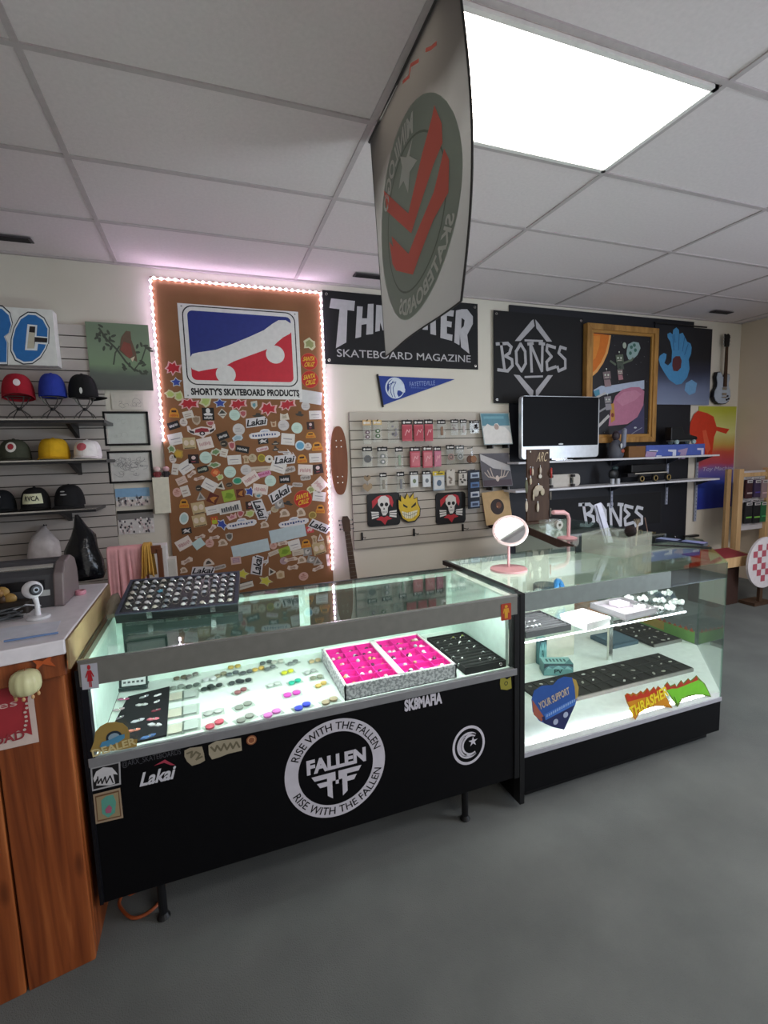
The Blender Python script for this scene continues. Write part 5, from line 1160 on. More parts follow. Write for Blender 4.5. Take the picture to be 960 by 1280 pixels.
# painted poster with red creature shape: kept as a plain splash of red on yellow over blue
PX0, PX1, PZ0, PZ1 = 5.135, 5.735, .826, 1.977
t = thing('colour_poster', 'poster fading from yellow to red and deep blue by the corner of the room', 'poster', (5.43, 3.83, PZ0))
m, nt, b, N, L = nodemat('poster_print')
tc = N('TexCoord'); sp = N('SeparateXYZ'); mp = N('MapRange'); ns = N('TexNoise'); ad = N('Math'); r = N('ValToRGB')
mp.inputs[1].default_value = 0; mp.inputs[2].default_value = 1.15; ns.inputs['Scale'].default_value = 3; ad.operation = 'MULTIPLY_ADD'; ad.inputs[1].default_value = .08
L(tc.outputs['Object'], sp.inputs[0]); L(sp.outputs[2], mp.inputs[0]); L(tc.outputs['Object'], ns.inputs['Vector']); L(ns.outputs['Fac'], ad.inputs[0]); L(mp.outputs[0], ad.inputs[2]); L(ad.outputs[0], r.inputs[0])
r.color_ramp.elements[0].position = .1; r.color_ramp.elements[0].color = lin('#2b3aa0'); r.color_ramp.elements[1].position = 1; r.color_ramp.elements[1].color = lin('#b5b83c')
for p_, c_ in ((.30, '#3550b8'), (.42, '#7a6ab0'), (.48, '#b8455a'), (.6, '#c4503c'), (.68, '#c0a050'), (.8, '#cfd08a')):
    e = r.color_ramp.elements.new(p_); e.color = lin(c_)
L(r.outputs[0], b.inputs['Base Color']); b.inputs['Roughness'].default_value = .45
MB().box(PX0, PX1, 3.836, 3.842, PZ0, PZ1, m).build('printed_sheet', t)
A = Art(FW(3.8352), .0006); RD = C('#c9371c', .5)
A.poly(L9((365, 830), (330, 860), (300, 930), (290, 1010), (330, 1080), (320, 1120), (400, 1130), (420, 1215), (480, 1210), (500, 1050), (520, 1000), (600, 1025), (628, 985), (520, 965), (495, 880), (440, 850)), RD, 1)
A.poly(L9((400, 1000), (430, 990), (470, 1150), (440, 1200), (420, 1140)), C('#d95a3a', .5), 2)
zq = lambda x, y: wp(840 + x / 6.733, 570 + y / 6.733, 3.8352)
A.text('Toy Machine', *tb(zq, 255, 88, 525, 132), C('#c9c4dc', .5), 3, shear=.3)
A.build('printed_shape', t, fix=False)

# electric guitar on the wall
t = thing('electric_guitar', 'pale silver electric guitar hanging on the wall right of the hand banner', 'guitar', (5.43, 3.80, 2.02))
cx, cz = 5.43, 2.165
OUT = [(0, -.17), (.06, -.165), (.11, -.135), (.135, -.08), (.125, -.02), (.098, .03), (.092, .07), (.11, .12), (.10, .16), (.055, .165), (.03, .12), (-.02, .14), (-.05, .185), (-.095, .18), (-.112, .13), (-.095, .06), (-.1, .02), (-.132, -.03), (-.14, -.09), (-.11, -.14), (-.06, -.167)]
fr = FW(3.79)
A = Art(fr, .001); A.slab([(cx + x * 1.0, cz + z) for x, z in OUT], C('#1a1c22', .3), -.04, -.004); A.slab([(cx + x * .93, cz + z * .95) for x, z in OUT], C('#a9b4c4', .25), -.004, .002); A.build('body', t, fix=True)
A = Art(fr, .001); A.slab([(cx - .004, cz + .02), (cx + .04, cz + .02), (cx + .032, cz + .45), (cx + .002, cz + .45)], M_DKWOOD, .002, .016); A.build('neck', t)
A = Art(fr, .001); A.slab([(cx - .014, cz + .45), (cx + .048, cz + .45), (cx + .058, cz + .57), (cx + .03, cz + .59), (cx + .012, cz + .575), (cx - .022, cz + .585)], M_BLK, .0, .012); hs_ = A.build('headstock', t)
A = Art(fr, .001)
for dz in (-.06, -.0): A.slab(rrpts(cx + .015, cz + dz, .07, .028, .006), M_CHROME, .002, .009)
A.slab(rrpts(cx + .015, cz - .095, .075, .016, .004), M_CHROME, .002, .012); A.build('pickups', t)
A = Art(fr, .001)
for q in ((.07, -.08), (.09, -.11), (.06, -.12)): A.slab(ellpts(cx + q[0], cz + q[1], .01, .01, 12), M_BLK, .002, .012)
A.build('knobs', t)
mb = MB()
for s in (-1, 1):
    for k in range(3): mb.ball((cx + .018 + s * .047, 3.785, cz + .48 + .035 * k), (.009, .006, .008), M_CHROME, 8, 5)
mb.build('tuning_pegs', hs_, smooth=True)

# two long white shelves on wall standards
def wshelf(z, x0, x1, lb):
    t = thing('wall_shelf', lb, 'shelf', ((x0 + x1) / 2, 3.7, z - .02), 'long white wall shelves')
    MB().box(x0, x1, 3.60, 3.815, z - .018, z, C('#d3d4da', .4)).build('shelf_board', t, bevel=.002)
    for px in (765, 834, 871):
        bx_ = wp(px, 600, 3.81)[0]
        mb = MB(); mb.add([(bx_ + s, y, zz) for s in (-.006, .006) for y, zz in ((3.816, z - .019), (3.64, z - .019), (3.816, z - .085))], [(0, 1, 2), (3, 4, 5), (0, 1, 4, 3), (1, 2, 5, 4), (0, 2, 5, 3)], C('#3a3e4c', .5))
        mb.build('bracket', t)
wshelf(1.445, 2.60, 5.16, 'upper long white shelf carrying the dark screen and the blue box')
wshelf(1.190, 2.57, 5.18, 'lower long white shelf carrying the white skateboard')
for px, za, zb_, lb in ((765, 1.25, .93, 'short pale metal shelf upright left of the pair'), (834, 1.5, .92, 'middle pale metal shelf upright below the blue box'), (871, 1.5, .70, 'right pale metal shelf upright beside the colourful poster')):
    bx_ = wp(px, 600, 3.82)[0]; mb = MB(); mb.box(bx_ - .0125, bx_ + .0125, 3.816, 3.831, zb_, za, C('#9aa0b4', .4))
    for q in range(int((za - zb_) / .04)): mb.box(bx_ - .003, bx_ + .003, 3.8152, 3.817, zb_ + .02 + q * .04, zb_ + .035 + q * .04, M_BLK)
    tag(mb.build('shelf_upright'), lb, 'shelf upright', 'pale metal shelf uprights')
SH1, SH2 = 1.445, 1.190

# screen
t = thing('computer_monitor', 'all in one computer with black screen and silver chin on the upper white shelf', 'computer', (3.1, 3.66, SH1))
Ys = 3.66
a = wp(652, 497, Ys); b_ = wp(748, 573, Ys)
x0, x1, zt_, zb_ = a[0], b_[0], 2.035, wp(700, 573, Ys)[1] + .003
A = Art(FW(Ys), .001); A.slab(rrpts((x0 + x1) / 2, (zt_ + zb_) / 2, x1 - x0, zt_ - zb_, .035, 5), C('#b9bcc0', .3, .5), -.045, 0); A.build('housing', t, bevel=.003)
zc_ = wp(700, 558, Ys)[1]
A = Art(FW(Ys - .001), .001); A.slab(rrpts((x0 + x1) / 2, (zt_ + zc_) / 2, x1 - x0 - .03, zt_ - zc_ - .012, .008), C('#05060a', .5, spec=.1), 0, .003); A.build('screen', t)
A = Art(FW(Ys - .0045), .001); A.slab(ellpts((x0 + x1) / 2 - .01, zc_ + .022, .028, .007, 14), C('#c9ccd0', .3), 0, .001); A.build('badge', t)
mb = MB(); mb.box((x0 + x1) / 2 - .09, (x0 + x1) / 2 + .09, Ys + .02, Ys + .03, SH1 + .006, zb_ + .1, M_CHROME); mb.build('stand_neck', t)
mb = MB(); mb.box((x0 + x1) / 2 - .1, (x0 + x1) / 2 + .1, 3.615, 3.79, SH1 + .0005, SH1 + .008, M_CHROME); mb.build('stand_foot', t, bevel=.002)

# things on the upper shelf
x0 = wp(785, 570, 3.68)[0]; x1 = wp(806, 570, 3.68)[0]; x2 = wp(879, 570, 3.68)[0]; zt_ = wp(830, 556, 3.66)[1]
tag(MB().box(x0, x1 - .003, 3.67, 3.79, SH1 + .0005, zt_ - .005, C('#7a5228', .6)).build('wooden_box', bevel=.003), 'small brown wooden box left of the blue box on the upper white shelf', 'box')
t = thing('blue_box', 'long blue box with white lettering on the upper white shelf', 'box', ((x1 + x2) / 2, 3.72, SH1))
MB().box(x1, x2, 3.665, 3.79, SH1 + .0005, zt_, C('#4a5fae', .5)).build('carton', t, bevel=.003)
z10 = zoom(760, 500, 6.857, 3.664); A = Art(FW(3.6645), .0008)
for P, c in ((((320, 470), (330, 440), (420, 440), (395, 510), (320, 508)), '#a58cb0'), (((355, 430), (430, 430), (425, 445), (355, 445)), '#c9cfe6'), (((415, 475), (460, 475), (458, 500), (412, 500)), '#cfd4e6'), (((515, 425), (585, 425), (582, 485), (552, 485), (555, 445), (515, 440)), '#cfd4e6'), (((600, 430), (685, 410), (660, 505), (600, 505), (625, 450), (600, 445)), '#a08cae'), (((765, 412), (820, 412), (818, 470), (798, 470), (798, 430), (765, 428)), '#cfc9e6')): A.poly([z10(*p) for p in P], c, 1)
A.build('printed_label', t, fix=False)
# black roller boot on the blue box
t = thing('roller_skate', 'black roller skate with pale wheels standing on the blue box', 'roller skate', (wp(850, 550, 3.72)[0], 3.72, zt_))
xs = wp(833, 550, 3.72)[0]; xe = wp(866, 550, 3.72)[0]; W_ = xe - xs; hB_ = wp(850, 534, 3.72)[1] - zt_
A = Art(lambda a, b_, h: (a, 3.70 + .07 * 0 - h, b_)); BT = C('#101216', .4)
P = [(xs, zt_ + .045), (xs, zt_ + hB_), (xs + W_ * .42, zt_ + hB_), (xs + W_ * .48, zt_ + hB_ * .66), (xs + W_ * .7, zt_ + hB_ * .55), (xs + W_ * .95, zt_ + hB_ * .45), (xe, zt_ + .07), (xe, zt_ + .045)]
A.slab(P, BT, -.045, .035); A.build('boot', t, bevel=.008)
A = Art(lambda a, b_, h: (a, 3.70 - h, b_)); A.slab([(xs + .01, zt_ + .03), (xe - .01, zt_ + .03), (xe - .01, zt_ + .045), (xs + .01, zt_ + .045)], M_STEEL, -.03, .02); A.build('plate', t)
for fx_ in (.22, .86):
    for dy in (-.03, .04):
        MB().lathe([(.001, -.014), (.02, -.014), (.024, -.008), (.024, .008), (.02, .014), (.001, .014)], C('#9fb8bc', .4), Matrix.Translation((xs + W_ * fx_, 3.70 + dy, zt_ + .0245)) @ Matrix.Rotation(pi / 2, 4, 'X'), 18).build('wheel', t, smooth=True)
# grey toy figure in front of the painting
xa = wp(772, 560, 3.68)[0]
t = thing('toy_figure', 'dark grey toy figure with a pale capsule arm on the shelf before the painting', 'toy', (xa, 3.69, SH1))
mb = MB(); mb.lathe([(.001, 0), (.07, 0), (.085, .03), (.082, .10), (.06, .15), (.03, .18), (.001, .185)], C('#4a4c56', .5), Matrix.Translation((xa, 3.70, SH1 + .0005)), 24, 1, .7); mb.build('body', t, smooth=True)
mb = MB(); mb.ball((xa - .005, 3.70, SH1 + .22), (.04, .035, .05), C('#352c34', .5)); mb.build('head', t, smooth=True)
mb = MB(); mb.tube([(xa + .05, 3.66, SH1 + .12), (xa + .055, 3.655, SH1 + .27)], [.024, .024], C('#7d8294', .4), 14); mb.ball((xa + .055, 3.655, SH1 + .27), .024, C('#7d8294', .4)); mb.ball((xa + .05, 3.66, SH1 + .12), .024, C('#7d8294', .4)); mb.build('arm', t, smooth=True)
mb = MB(); mb.ball((xa + .03, 3.645, SH1 + .07), (.022, .012, .02), C('#a8503c', .5)); mb.ball((xa - .0, 3.635, SH1 + .12), (.012, .01, .025), C('#c9d0d6', .4)); mb.build('chest_details', t, smooth=True)
# things on the lower shelf: white board, small black figure, row of wheels on trucks
xa, xb = wp(684, 600, 3.66)[0], wp(728, 600, 3.66)[0]
t = thing('skateboard', 'small white skateboard lying on its edge on the lower white shelf', 'skateboard', ((xa + xb) / 2, 3.66, SH2))
cz_ = SH2 + .062
A = Art(lambda a, b_, h: (a, 3.70 - h, b_)); A.slab(rrpts((xa + xb) / 2, cz_, xb - xa, .12, .04, 6), C('#bdb8b0', .5), 0, .010); A.build('deck', t, bevel=.002)
for k, fx_ in enumerate((.12, .74)):
    xx = xa + (xb - xa) * fx_; T_ = MB(); T_.cbox((xx, 3.682, cz_), (.03, .016, .05), M_DKSTEEL); T_.tube([(xx, 3.668, cz_ - .055), (xx, 3.668, cz_ + .055)], .005, M_STEEL); T_.build('truck', t)
    for s in (-1, 1): MB().lathe([(.001, -.012), (.02, -.012), (.022, 0), (.02, .012), (.001, .012)], C('#2b282a', .4), Matrix.Translation((xx, 3.668, cz_ + s * .045)), 16).build('wheel', t, smooth=True)
xa = wp(768, 595, 3.66)[0]
t = thing('toy_figure', 'small black toy with two white feet on the lower white shelf', 'toy', (xa, 3.66, SH2))
for s in (-1, 1): mb = MB(); mb.rbox((xa + s * .035, 3.65, SH2 + .028), (.036, .03, .055), .008, C('#b5bac2', .4)); mb.build('foot', t, smooth=True)
mb = MB(); mb.ball((xa, 3.67, SH2 + .10), (.06, .03, .055), C('#15181c', .4)); mb.build('body', t, smooth=True)
mb = MB(); mb.ball((xa + .0, 3.655, SH2 + .16), (.035, .028, .022), C('#24383c', .4)); mb.build('head', t, smooth=True)
xa, xb = wp(788, 595, 3.66)[0], wp(834, 595, 3.66)[0]
t = thing('toy_truck', 'black toy vehicle with three brass rimmed wheels on the lower white shelf', 'toy', ((xa + xb) / 2, 3.66, SH2))
MB().box(xa - .03, xb, 3.66, 3.74, SH2 + .06, SH2 + .10, C('#15151a', .4)).build('chassis', t, bevel=.004)
MB().box(xa + .02, xb - .01, 3.665, 3.735, SH2 + .1005, SH2 + .185, C('#0f1014', .35)).build('body', t, bevel=.012)
MB().box(xa + .06, xb, 3.656, 3.661, SH2 + .088, SH2 + .098, C('#b5b0a4', .4)).build('side_stripe', t)
for fx_ in (.25, .62, .98):
    T = Matrix.Translation((xa + (xb - xa) * fx_, 3.645, SH2 + .0405)) @ Matrix.Rotation(pi / 2, 4, 'X')
    w_ = MB().lathe([(.018, -.012), (.036, -.012), (.040, -.006), (.040, .006), (.036, .012), (.018, .012)], C('#1c1a18', .5), T, 22).build('wheel', t, smooth=True)
    MB().torus((0, 0, 0), .024, .005, C('#b09a68', .3, .6), Matrix.Translation((xa + (xb - xa) * fx_, 3.631, SH2 + .0405)) @ Matrix.Rotation(pi / 2, 4, 'X'), 18, 6).build('rim', w_, smooth=True)
# small black cable camera on the wall low by the poster
x, z = wp(864, 670, 3.80)
tag(MB().rbox((x, 3.80, z), (.2, .05, .02), .008, M_BLK).build('black_ledge', bevel=.003), 'thin black ledge at the lower right end of the black wall panel', 'ledge')

# ------------------------------------------------------------------ display rack, bench and round board at the right edge
t = thing('display_rack', 'pale wooden post rack with white panel at the right edge of the shop', 'rack', (5.3, 3.45, 0))
MB().box(5.245, 5.315, 3.44, 3.50, .0, 1.285, M_PALEWOOD).build('post', t, bevel=.003)
MB().box(5.18, 5.244, 3.52, 3.55, 0.2, 1.285, C('#a88860', .6)).build('side_board', t, bevel=.002)
mb = MB(); mb.box(5.316, 5.74, 3.47, 3.485, .62, 1.26, C('#c3bfc4', .6)); mb.build('back_panel', t)
MB().box(5.70, 5.75, 3.44, 3.50, 0, 1.285, M_PALEWOOD).build('post', t, bevel=.003)
MB().box(5.316, 5.699, 3.45, 3.469, 1.2, 1.24, M_PALEWOOD).build('cross_rail', t)
def gpack(x, z, w_, h_, c1, c2, lb):
    t = thing('glove_pack', lb, 'gloves', (x, 3.43, z - h_), 'packs of gloves on the right rack')
    MB().rbox((x, 3.44, z - h_ / 2), (w_, .03, h_), .01, C(c1, .8)).build('glove', t, bevel=.004)
    A = Art(FW(3.424), .001); A.slab([(x - w_ * .4, z - .035), (x + w_ * .4, z - .035), (x + w_ * .4, z - .005), (x - w_ * .4, z - .005)], C('#c9c4c6', .5), 0, .001); A.rect(x - w_ * .4, x + w_ * .4, z - h_ * .75, z - h_ * .68, c2, 1); A.rect(x - w_ * .3, x + w_ * .3, z - .028, z - .014, '#5c5c62', 3); A.build('card_label', t, fix=False)
    tag(MB().tube([(x, 3.469, z + .012), (x, 3.42, z + .012), (x, 3.41, z + .02)], .003, M_BLK, 6).build('peg_hook'), 'black peg hook above the ' + lb, 'hook', 'peg hooks of the right rack')
for x, z, w_, h_, c1, c2, lb in ((5.39, 1.17, .1, .2, '#3a1c22', '#b9a9a9', 'upper left dark maroon glove pack on the right rack'), (5.52, 1.165, .1, .19, '#3a2c4a', '#4a3c9a', 'upper purple glove pack on the right rack'), (5.635, 1.16, .09, .2, '#8f7a80', '#c9a9b4', 'upper pale pink glove pack at the right edge'),
                                 (5.40, .93, .11, .23, '#16161a', '#6fb04a', 'lower left black glove pack with a green stripe'), (5.53, .925, .11, .23, '#131317', '#7ab850', 'lower middle black glove pack with a green stripe'), (5.64, .92, .09, .22, '#1f5c3a', '#3a9a5c', 'lower green glove pack at the right edge')):
    gpack(x, z, w_, h_, c1, c2, lb)
t = thing('wooden_bench', 'low wooden bench with a red top beyond the corner glass case', 'bench', (4.75, 3.15, 0))
BZ = .475
MB().prism([(4.40, 3.06), (4.87, 3.06), (5.05, 3.40), (4.40, 3.40)], BZ - .012, BZ, C('#9c3440', .6)).build('red_top', t)
MB().box(4.40, 4.87, 3.04, 3.06, BZ - .09, BZ + .003, M_PALEWOOD).build('front_board', t, bevel=.002)
MB().prism([(4.87, 3.04), (4.89, 3.05), (5.07, 3.40), (5.05, 3.40)], BZ - .09, BZ + .003, M_PALEWOOD).build('side_board', t)
MB().box(4.45, 4.78, 3.09, 3.36, 0, BZ - .091, C('#38231c', .6)).build('base', t, bevel=.004)
# round red and white checkered board
cx_, cz_ = wp(957, 703, 2.95); R = .245
t = thing('checkered_disc', 'round red and white checkered disc standing at the right edge', 'decoration', (cx_, 2.95, cz_ - R))
A = Art(FW(2.95), .001); A.slab(ellpts(cx_, cz_, R, R, 48), C('#cfc9cc', .5), -.02, 0); A.build('disc', t)
A = Art(FW(2.95), .001); q = .06
for i in range(-5, 5):
    for j in range(-5, 5):
        if (i + j) % 2 == 0:
            P = [(cx_ + a_ * q, cz_ + b_ * q) for a_, b_ in ((i, j), (i + 1, j), (i + 1, j + 1), (i, j + 1))]
            if all(math.dist(p, (cx_, cz_)) < R - .01 for p in P): A.poly(P, C('#a8505e', .5), 1)
A.ell(cx_ + .06, cz_ + .03, .07, .06, '#d3cdd0', 2); A.build('checker_print', t, fix=False)
MB().box(cx_ - .12, cx_ + .12, 2.9505, 3.1, 0, .03, M_DKWOOD).build('foot', t); MB().box(cx_ - .02, cx_ + .02, 2.972, 3.0, .03, cz_, M_DKWOOD).build('prop', t)

# ================================================================== WOODEN COUNTER
WF = lambda x: 1.541 + (x + .41) * .20        # slanted front edge
t = thing('wooden_counter', 'orange stained plank counter with a white laminate top at the lower left', 'counter', (-.9, 1.9, 0))
T0 = 1.045
m, nt, b, N, L = nodemat('counter_planks')
tc = N('TexCoord'); mp = N('Mapping'); mp.inputs['Scale'].default_value = (9, 9, .5); n1 = N('TexNoise'); n1.inputs['Scale'].default_value = 2.2; n1.inputs['Distortion'].default_value = 1.4; n1.inputs['Detail'].default_value = 6
r = N('ValToRGB'); r.color_ramp.elements[0].position = .32; r.color_ramp.elements[0].color = lin('#602b12'); r.color_ramp.elements[1].position = .72; r.color_ramp.elements[1].color = lin('#a96234')
e = r.color_ramp.elements.new(.52); e.color = lin('#874520')
L(tc.outputs['Object'], mp.inputs[0]); L(mp.outputs[0], n1.inputs['Vector']); L(n1.outputs['Fac'], r.inputs[0])
v = N('TexVoronoi'); v.inputs['Scale'].default_value = 2.6; mp2 = N('Mapping'); mp2.inputs['Scale'].default_value = (3.5, 1, 1); L(tc.outputs['Object'], mp2.inputs[0]); L(mp2.outputs[0], v.inputs['Vector'])
k1 = N('MapRange'); k1.inputs[1].default_value = .05; k1.inputs[2].default_value = .16; L(v.outputs['Distance'], k1.inputs[0])
mx = N('MixRGB'); mx.inputs[1].default_value = lin('#3f1a0a'); L(k1.outputs[0], mx.inputs[0]); L(r.outputs[0], mx.inputs[2]); L(mx.outputs[0], b.inputs['Base Color']); b.inputs['Roughness'].default_value = .38
PLK = m
xs = [-.428, -.60, -.78, -.97, -1.16, -1.35, -1.54, -1.7]
for a_, b_ in zip(xs[:-1], xs[1:]):
    x0, x1 = b_ + .003, a_ - .003; yo = .035
    MB().prism([(x0, WF(x0) + yo), (x1, WF(x1) + yo), (x1, WF(x1) + yo + .02), (x0, WF(x0) + yo + .02)], 0.0, T0 - .045, PLK).build('plank', t, bevel=.003)
MB().prism([(-1.7, WF(-1.7) + .057), (-.445, WF(-.445) + .057), (-.445, 2.2), (-1.7, 2.2)], 0.01, T0 - .06, C('#4a2412', .6)).build('carcass', t)
MB().box(-.444, -.431, WF(-.44) + .06, 2.2, 0.0, T0 - .046, PLK).build('side_panel', t, bevel=.002)
MB().prism([(-1.7, WF(-1.7) + .014), (-.42, WF(-.42) + .014), (-.42, WF(-.42) + .034), (-1.7, WF(-1.7) + .034)], T0 - .11, T0 - .046, PLK).build('apron', t, bevel=.003)
MB().prism([(-1.75, WF(-1.75)), (-.412, WF(-.412)), (-.419, 2.226), (-1.75, 2.46)], T0 - .043, T0, M_LAM).build('laminate_top', t, bevel=.004)
MB().prism([(-.411, WF(-.412) + .004), (-.405, WF(-.412) + .004), (-.412, 2.22), (-.418, 2.22)], T0 - .09, T0 - .003, C('#957e5a', .6)).build('raw_edge', t)

# notice poster on the counter front
def FS(off):
    u = Vector((1, .2, 0)).normalized(); n_ = Vector((.2, -1, 0)).normalized(); O_ = Vector((-.41, 1.541 + .035, 0))
    return lambda a, b_, h: tuple(O_ + u * a + n_ * (h + off) + Vector((0, 0, b_)))
def slant(px, py):     # pixel -> local (a, z) on the slanted front
    u = Vector((1, .2, 0)).normalized(); n_ = Vector((.2, -1, 0)).normalized(); O_ = Vector((-.41, 1.541 + .035, CAM_Z * 0)); d = ray(px, py)
    tt_ = (O_.dot(n_)) / d.dot(n_); p = d * tt_; return ((p - O_).dot(u), CAM_Z + p.z)
zf = lambda x, y: slant(x / 7.385, 800 + y / 7.385)
t = thing('notice_poster', 'red printed notice with white border taped on the orange plank counter', 'poster', (-.6, 1.5, .77))
A = Art(FS(.003), .0008)
A.slab([zf(-330, 395), zf(280, 285), zf(362, 935), zf(-300, 1085)], C('#c9b6ac', .6), -.0015, 0)
A.poly([zf(-300, 430), zf(240, 340), zf(262, 600), zf(300, 870), zf(170, 830), zf(60, 900), zf(-280, 960)], C('#9c2a32', .6), 1)
A.text('Rates', *tb(zf, -330, 590, 165, 655), C('#d3b0a8', .6), 2, shear=.0)
A.text('ROAD', *tb(zf, -160, 870, 235, 950), C('#8f3038', .6), 3, off=.03)
rr = random.Random(9)
for k in range(26): q = zf(240 + rr.uniform(-14, 18), 340 + k * 20); A.ell(q[0], q[1], .004, .004, C('#9c2a32', .6) if k % 2 else C('#c9b6ac', .6), 3, 8)
A.build('printed_sheet', t, fix=False)
# ribbed cup-shaped paper lantern hanging at the corner
q = slant(34, 846); c = FS(.042)(q[0], q[1], 0)
t = thing('paper_lantern', 'small pale yellow ribbed lantern hanging over the red notice', 'lantern', tuple(c))
prof = [(.001, .034)] + [(.037 * abs(cos(a_)) ** .55, .034 * sin(a_)) for a_ in [radians(d_) for d_ in (70, 50, 30, 10, -10, -30, -50, -64)]]
mb = MB(); vs = []; fs = []; n = 40
for (r_, z_) in prof:
    for k in range(n): a_ = 2 * pi * k / n; R_ = r_ * (1 + .04 * cos(10 * a_)); vs.append((c[0] + R_ * cos(a_), c[1] + R_ * sin(a_), c[2] + z_))
for i in range(len(prof) - 1):
    for k in range(n): fs.append((i * n + k, i * n + (k + 1) % n, (i + 1) * n + (k + 1) % n, (i + 1) * n + k))
mb.add(vs, fs, C('#d6d4a4', .3)); mb.build('shade', t, smooth=True)
mb = MB()
for k in range(8): a_ = 2 * pi * k / 8; mb.ball((c[0] + .027 * cos(a_), c[1] + .027 * sin(a_), c[2] - .036), (.0045, .0045, .006), C('#c9a070', .4), 8, 5)
mb.build('bead_fringe', t, smooth=True)
mb = MB(); mb.tube([(c[0], c[1], c[2] + .033), (c[0] + .003, c[1] + .006, c[2] + .04)], .0015, C('#7a4020', .5)); mb.build('cord', t)
# orange tape bow under the top
q = slant(53, 824); c2 = FS(.024)(q[0], q[1], 0)
t = thing('tape_bow', 'shiny orange tape bow stuck below the laminate top beside the lantern', 'tape', tuple(c2))
fr = FS(.0215); A = Art(fr, .001)
A.slab([(q[0] - .022, q[1] + .012), (q[0] + .002, q[1] + .002), (q[0] + .025, q[1] + .016), (q[0] + .02, q[1] - .002), (q[0] + .03, q[1] - .02), (q[0] + .002, q[1] - .006), (q[0] - .016, q[1] - .022), (q[0] - .012, q[1] - .004)], C('#b85a30', .2), 0, .003); A.build('bow', t)

# things on the counter
t = thing('webcam', 'white round webcam on a stalk standing on the laminate counter', 'webcam', (-.538, 1.80, T0))
wx, wy = -.545, 1.80; WC = C('#dcdce0', .3)
MB().lathe([(.001, 0), (.032, 0), (.034, .003), (.03, .008), (.006, .012), (.001, .012)], WC, Matrix.Translation((wx, wy, T0 + .0005)), 28).build('base', t, smooth=True)
MB().tube([(wx, wy, T0 + .01), (wx, wy, T0 + .05), (wx - .004, wy, T0 + .075)], [.0085, .007, .009], WC, 12).build('stalk', t, smooth=True)
hc_ = Vector((wx - .008, wy, T0 + .096)); mb = MB(); mb.ball(hc_, .0285, WC, 24, 14); mb.build('head', t, smooth=True)
d_ = (Vector((0.1, -.1, CAM_Z + .1)) - hc_).normalized(); d_ = (d_ + Vector((.35, 0, -.1))).normalized(); Tl = Matrix.Translation(hc_) @ d_.to_track_quat('Z', 'Y').to_matrix().to_4x4()
mb = MB(); mb.lathe([(.001, .0268), (.0175, .0235), (.0178, .026), (.0135, .030), (.001, .0305)], C('#2c2e33', .3), Tl, 22); mb.torus((0, 0, .0305), .009, .0014, M_CHROME, Tl, 18, 6) if False else None
mb.build('lens_ring', t, smooth=True)
mb = MB(); mb.lathe([(.001, .0312), (.0085, .0312), (.009, .0300)], C('#9aa0aa', .2), Tl, 16); mb.build('lens', t); mb = MB(); mb.lathe([(.001, .0322), (.0045, .0322), (.0048, .0310)], C('#0a0a0c', .1), Tl, 12); mb.build('lens_core', t)
t = thing('card_reader', 'silver and dark curved counter machine behind the webcam at the left edge', 'machine', (-.75, 2.05, T0))
xr = -.485; prof_ = [(1.93, T0 + .001), (2.13, T0 + .001), (2.13, T0 + .09), (2.11, T0 + .135), (2.06, T0 + .155), (2.0, T0 + .145), (1.955, T0 + .11)]
def extx(x0, x1, P, m): mb = MB(); n = len(P); mb.add([(x0, p[0], p[1]) for p in P] + [(x1, p[0], p[1]) for p in P], [tuple(range(n)), tuple(range(n, 2 * n))] + [(i, (i + 1) % n, n + (i + 1) % n, n + i) for i in range(n)], m); return mb
extx(-1.2, -.535, prof_, C('#4b4b4f', .4, .3)).build('body', t, smooth=True)
extx(-.534, -.50, [(y - .0 if y > 2 else y - .01, z + .004 if z > T0 + .01 else z) for y, z in prof_], C('#75696a', .4, .2)).build('side_cheek', t, bevel=.006)
MB().tube([(-1.2, 1.98, T0 + .135), (-.536, 1.98, T0 + .135)], .010, M_SILVER, 12).build('front_bar', t, smooth=True)
mb = MB(); mb.box(-1.15, -.56, 1.944, 1.95, T0 + .015, T0 + .095, C('#18181c', .3)); mb.build('front_panel', t)
mb = MB(); mb.box(-.575, -.545, 1.938, 1.943, T0 + .04, T0 + .06, C('#b9bcbc', .4)); mb.build('label_plate', t)
rr = random.Random(12)
t = thing('cable_tangle', 'tangle of dark grey cables in front of the silver machine', 'cables', (-.66, 1.8, T0)); 
for k in range(7):
    pts = []; ph1, ph2 = rr.uniform(0, 6), rr.uniform(0, 6)
    for q in range(26): a_ = q / 25 * 2.2 * pi; pts.append((-.69 + .085 * cos(a_ + ph1) * (1 + .2 * sin(q)), 1.80 + .04 * sin(a_ + ph2), T0 + .005 + .004 * k + .004 * (1 + sin(a_ * 2 + ph2))))
    MB().tube(pts, .0028, C('#3a3c3e' if k % 3 else '#55585a', .5), 6).build('cable', t, smooth=True)
mb = MB(); mb.tube([(-.57, 1.815, T0 + .006), (-.59, 1.83, T0 + .012), (-.62, 1.84, T0 + .006), (-.64, 1.85, T0 + .02), (-.60, 1.88, T0 + .03), (-.56, 1.885, T0 + .02)], .0025, C('#cfcfd2', .4), 6)
tag(mb.build('white_cable', smooth=True), 'thin white cable curling behind the webcam base', 'cable')
t = thing('trinket_pile', 'brown and gold trinkets heaped before the machine at the left edge', 'trinkets', (-.68, 1.90, T0))
for k in range(8):
    c = (-.68 + rr.uniform(-.07, .07), 1.905 + rr.uniform(-.015, .015), T0 + .045 + rr.uniform(0, .05)); mb = MB(); mb.ball(c, (rr.uniform(.012, .022), .012, rr.uniform(.010, .02)), C(rr.choice(['#7a5a2c', '#9c7a40', '#4a3420', '#8f6a3c']), .5), 10, 6); mb.build('trinket', t, smooth=True)
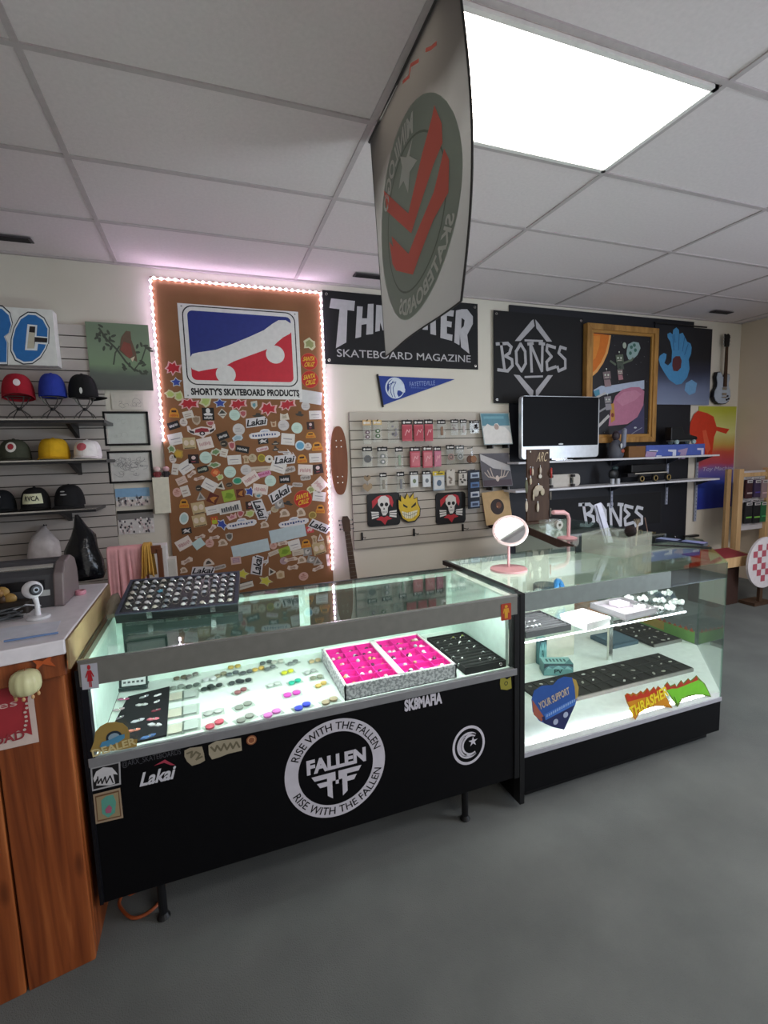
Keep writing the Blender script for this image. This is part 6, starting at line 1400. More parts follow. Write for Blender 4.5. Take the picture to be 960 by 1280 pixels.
MB().rbox((-.68, 1.905, T0 + .02), (.17, .05, .04), .01, C('#2e2620', .6)).build('holder', t)
t = tag(MB().lathe([(.012, 0), (.017, .0), (.019, .004), (.019, .012), (.017, .016), (.012, .016), (.012, 0)], C('#c98a98', .4), Matrix.Translation((zp(101, 743, T0)[0], zp(101, 743, T0)[1], T0 + .0005)), 24).build('tape_roll', smooth=True), 'small pink tape roll on the laminate counter near the black bag', 'tape roll')
def paper(pts, col, z, name, lb, cat='paper'):
    A = Art(FT(z)); A.slab(pts, col, 0, .0008); return tag(A.build(name), lb, cat)
PZ = lambda q, z: [zp(x, y, z) for x, y in q]
paper(PZ(((0, 800), (70, 789), (76, 776), (20, 783), (0, 786)), T0 + .001), C('#d9dde8', .5), T0 + .0006, 'paper_sheet', 'white paper sheet lying at the front of the laminate counter')
a_, b_ = zp(5, 803, T0 + .002), zp(73, 792, T0 + .002)
tag(MB().tube([(a_[0], a_[1], T0 + .005), (b_[0], b_[1], T0 + .005)], .0032, C('#6f8cb8', .3), 8).build('blue_pen'), 'thin blue pen lying on the paper at the counter front', 'pen')

# ================================================================== FIRST GLASS CASE (five feet)
C1X0, C1X1, C1Y0, C1Y1, CT = -.402, 1.150, 1.602, 2.13, .955
DK = .64
t = thing('glass_showcase', 'long black fronted glass showcase with a mint interior full of jewelry', 'display case', (.37, 1.86, 0))
CASE1 = t
MB().box(C1X0 + .002, C1X1, C1Y0 + .004, C1Y0 + .02, .15, DK - .03, M_PANEL).build('front_panel', t, bevel=.002)
mb = MB(); mb.box(C1X0, C1X0 + .018, C1Y0 + .0045, C1Y1, .15, DK - .02, C('#0c0c14', .5)); mb.build('side_panel', t)
mb = MB(); mb.box(C1X1 - .018, C1X1, C1Y0 + .021, C1Y1, .15, DK - .02, M_PANEL); mb.build('side_panel', t)
MB().box(C1X0 + .02, C1X1 - .02, C1Y0 + .022, C1Y1, .15, .17, M_PANEL).build('bottom_board', t)
MB().box(C1X0 + .02, C1X1 - .02, C1Y1 - .02, C1Y1, .171, DK - .025, M_PANEL).build('back_board', t)
MB().box(C1X0 + .018, C1X1 - .018, C1Y0 + .022, C1Y1 - .02, DK - .02, DK, C('#dce8e2', .4)).build('display_deck', t)
MB().box(C1X0, C1X1, C1Y0 - .003, C1Y0 + .02, DK - .028, DK + .002, C('#8f9093', .35, .3)).build('front_ledge', t, bevel=.002)
MB().box(C1X0, C1X0 + .02, C1Y0 - .002, C1Y0 + .03, DK + .002, CT - .082, C('#0b0b16', .4)).build('corner_post', t, bevel=.001)
MB().box(C1X0 - .01, C1X0, C1Y0 - .002, C1Y1, .15, CT - .03, C('#0b0b12', .4)).build('outer_side', t)
MB().box(C1X1 - .012, C1X1 + .012, C1Y0 - .002, C1Y0 + .04, .15, CT - .01, M_BLK).build('corner_post', t, bevel=.001)
MB().box(C1X0 + .001, C1X0 + .016, C1Y0 + .03, C1Y1 - .02, DK, CT - .02, M_MINT).build('inner_side', t)
MB().box(C1X1 - .028, C1X1 - .013, C1Y0 + .041, C1Y1 - .02, DK, CT - .02, M_MINT).build('inner_side', t)
mb = MB(); yb = C1Y1
for (a_, b_, c_, d_) in ((C1X0, C1X1, .925, CT - .012), (C1X0, C1X1, DK, .665), (C1X0, -.365, .665, .925), (.348, .394, .665, .925), (1.094, C1X1, .665, .925)): mb.box(a_, b_, yb - .02, yb, c_, d_, M_MINT)
mb.build('back_frame', t)
for a_, b_ in ((-.365, .348), (.394, 1.094)): MB().box(a_, b_, yb - .009, yb - .004, .665, .925, C('#22332f', .3)).build('sliding_door', t)
mb = MB(); mb.add([(C1X0, C1Y0 - .004, CT - .082), (C1X1, C1Y0 - .004, CT - .082), (C1X0, C1Y0 - .004, CT - .004), (C1X1, C1Y0 - .004, CT - .004), (C1X0, C1Y0 + .010, CT - .082), (C1X1, C1Y0 + .010, CT - .082), (C1X0, C1Y0 + .010, CT - .004), (C1X1, C1Y0 + .010, CT - .004)], [(0, 1, 3, 2), (4, 6, 7, 5), (0, 4, 5, 1), (2, 3, 7, 6), (0, 2, 6, 4), (1, 5, 7, 3)], C('#85857f', .4, .35)); mb.build('steel_rail', t, bevel=.002)
MB().box(C1X0, C1X1, C1Y0 - .006, C1Y0 + .004, CT - .004, CT + .002, M_SILVER).build('rail_edge', t)
MB().box(C1X0, C1X1 - .013, C1Y0 - .002, C1Y1, CT - .003, CT + .003, M_GLASSG).build('glass_top', t)
MB().box(C1X0, C1X1 - .013, C1Y1 - .006, C1Y1 + .006, CT - .012, CT + .005, M_DKSTEEL).build('rear_edge_strip', t)
MB().box(C1X0 + .031, C1X1 - .013, C1Y0 + .006, C1Y0 + .010, DK + .003, CT - .083, M_GLASS).build('glass_front', t)
M_TUBE = C('#f2fbfa', .4, emit=70.0)
MB().box(C1X0 + .06, C1X1 - .08, C1Y0 + .012, C1Y0 + .024, CT - .030, CT - .018, M_TUBE).build('light_tube', t)
for x in (C1X0 + .16, C1X1 - .23):
    for y in (C1Y0 + .04, C1Y1 - .06): MB().lathe([(.018, 0), (.022, .004), (.014, .02), (.014, .149), (.018, .15)], M_BLK, Matrix.Translation((x, y, 0)), 14).build('leg', t)

# stickers on the black front
def case_sticker(name, lb, fn, cat='sticker', Y=C1Y0 + .0028, grp='stickers on the black case front'):
    A = Art(FW(Y), .0004); fn(A); return tag(A.build(name, fix=False), lb, cat, grp)
zc1 = lambda px, py: wp(px, py, C1Y0)
STW = C('#c6c3cc', .5); BKF = M_PANEL
def fallen(A):
    c = wp(418.5, 961.5, C1Y0); 
    e1 = wp(355, 961, C1Y0); e2 = wp(482, 961, C1Y0); R = (e2[0] - e1[0]) / 2
    c = ((e1[0] + e2[0]) / 2, wp(418, 961.5, C1Y0)[1])
    A.slab(ellpts(c[0], c[1], R, R, 72), STW, -.0004, 0); A.ell(c[0], c[1], R * .745, R * .745, BKF, 1, 64)
    A.arctext('RISE WITH THE FALLEN', c[0], c[1], R * .79, R * .945, radians(157), radians(14), BKF, 2, off=.005)
    A.arctext('RISE WITH THE FALLEN', c[0], c[1], R * .945, R * .79, radians(-157), radians(-14), BKF, 2, off=.005)
    P = lambda u, v: (c[0] + u * R, c[1] + v * R)
    A.text('FALLEN', P(-.58, 0)[0], P(.60, 0)[0], P(0, .0)[1], P(0, .30)[1], STW, 3, off=.05)
    for s in (-1, 1):
        A.poly([P(s * q[0], q[1]) for q in ((.03, -.06), (.5, -.06), (.44, -.16), (.2, -.16), (.2, -.22), (.4, -.22), (.34, -.32), (.2, -.32), (.2, -.52), (.1, -.6), (.1, -.32), (.03, -.32))], STW, 3)
    A.rect(*[P(-.1, 0)[0], P(.1, 0)[0], P(0, -.32)[1], P(0, -.24)[1]], STW, 3)
case_sticker('round_logo_sticker', 'large round white ring sticker with winged letters on the black case front', fallen)
def crescent(A):
    c = wp(586.5, 932, C1Y0); R = (wp(607, 932, C1Y0)[0] - wp(566.5, 932, C1Y0)[0]) / 2
    A.ring(c[0], c[1], R, R * .86, STW, 0, 40, 1.12)
    A.ring(c[0], c[1], R * .72, R * .6, STW, 0, 36, 1.05, radians(50), radians(310)); A.ring(c[0] + R * .14, c[1], R * .62, R * .46, STW, 0, 36, 1.05, radians(60), radians(300))
    A.ring(c[0] + R * .05, c[1], R * .66, R * .5, STW, 0, 36, 1.05, radians(120), radians(250))
    P = [(c[0] + R * .26 + R * (.3 if q % 2 == 0 else .11) * cos(pi / 2 + q * pi / 5), c[1] + R * .16 + R * (.3 if q % 2 == 0 else .11) * sin(pi / 2 + q * pi / 5)) for q in range(10)]; A.poly(P, STW, 1)
case_sticker('crescent_sticker', 'round white sticker with a crescent and star on the black case front', crescent)
def mafia(A): a_ = zc1(506, 886); b_ = zc1(553, 869); A.text('SK8MAFIA', a_[0], b_[0], zc1(530, 885)[1], zc1(530, 870)[1], STW, 1, off=.05)
case_sticker('wordmark_sticker', 'small white block lettered wordmark under the pink jewelry boxes', mafia)
def lak(A):
    x0, x1 = zc1(176, 970)[0], zc1(218, 960)[0]; A.text('Lakai', x0, x1, zc1(197, 979)[1], zc1(197, 962)[1], C('#cfcfd6', .5), 1, off=.03, shear=.3)
    A.poly([zc1(192, 958), zc1(206, 950), zc1(219, 957), zc1(213, 957), zc1(205, 954)], C('#a83c50', .5), 1)
case_sticker('wordmark_sticker', 'white slanted wordmark with a red roof mark at the left of the black front', lak)
def sk(A): A.text('@ARX_SKATEBOARDS', zc1(152, 955)[0], zc1(226, 940)[0], zc1(190, 953)[1], zc1(190, 944)[1], C('#4a4a50', .5), 1)
case_sticker('handle_sticker', 'faint grey line of lettering just under the case ledge at the left', sk)
zg = lambda x, y: wp(90 + x / 4, 920 + y / 4, C1Y0)
def gold1(A):
    A.slab([zg(*p) for p in ((562, 75), (590, 62), (650, 55), (660, 90), (665, 125), (640, 140), (600, 152), (575, 130), (562, 105))], C('#9c927c', .5), -.0004, 0)
    A.line([zg(*q) for q in ((575, 90), (600, 80), (595, 110), (620, 82), (640, 92), (622, 120), (650, 105))], .006, C('#6b6450', .5), 1)
case_sticker('graffiti_sticker', 'left one of two tan graffiti shaped stickers under the case ledge', gold1)
def gold2(A):
    A.slab([zg(*p) for p in ((682, 50), (720, 28), (845, 12), (850, 75), (780, 92), (740, 108), (700, 120), (684, 95))], C('#a39a84', .5), -.0004, 0)
    A.line([zg(*q) for q in ((695, 58), (715, 78), (725, 50), (745, 75), (760, 42), (775, 70), (792, 38), (805, 64), (822, 32), (838, 58))], .006, C('#6b6450', .5), 1)
case_sticker('graffiti_sticker', 'right, longer one of two tan graffiti shaped stickers under the case ledge', gold2)
def rnd(A): c = zg(897, 18); A.slab(ellpts(c[0], c[1], .017, .017, 24), C('#8a5236', .5), -.0004, 0); A.ring(c[0], c[1], .013, .010, C('#c99a70', .5), 1, 20)
case_sticker('round_sticker', 'small round copper coloured sticker beside the tan graffiti stickers', rnd, Y=C1Y0 - .0035)
def sq1(A):
    P = [zg(*p) for p in ((90, 160), (240, 128), (244, 245), (100, 280))]; A.slab(P, C('#a9a9ac', .5), -.0004, 0)
    A.poly([zg(*p) for p in ((100, 168), (232, 138), (236, 238), (106, 270))], C('#141416', .5), 1)
    A.poly([zg(*p) for p in ((105, 215), (120, 180), (155, 158), (200, 160), (222, 185), (228, 195), (205, 192), (215, 240), (190, 248), (120, 250), (130, 205), (112, 235))], C('#c9c9cc', .5), 2)
    A.line([zg(*q) for q in ((128, 205), (130, 240), (145, 215), (150, 240), (165, 205), (172, 238), (190, 200), (205, 235))], .0035, C('#141416', .5), 3)
case_sticker('square_sticker', 'black and white square sticker at the upper left corner of the black front', sq1)
def sq2(A):
    A.slab([zg(*p) for p in ((104, 296), (240, 262), (256, 412), (118, 444))], C('#a08c74', .5), -.0004, 0)
    A.poly([zg(*p) for p in ((114, 304), (234, 274), (246, 404), (126, 432))], C('#6a4c34', .5), 1); A.poly([zg(*p) for p in ((120, 310), (230, 282), (240, 400), (130, 424))], C('#9a8a6a', .5), 2)
    A.poly([zg(*p) for p in ((145, 325), (170, 302), (205, 295), (220, 330), (215, 385), (180, 410), (150, 390))], C('#5a9c8c', .5), 3); A.poly([zg(*p) for p in ((165, 370), (185, 345), (200, 360), (195, 385), (170, 388))], C('#a85a78', .5), 4)
case_sticker('square_sticker', 'tan bordered square sticker with a teal figure below the black and white one', sq2)
def gem(A):
    z_ = lambda x, y: wp(400 + x / 3.84, 780 + y / 3.84, C1Y0)
    A.slab([z_(*p) for p in ((868, 262), (885, 258), (900, 268), (918, 255), (922, 310), (900, 318), (870, 315), (866, 290))], C('#8f8a34', .5), -.0004, 0)
    A.ring(*z_(895, 286), .009, .006, C('#1a1a10', .5), 1, 16)
case_sticker('emblem_sticker', 'small yellow green emblem sticker at the right end of the black front', gem)
# on the glass: restroom style figures and the dealer badge
zr = lambda x, y: wp(x / 7.385, 800 + y / 7.385, C1Y0 - .006)
def fig(A, P, c, skirt):
    A.ell(*P(0, .36), abs(P(.13, 0)[0] - P(0, 0)[0]), abs(P(0, .10)[1] - P(0, 0)[1]), c, 2, 16)
    if skirt: A.poly([P(*q) for q in ((-.14, .24), (.14, .24), (.34, -.02), (.28, -.06), (.13, .1), (.22, -.2), (.1, -.2), (.1, -.44), (.02, -.44), (.02, -.2), (-.02, -.2), (-.02, -.44), (-.1, -.44), (-.1, -.2), (-.22, -.2), (-.13, .1), (-.28, -.06), (-.34, -.02))], c, 2)
    else: A.poly([P(*q) for q in ((-.2, .24), (.2, .24), (.26, -.08), (.18, -.08), (.14, .12), (.12, -.44), (.02, -.44), (0, -.1), (-.02, -.44), (-.12, -.44), (-.14, .12), (-.18, -.08), (-.26, -.08))], c, 2)
def wom(A):
    Q = [zr(740, 232), zr(895, 212), zr(915, 442), zr(760, 462)]; A.slab(Q, C('#b9bac4', .5), -.0006, 0)
    x0, x1, z0_, z1_ = Q[0][0] + .004, Q[2][0] - .004, Q[3][1], Q[0][1]
    fig(A, lambda u, v: ((x0 + x1) / 2 + u * (x1 - x0), (z0_ + z1_) / 2 + v * (z1_ - z0_)), C('#b3202c', .5), True)
case_sticker('figure_sticker', 'pale square sticker with a red figure in a skirt on the left glass corner', wom, Y=C1Y0 - .0055, grp='stickers on the case glass')
zr2 = lambda x, y: wp(380 + x / 3.4286, 680 + y / 3.4286, C1Y0 - .006)
def man(A):
    a_, b_ = zr2(845, 330), zr2(888, 252); A.slab(rrpts((a_[0] + b_[0]) / 2, (a_[1] + b_[1]) / 2, b_[0] - a_[0], b_[1] - a_[1], .004), C('#a83a20', .5), -.0006, 0)
    fig(A, lambda u, v: ((a_[0] + b_[0]) / 2 + u * (b_[0] - a_[0]) * 1.2, (a_[1] + b_[1]) / 2 + v * (b_[1] - a_[1]) * .9), C('#d39a2c', .5), False)
case_sticker('figure_sticker', 'red and yellow rectangular sticker with a standing figure on the right glass corner', man, Y=C1Y0 - .0055, grp='stickers on the case glass')
zd = lambda x, y: wp(100 + x / 6, 800 + y / 6, C1Y0 - .005)
def dealer(A):
    P = [(75, 838), (95, 790), (105, 760), (115, 690), (150, 650), (200, 622), (262, 615), (320, 625), (355, 655), (372, 700), (372, 745), (430, 745), (425, 800), (300, 825), (180, 838)]
    A.slab([zd(*p) for p in P], C('#a08648', .5), -.0006, 0)
    c = zd(255, 730); R = abs(zd(315, 730)[0] - zd(193, 730)[0]) / 2
    A.ell(c[0], c[1], R, R * .95, C('#1c2c3c', .5), 1, 32); A.ell(c[0], c[1], R * .72, R * .62, C('#8fa8b8', .5), 2, 28)
    A.poly([zd(*p) for p in ((148, 800), (165, 765), (230, 745), (290, 715), (335, 705), (335, 735), (285, 770), (220, 795), (170, 810))], C('#4f8fb4', .5), 3)
    A.text('DEALER', *tb(zd, 85, 775, 425, 830), C('#cfc08c', .5), 4, off=.03, rot=radians(6))
case_sticker('dealer_sticker', 'tan dealer badge sticker with a blue ring at the lower left of the glass', dealer, Y=C1Y0 - .0045, grp='stickers on the case glass')

# ---- contents of the first case
rr = random.Random(21)
x0, y0 = zp(151, 864, DK); 
t = thing('calendar_stand', 'small dark desk stand holding a white printed card in the mint case', 'stand', (-.34, 2.06, DK))
T = Matrix.Translation((-.335, 2.055, DK + .001)) @ Matrix.Rotation(radians(-8), 4, 'Z') @ Matrix.Rotation(radians(-16), 4, 'X')
MB().box(-.052, .052, -.004, .004, .0, .10, C('#1d2b2b', .4), T).build('holder_back', t)
MB().box(-.052, .052, -.02, -.004, .0, .012, C('#1d2b2b', .4), T).build('front_lip', t)
A = Art(lambda a, b_, h: tuple(T @ Vector((a, -.0045 - h, b_))), .0006); A.slab([(-.042, .016), (.046, .016), (.046, .105), (-.042, .105)], C('#c6cbcc', .5), 0, .001)
for i in range(4):
    for j in range(5): A.rect(-.036 + j * .016, -.026 + j * .016, .026 + i * .02, .034 + i * .02, C('#4c5254', .5), 3)
A.build('printed_card', t, fix=False)
MB().box(-.045, .045, .004, .05, .0, .006, C('#1d2b2b', .4), Matrix.Translation((-.335, 2.055, DK + .001)) @ Matrix.Rotation(radians(-8), 4, 'Z')).build('rear_foot', t)

def plan_art(Zh, step=.0006): return Art(FT(Zh), step)
fb = [(-.345, 1.985), (-.20, 2.012), (-.185, 1.64), (-.30, 1.635), (-.372, 1.66)]
tag(MB().prism(fb, DK + .0005, DK + .008, M_BLKFELT).build('felt_board', bevel=.002), 'black felt board with brooches lying at the left of the mint case', 'jewelry board')
zfb = lambda px, py: zp(px, py, DK + .01)
BRO = [(154, 874, '#a85a7a', .022, 'pink'), (180, 871, '#8a8f92', .018, 'grey'), (197, 869, '#d9d9dc', .014, 'white'), (148, 887, '#b0a0a4', .02, 'pale'), (177, 881, '#c9c9cc', .022, 'silver'), (196, 877, '#cfcfd2', .012, 'tiny silver'), (150, 897, '#77707a', .014, 'dark grey'), (195, 888, '#8a3a4c', .016, 'dark red'), (172, 901, '#b9bcc4', .022, 'pale grey'), (191, 899, '#c9707f', .021, 'rose'), (193, 906, '#d4d4d8', .026, 'long silver'), (167, 913, '#d98a78', .02, 'coral'), (185, 921, '#4a6aa0', .024, 'blue')]
for k, (px, py, c, s, nm) in enumerate(BRO):
    x, y = zfb(px, py); mb = MB(); a_ = rr.uniform(-.4, .9)
    T = Matrix.Translation((x, y, DK + .0085)) @ Matrix.Rotation(a_, 4, 'Z')
    P = [(s * 1.0, 0), (s * .5, s * .32), (0, s * .18), (-s * .5, s * .4), (-s * .95, s * .05), (-s * .4, -s * .28), (s * .1, -s * .2), (s * .6, -s * .3)]
    mb.prism(P, 0, .004, C(c, .3), T); mb.ball((T @ Vector((s * .2, 0, .004))), (.004, .004, .003), M_SILVER, 8, 4)
    tag(mb.build('brooch'), nm + ' brooch on the black felt board in the mint case', 'brooch', 'brooches on the black felt board')
k = 0
for (px, py, lb) in ((220, 872, 'back left'), (238, 869, 'back right'), (219, 893, 'middle left'), (238, 889, 'middle right'), (219, 913, 'front left'), (239, 908, 'front right')):
    x, y = zp(px, py, DK); t = thing('clear_sleeve', lb + ' of six clear card sleeves beside the black felt board', 'card sleeve', (x, y, DK), 'clear card sleeves in the mint case')
    MB().rbox((x, y, DK + .003), (.062, .082, .004), .004, M_POUCH).build('sleeve', t)
    MB().rbox((x, y, DK + .0062), (.044, .056, .002), .003, C('#a9b4ae' if k % 2 else '#b9b9a9', .5)).build('insert_card', t); k += 1

# small pairs of coloured plugs, each pair in a thin clear bag
z11 = lambda x, y: zp(200 + x / 4.364, 790 + y / 4.364, DK + .006)
PAIRS = [(110, 248, '#6f6a58', 'olive'), (175, 235, '#7a7a74', 'grey'), (92, 300, '#7f8a82', 'pale grey'), (178, 292, '#55605a', 'dark grey'), (270, 255, '#c9cfcf', 'white'), (258, 303, '#2e3836', 'black'), (305, 296, '#303836', 'black'), (330, 232, '#8f8c76', 'tan'), (395, 225, '#5c6668', 'slate'), (405, 188, '#b9a65a', 'mustard'), (470, 218, '#5a6062', 'slate'), (410, 272, '#3c4444', 'charcoal'), (462, 265, '#33393a', 'charcoal'), (440, 320, '#8a5a5c', 'grey and red'), (535, 200, '#c4a85a', 'gold'), (578, 165, '#58605e', 'grey'), (600, 195, '#707876', 'grey'), (640, 160, '#b9bcb0', 'pale'), (725, 165, '#7c8482', 'grey'), (695, 216, '#c9cc3c', 'yellow'), (735, 270, '#2aa58a', 'teal'), (620, 285, '#b9c0bc', 'pale grey'), (820, 215, '#b0b8b4', 'pale grey'), (845, 155, '#c9b48c', 'beige'), (853, 246, '#8a8f7c', 'olive grey'), (878, 285, '#c4a860', 'gold'), (720, 336, '#c04aa8', 'magenta'), (455, 400, '#82887f', 'grey'), (290, 437, '#a9aea9', 'silver grey'), (465, 468, '#8f938c', 'stone grey'), (298, 502, '#c25a6a', 'red'), (612, 442, '#d07ac0', 'pink'), (778, 404, '#3a48b8', 'blue'), (925, 374, '#a89a80', 'sand')]
cnt = {}
for p in PAIRS: cnt[p[3]] = cnt.get(p[3], 0) + 1
seen = {}
for (zx, zy, c, nm) in PAIRS:
    x, y = z11(zx, zy); seen[nm] = seen.get(nm, 0) + 1
    nb = '' if cnt[nm] == 1 else ', ' + (ORD[seen[nm]] if seen[nm] > 1 else 'first ') + 'of its colour'
    t = thing('plug_pair', nm + ' bagged jewelry pair on the lit case floor' + nb, 'jewelry', (x, y, DK), 'small bagged jewelry pairs on the lit case floor')
    a_ = rr.uniform(-.1, .5); s = .0125 if zy < 330 else .0155
    T = Matrix.Translation((x, y, DK + .001)) @ Matrix.Rotation(a_, 4, 'Z')
    for e in (-1, 1):
        MB().lathe([(.001, 0), (s * .92, 0), (s, .003), (s, .007), (s * .7, .009), (.001, .0095)], C(c, .35), T @ Matrix.Translation((e * s * 1.12, e * .002, .001)), 16).build('plug', t, smooth=True)
    MB().rbox((0, 0, .0004), (s * 5, s * 3.2, .0006), .003, M_POUCH, 0).add([], [], M_POUCH) if False else None
    mb = MB(); mb.prism(rrpts(0, 0, s * 5, s * 3.2, .003), 0, .0008, M_POUCH, T); mb.build('bag', t)

# pink compartment box
M_PINK = C('#d0218c', .6); M_PAT = noise_mat('grey_lace_paper', '#8f9094', '#c9c9cc', 90, .6, detail=2, p0=.45, p1=.55)
X0_, X1_, Y0_, Y1_, ZT = .418, .882, 1.628, 2.005, .697
t = thing('jewelry_box', 'open white patterned jewelry box with two bright pink compartment trays', 'jewelry box', ((X0_ + X1_) / 2, (Y0_ + Y1_) / 2, DK))
mb = MB(); mb.box(X0_, X1_, Y0_, Y0_ + .006, DK + .0005, ZT, M_PAT); mb.box(X0_, X1_, Y1_ - .006, Y1_, DK + .0005, ZT, M_PAT); mb.box(X0_, X0_ + .006, Y0_, Y1_, DK + .0005, ZT, M_PAT); mb.box(X1_ - .006, X1_, Y0_, Y1_, DK + .0005, ZT, M_PAT); mb.box(X0_, X1_, Y0_, Y1_, DK + .0004, DK + .004, M_PAT)
mb.build('box_shell', t)
mb = MB(); mb.box(X0_ + .005, X1_ - .005, Y0_ + .005, Y0_ + .010, DK + .004, ZT + .002, M_WHITE); mb.box(X0_ + .005, X1_ - .005, Y1_ - .010, Y1_ - .005, DK + .004, ZT + .002, M_WHITE)
for a_, b_ in ((X0_ + .005, X0_ + .011), (X1_ - .011, X1_ - .005), ((X0_ + X1_) / 2 - .012, (X0_ + X1_) / 2 + .012)): mb.box(a_, b_, Y0_ + .005, Y1_ - .005, DK + .004, ZT + .002, M_WHITE)
mb.build('white_rim', t)
TR = []
for (a_, b_, nr) in ((X0_ + .012, (X0_ + X1_) / 2 - .013, 6), ((X0_ + X1_) / 2 + .013, X1_ - .012, 5)):
    ya, yb_ = Y0_ + .011, Y1_ - .011; mb = MB(); mb.box(a_, b_, ya, yb_, DK + .005, DK + .032, M_PINK)
    for q in range(4): xx = a_ + (b_ - a_) * q / 3; mb.box(xx - .0015, xx + .0015, ya, yb_, DK + .032, ZT - .004, M_PINK)
    for q in range(nr + 1): yy = ya + (yb_ - ya) * q / nr; mb.box(a_, b_, yy - .0015, yy + .0015, DK + .032, ZT - .004, M_PINK)
    mb.build('pink_tray', t)
    for i in range(3):
        for j in range(nr): TR.append((a_ + (b_ - a_) * (i + .5) / 3, ya + (yb_ - ya) * (j + .5) / nr, i, j, nr))
BC = ['#e0d3cc', '#c99a6a', '#d9b8c4', '#5c2a4a', '#e6e2dc', '#b88a78', '#a9b4b8', '#8a2a5c']
stud = {}
for (x, y, i, j, nr) in TR:
    for q in range(rr.randint(1, 4)):
        c = rr.choice(BC); xx, yy = x + rr.uniform(-.02, .02), y + rr.uniform(-.018, .018)
        if c not in stud:
            mb = MB(); mb.ball((xx, yy, DK + .0393), (.0088, .0088, .007), C(c, .25), 10, 6); mb.tube([(xx, yy, DK + .0345), (xx + .010, yy + .004, DK + .035)], .0012, M_SILVER, 5); o = mb.build('stud', smooth=True); stud[c] = (o, xx, yy)
        else:
            o0, ax, ay = stud[c]; o = o0.copy(); COL.objects.link(o); o.location = o0.location + Vector((xx - ax, yy - ay, 0)); o.rotation_euler = (0, 0, rr.uniform(0, 6))
        tag(o, 'tiny bead stud lying in a compartment of the pink trays', 'stud', 'bead studs in the pink trays')

# black ring tray in the case
def ringtray(name, lb, P0, P1, z, h, m, walls=True):
    t = thing(name, lb, 'jewelry tray', ((P0[0] + P1[0]) / 2, (P0[1] + P1[1]) / 2, z))
    mb = MB(); mb.box(P0[0], P1[0], P0[1], P1[1], z + .0005, z + h * .75, m); mb.build('tray_base', t)
    mb = MB(); w_ = .006
    for a_, b_, c_, d_ in ((P0[0], P1[0], P0[1], P0[1] + w_), (P0[0], P1[0], P1[1] - w_, P1[1]), (P0[0], P0[0] + w_, P0[1] + w_, P1[1] - w_), (P1[0] - w_, P1[0], P0[1] + w_, P1[1] - w_)): mb.box(a_, b_, c_, d_, z + h * .75, z + h, m)
    mb.build('rim', t)
    n = int((P1[1] - P0[1]) / .03); mb = MB()
    for q in range(n): yy = P0[1] + .012 + (P1[1] - P0[1] - .024) * (q + .5) / n; mb.tube([(P0[0] + .008, yy, z + h * .75), (P1[0] - .008, yy, z + h * .75)], .007, m, 8)
    mb.build('foam_rolls', t, smooth=True); return t
ringtray('ring_tray', 'black foam ring tray at the right end of the mint case', (.925, 1.632), (1.118, 1.995), DK, .03, C('#101312', .8))
def ring_obj(x, y, z, c, s=.009, gem='#d9d9dc', yaw=0, lb='', grp='', name='ring', cat='ring', tilt=0):
    T = Matrix.Rotation(yaw, 4, 'Z') @ Matrix.Rotation(pi / 2 - tilt, 4, 'X')
    mb = MB(); mb.torus((x, y, z), s, .0016, c, T, 14, 5); mb.ball((x, y, z + s), (s * .45, s * .45, s * .3), C(gem, .15), 8, 5)
    return tag(mb.build(name, smooth=True), lb, cat, grp)
RB = [('#a9b06a', .016), ('#a8b85a', .014), ('#e6e6e6', .017), ('#c9c9cc', .010), ('#b9bcc0', .009)]
zt2 = lambda x, y: zp(400 + x / 3.84, 780 + y / 3.84, DK + .035)
for k, (a_, b_, s, c, nm) in enumerate(((640, 70, .015, '#9a9c5a', 'olive stone'), (683, 62, .015, '#8fa04a', 'green stone'), (627, 100, .012, '#8f9092', 'grey stone'), (672, 92, .015, '#e0e0dc', 'large white stone'), (715, 86, .012, '#b9bcc0', 'pale stone'), (705, 118, .010, '#b5b5b8', 'silver'), (742, 108, .010, '#c4c4c8', 'silver'), (665, 128, .008, '#c9c9cc', 'small'), (600, 80, .007, '#b9b9bc', 'small'), (566, 88, .007, '#b0b0b4', 'small'), (585, 115, .007, '#a9a9ac', 'small'), (608, 125, .007, '#a0a0a4', 'small'), (640, 158, .009, '#c0c0c4', 'silver'), (683, 160, .007, '#c9c9cc', 'small'), (783, 135, .010, '#b9bcc0', 'pale stone'), (768, 165, .006, '#d9d9dc', 'small'), (815, 162, .009, '#a9a9ac', 'silver'), (838, 164, .009, '#b0b0b4', 'silver'), (868, 187, .006, '#c9c9cc', 'small'), (665, 190, .006, '#c9c9cc', 'small'))):
    x, y = zt2(a_, b_); ring_obj(x, y, DK + .030, M_SILVER, s * .8, c, rr.uniform(-.5, .5), nm + ' ring on the black foam tray in the mint case', 'rings on the black tray in the mint case')

# ---- the glass topped ring box standing tilted on the first case
T = Matrix.Translation((-.348, 1.915, CT + .0035)) @ Matrix.Rotation(radians(-6.6), 4, 'Z') @ Matrix.Rotation(radians(17), 4, 'X')
RW, RD_, RH = .425, .245, .034
t = thing('ring_display_box', 'black hinged display box with clear lid full of silver rings on the glass case', 'ring box', (-.14, 2.0, CT + .003))
BKB = C('#101014', .35)
mb = MB(); mb.box(0, RW, 0, RD_, 0, .008, BKB, T)
for a_, b_, c_, d_ in ((0, RW, 0, .007), (0, RW, RD_ - .007, RD_), (0, .007, .007, RD_ - .007), (RW - .007, RW, .007, RD_ - .007)): mb.box(a_, b_, c_, d_, .008, RH, BKB, T)
mb.build('box_body', t, bevel=.0015)
MB().box(.008, RW - .008, .008, RD_ - .008, .0085, .018, C('#232733', .9), T).build('foam_insert', t)
mb = MB(); ff = C('#3b4150', .5)
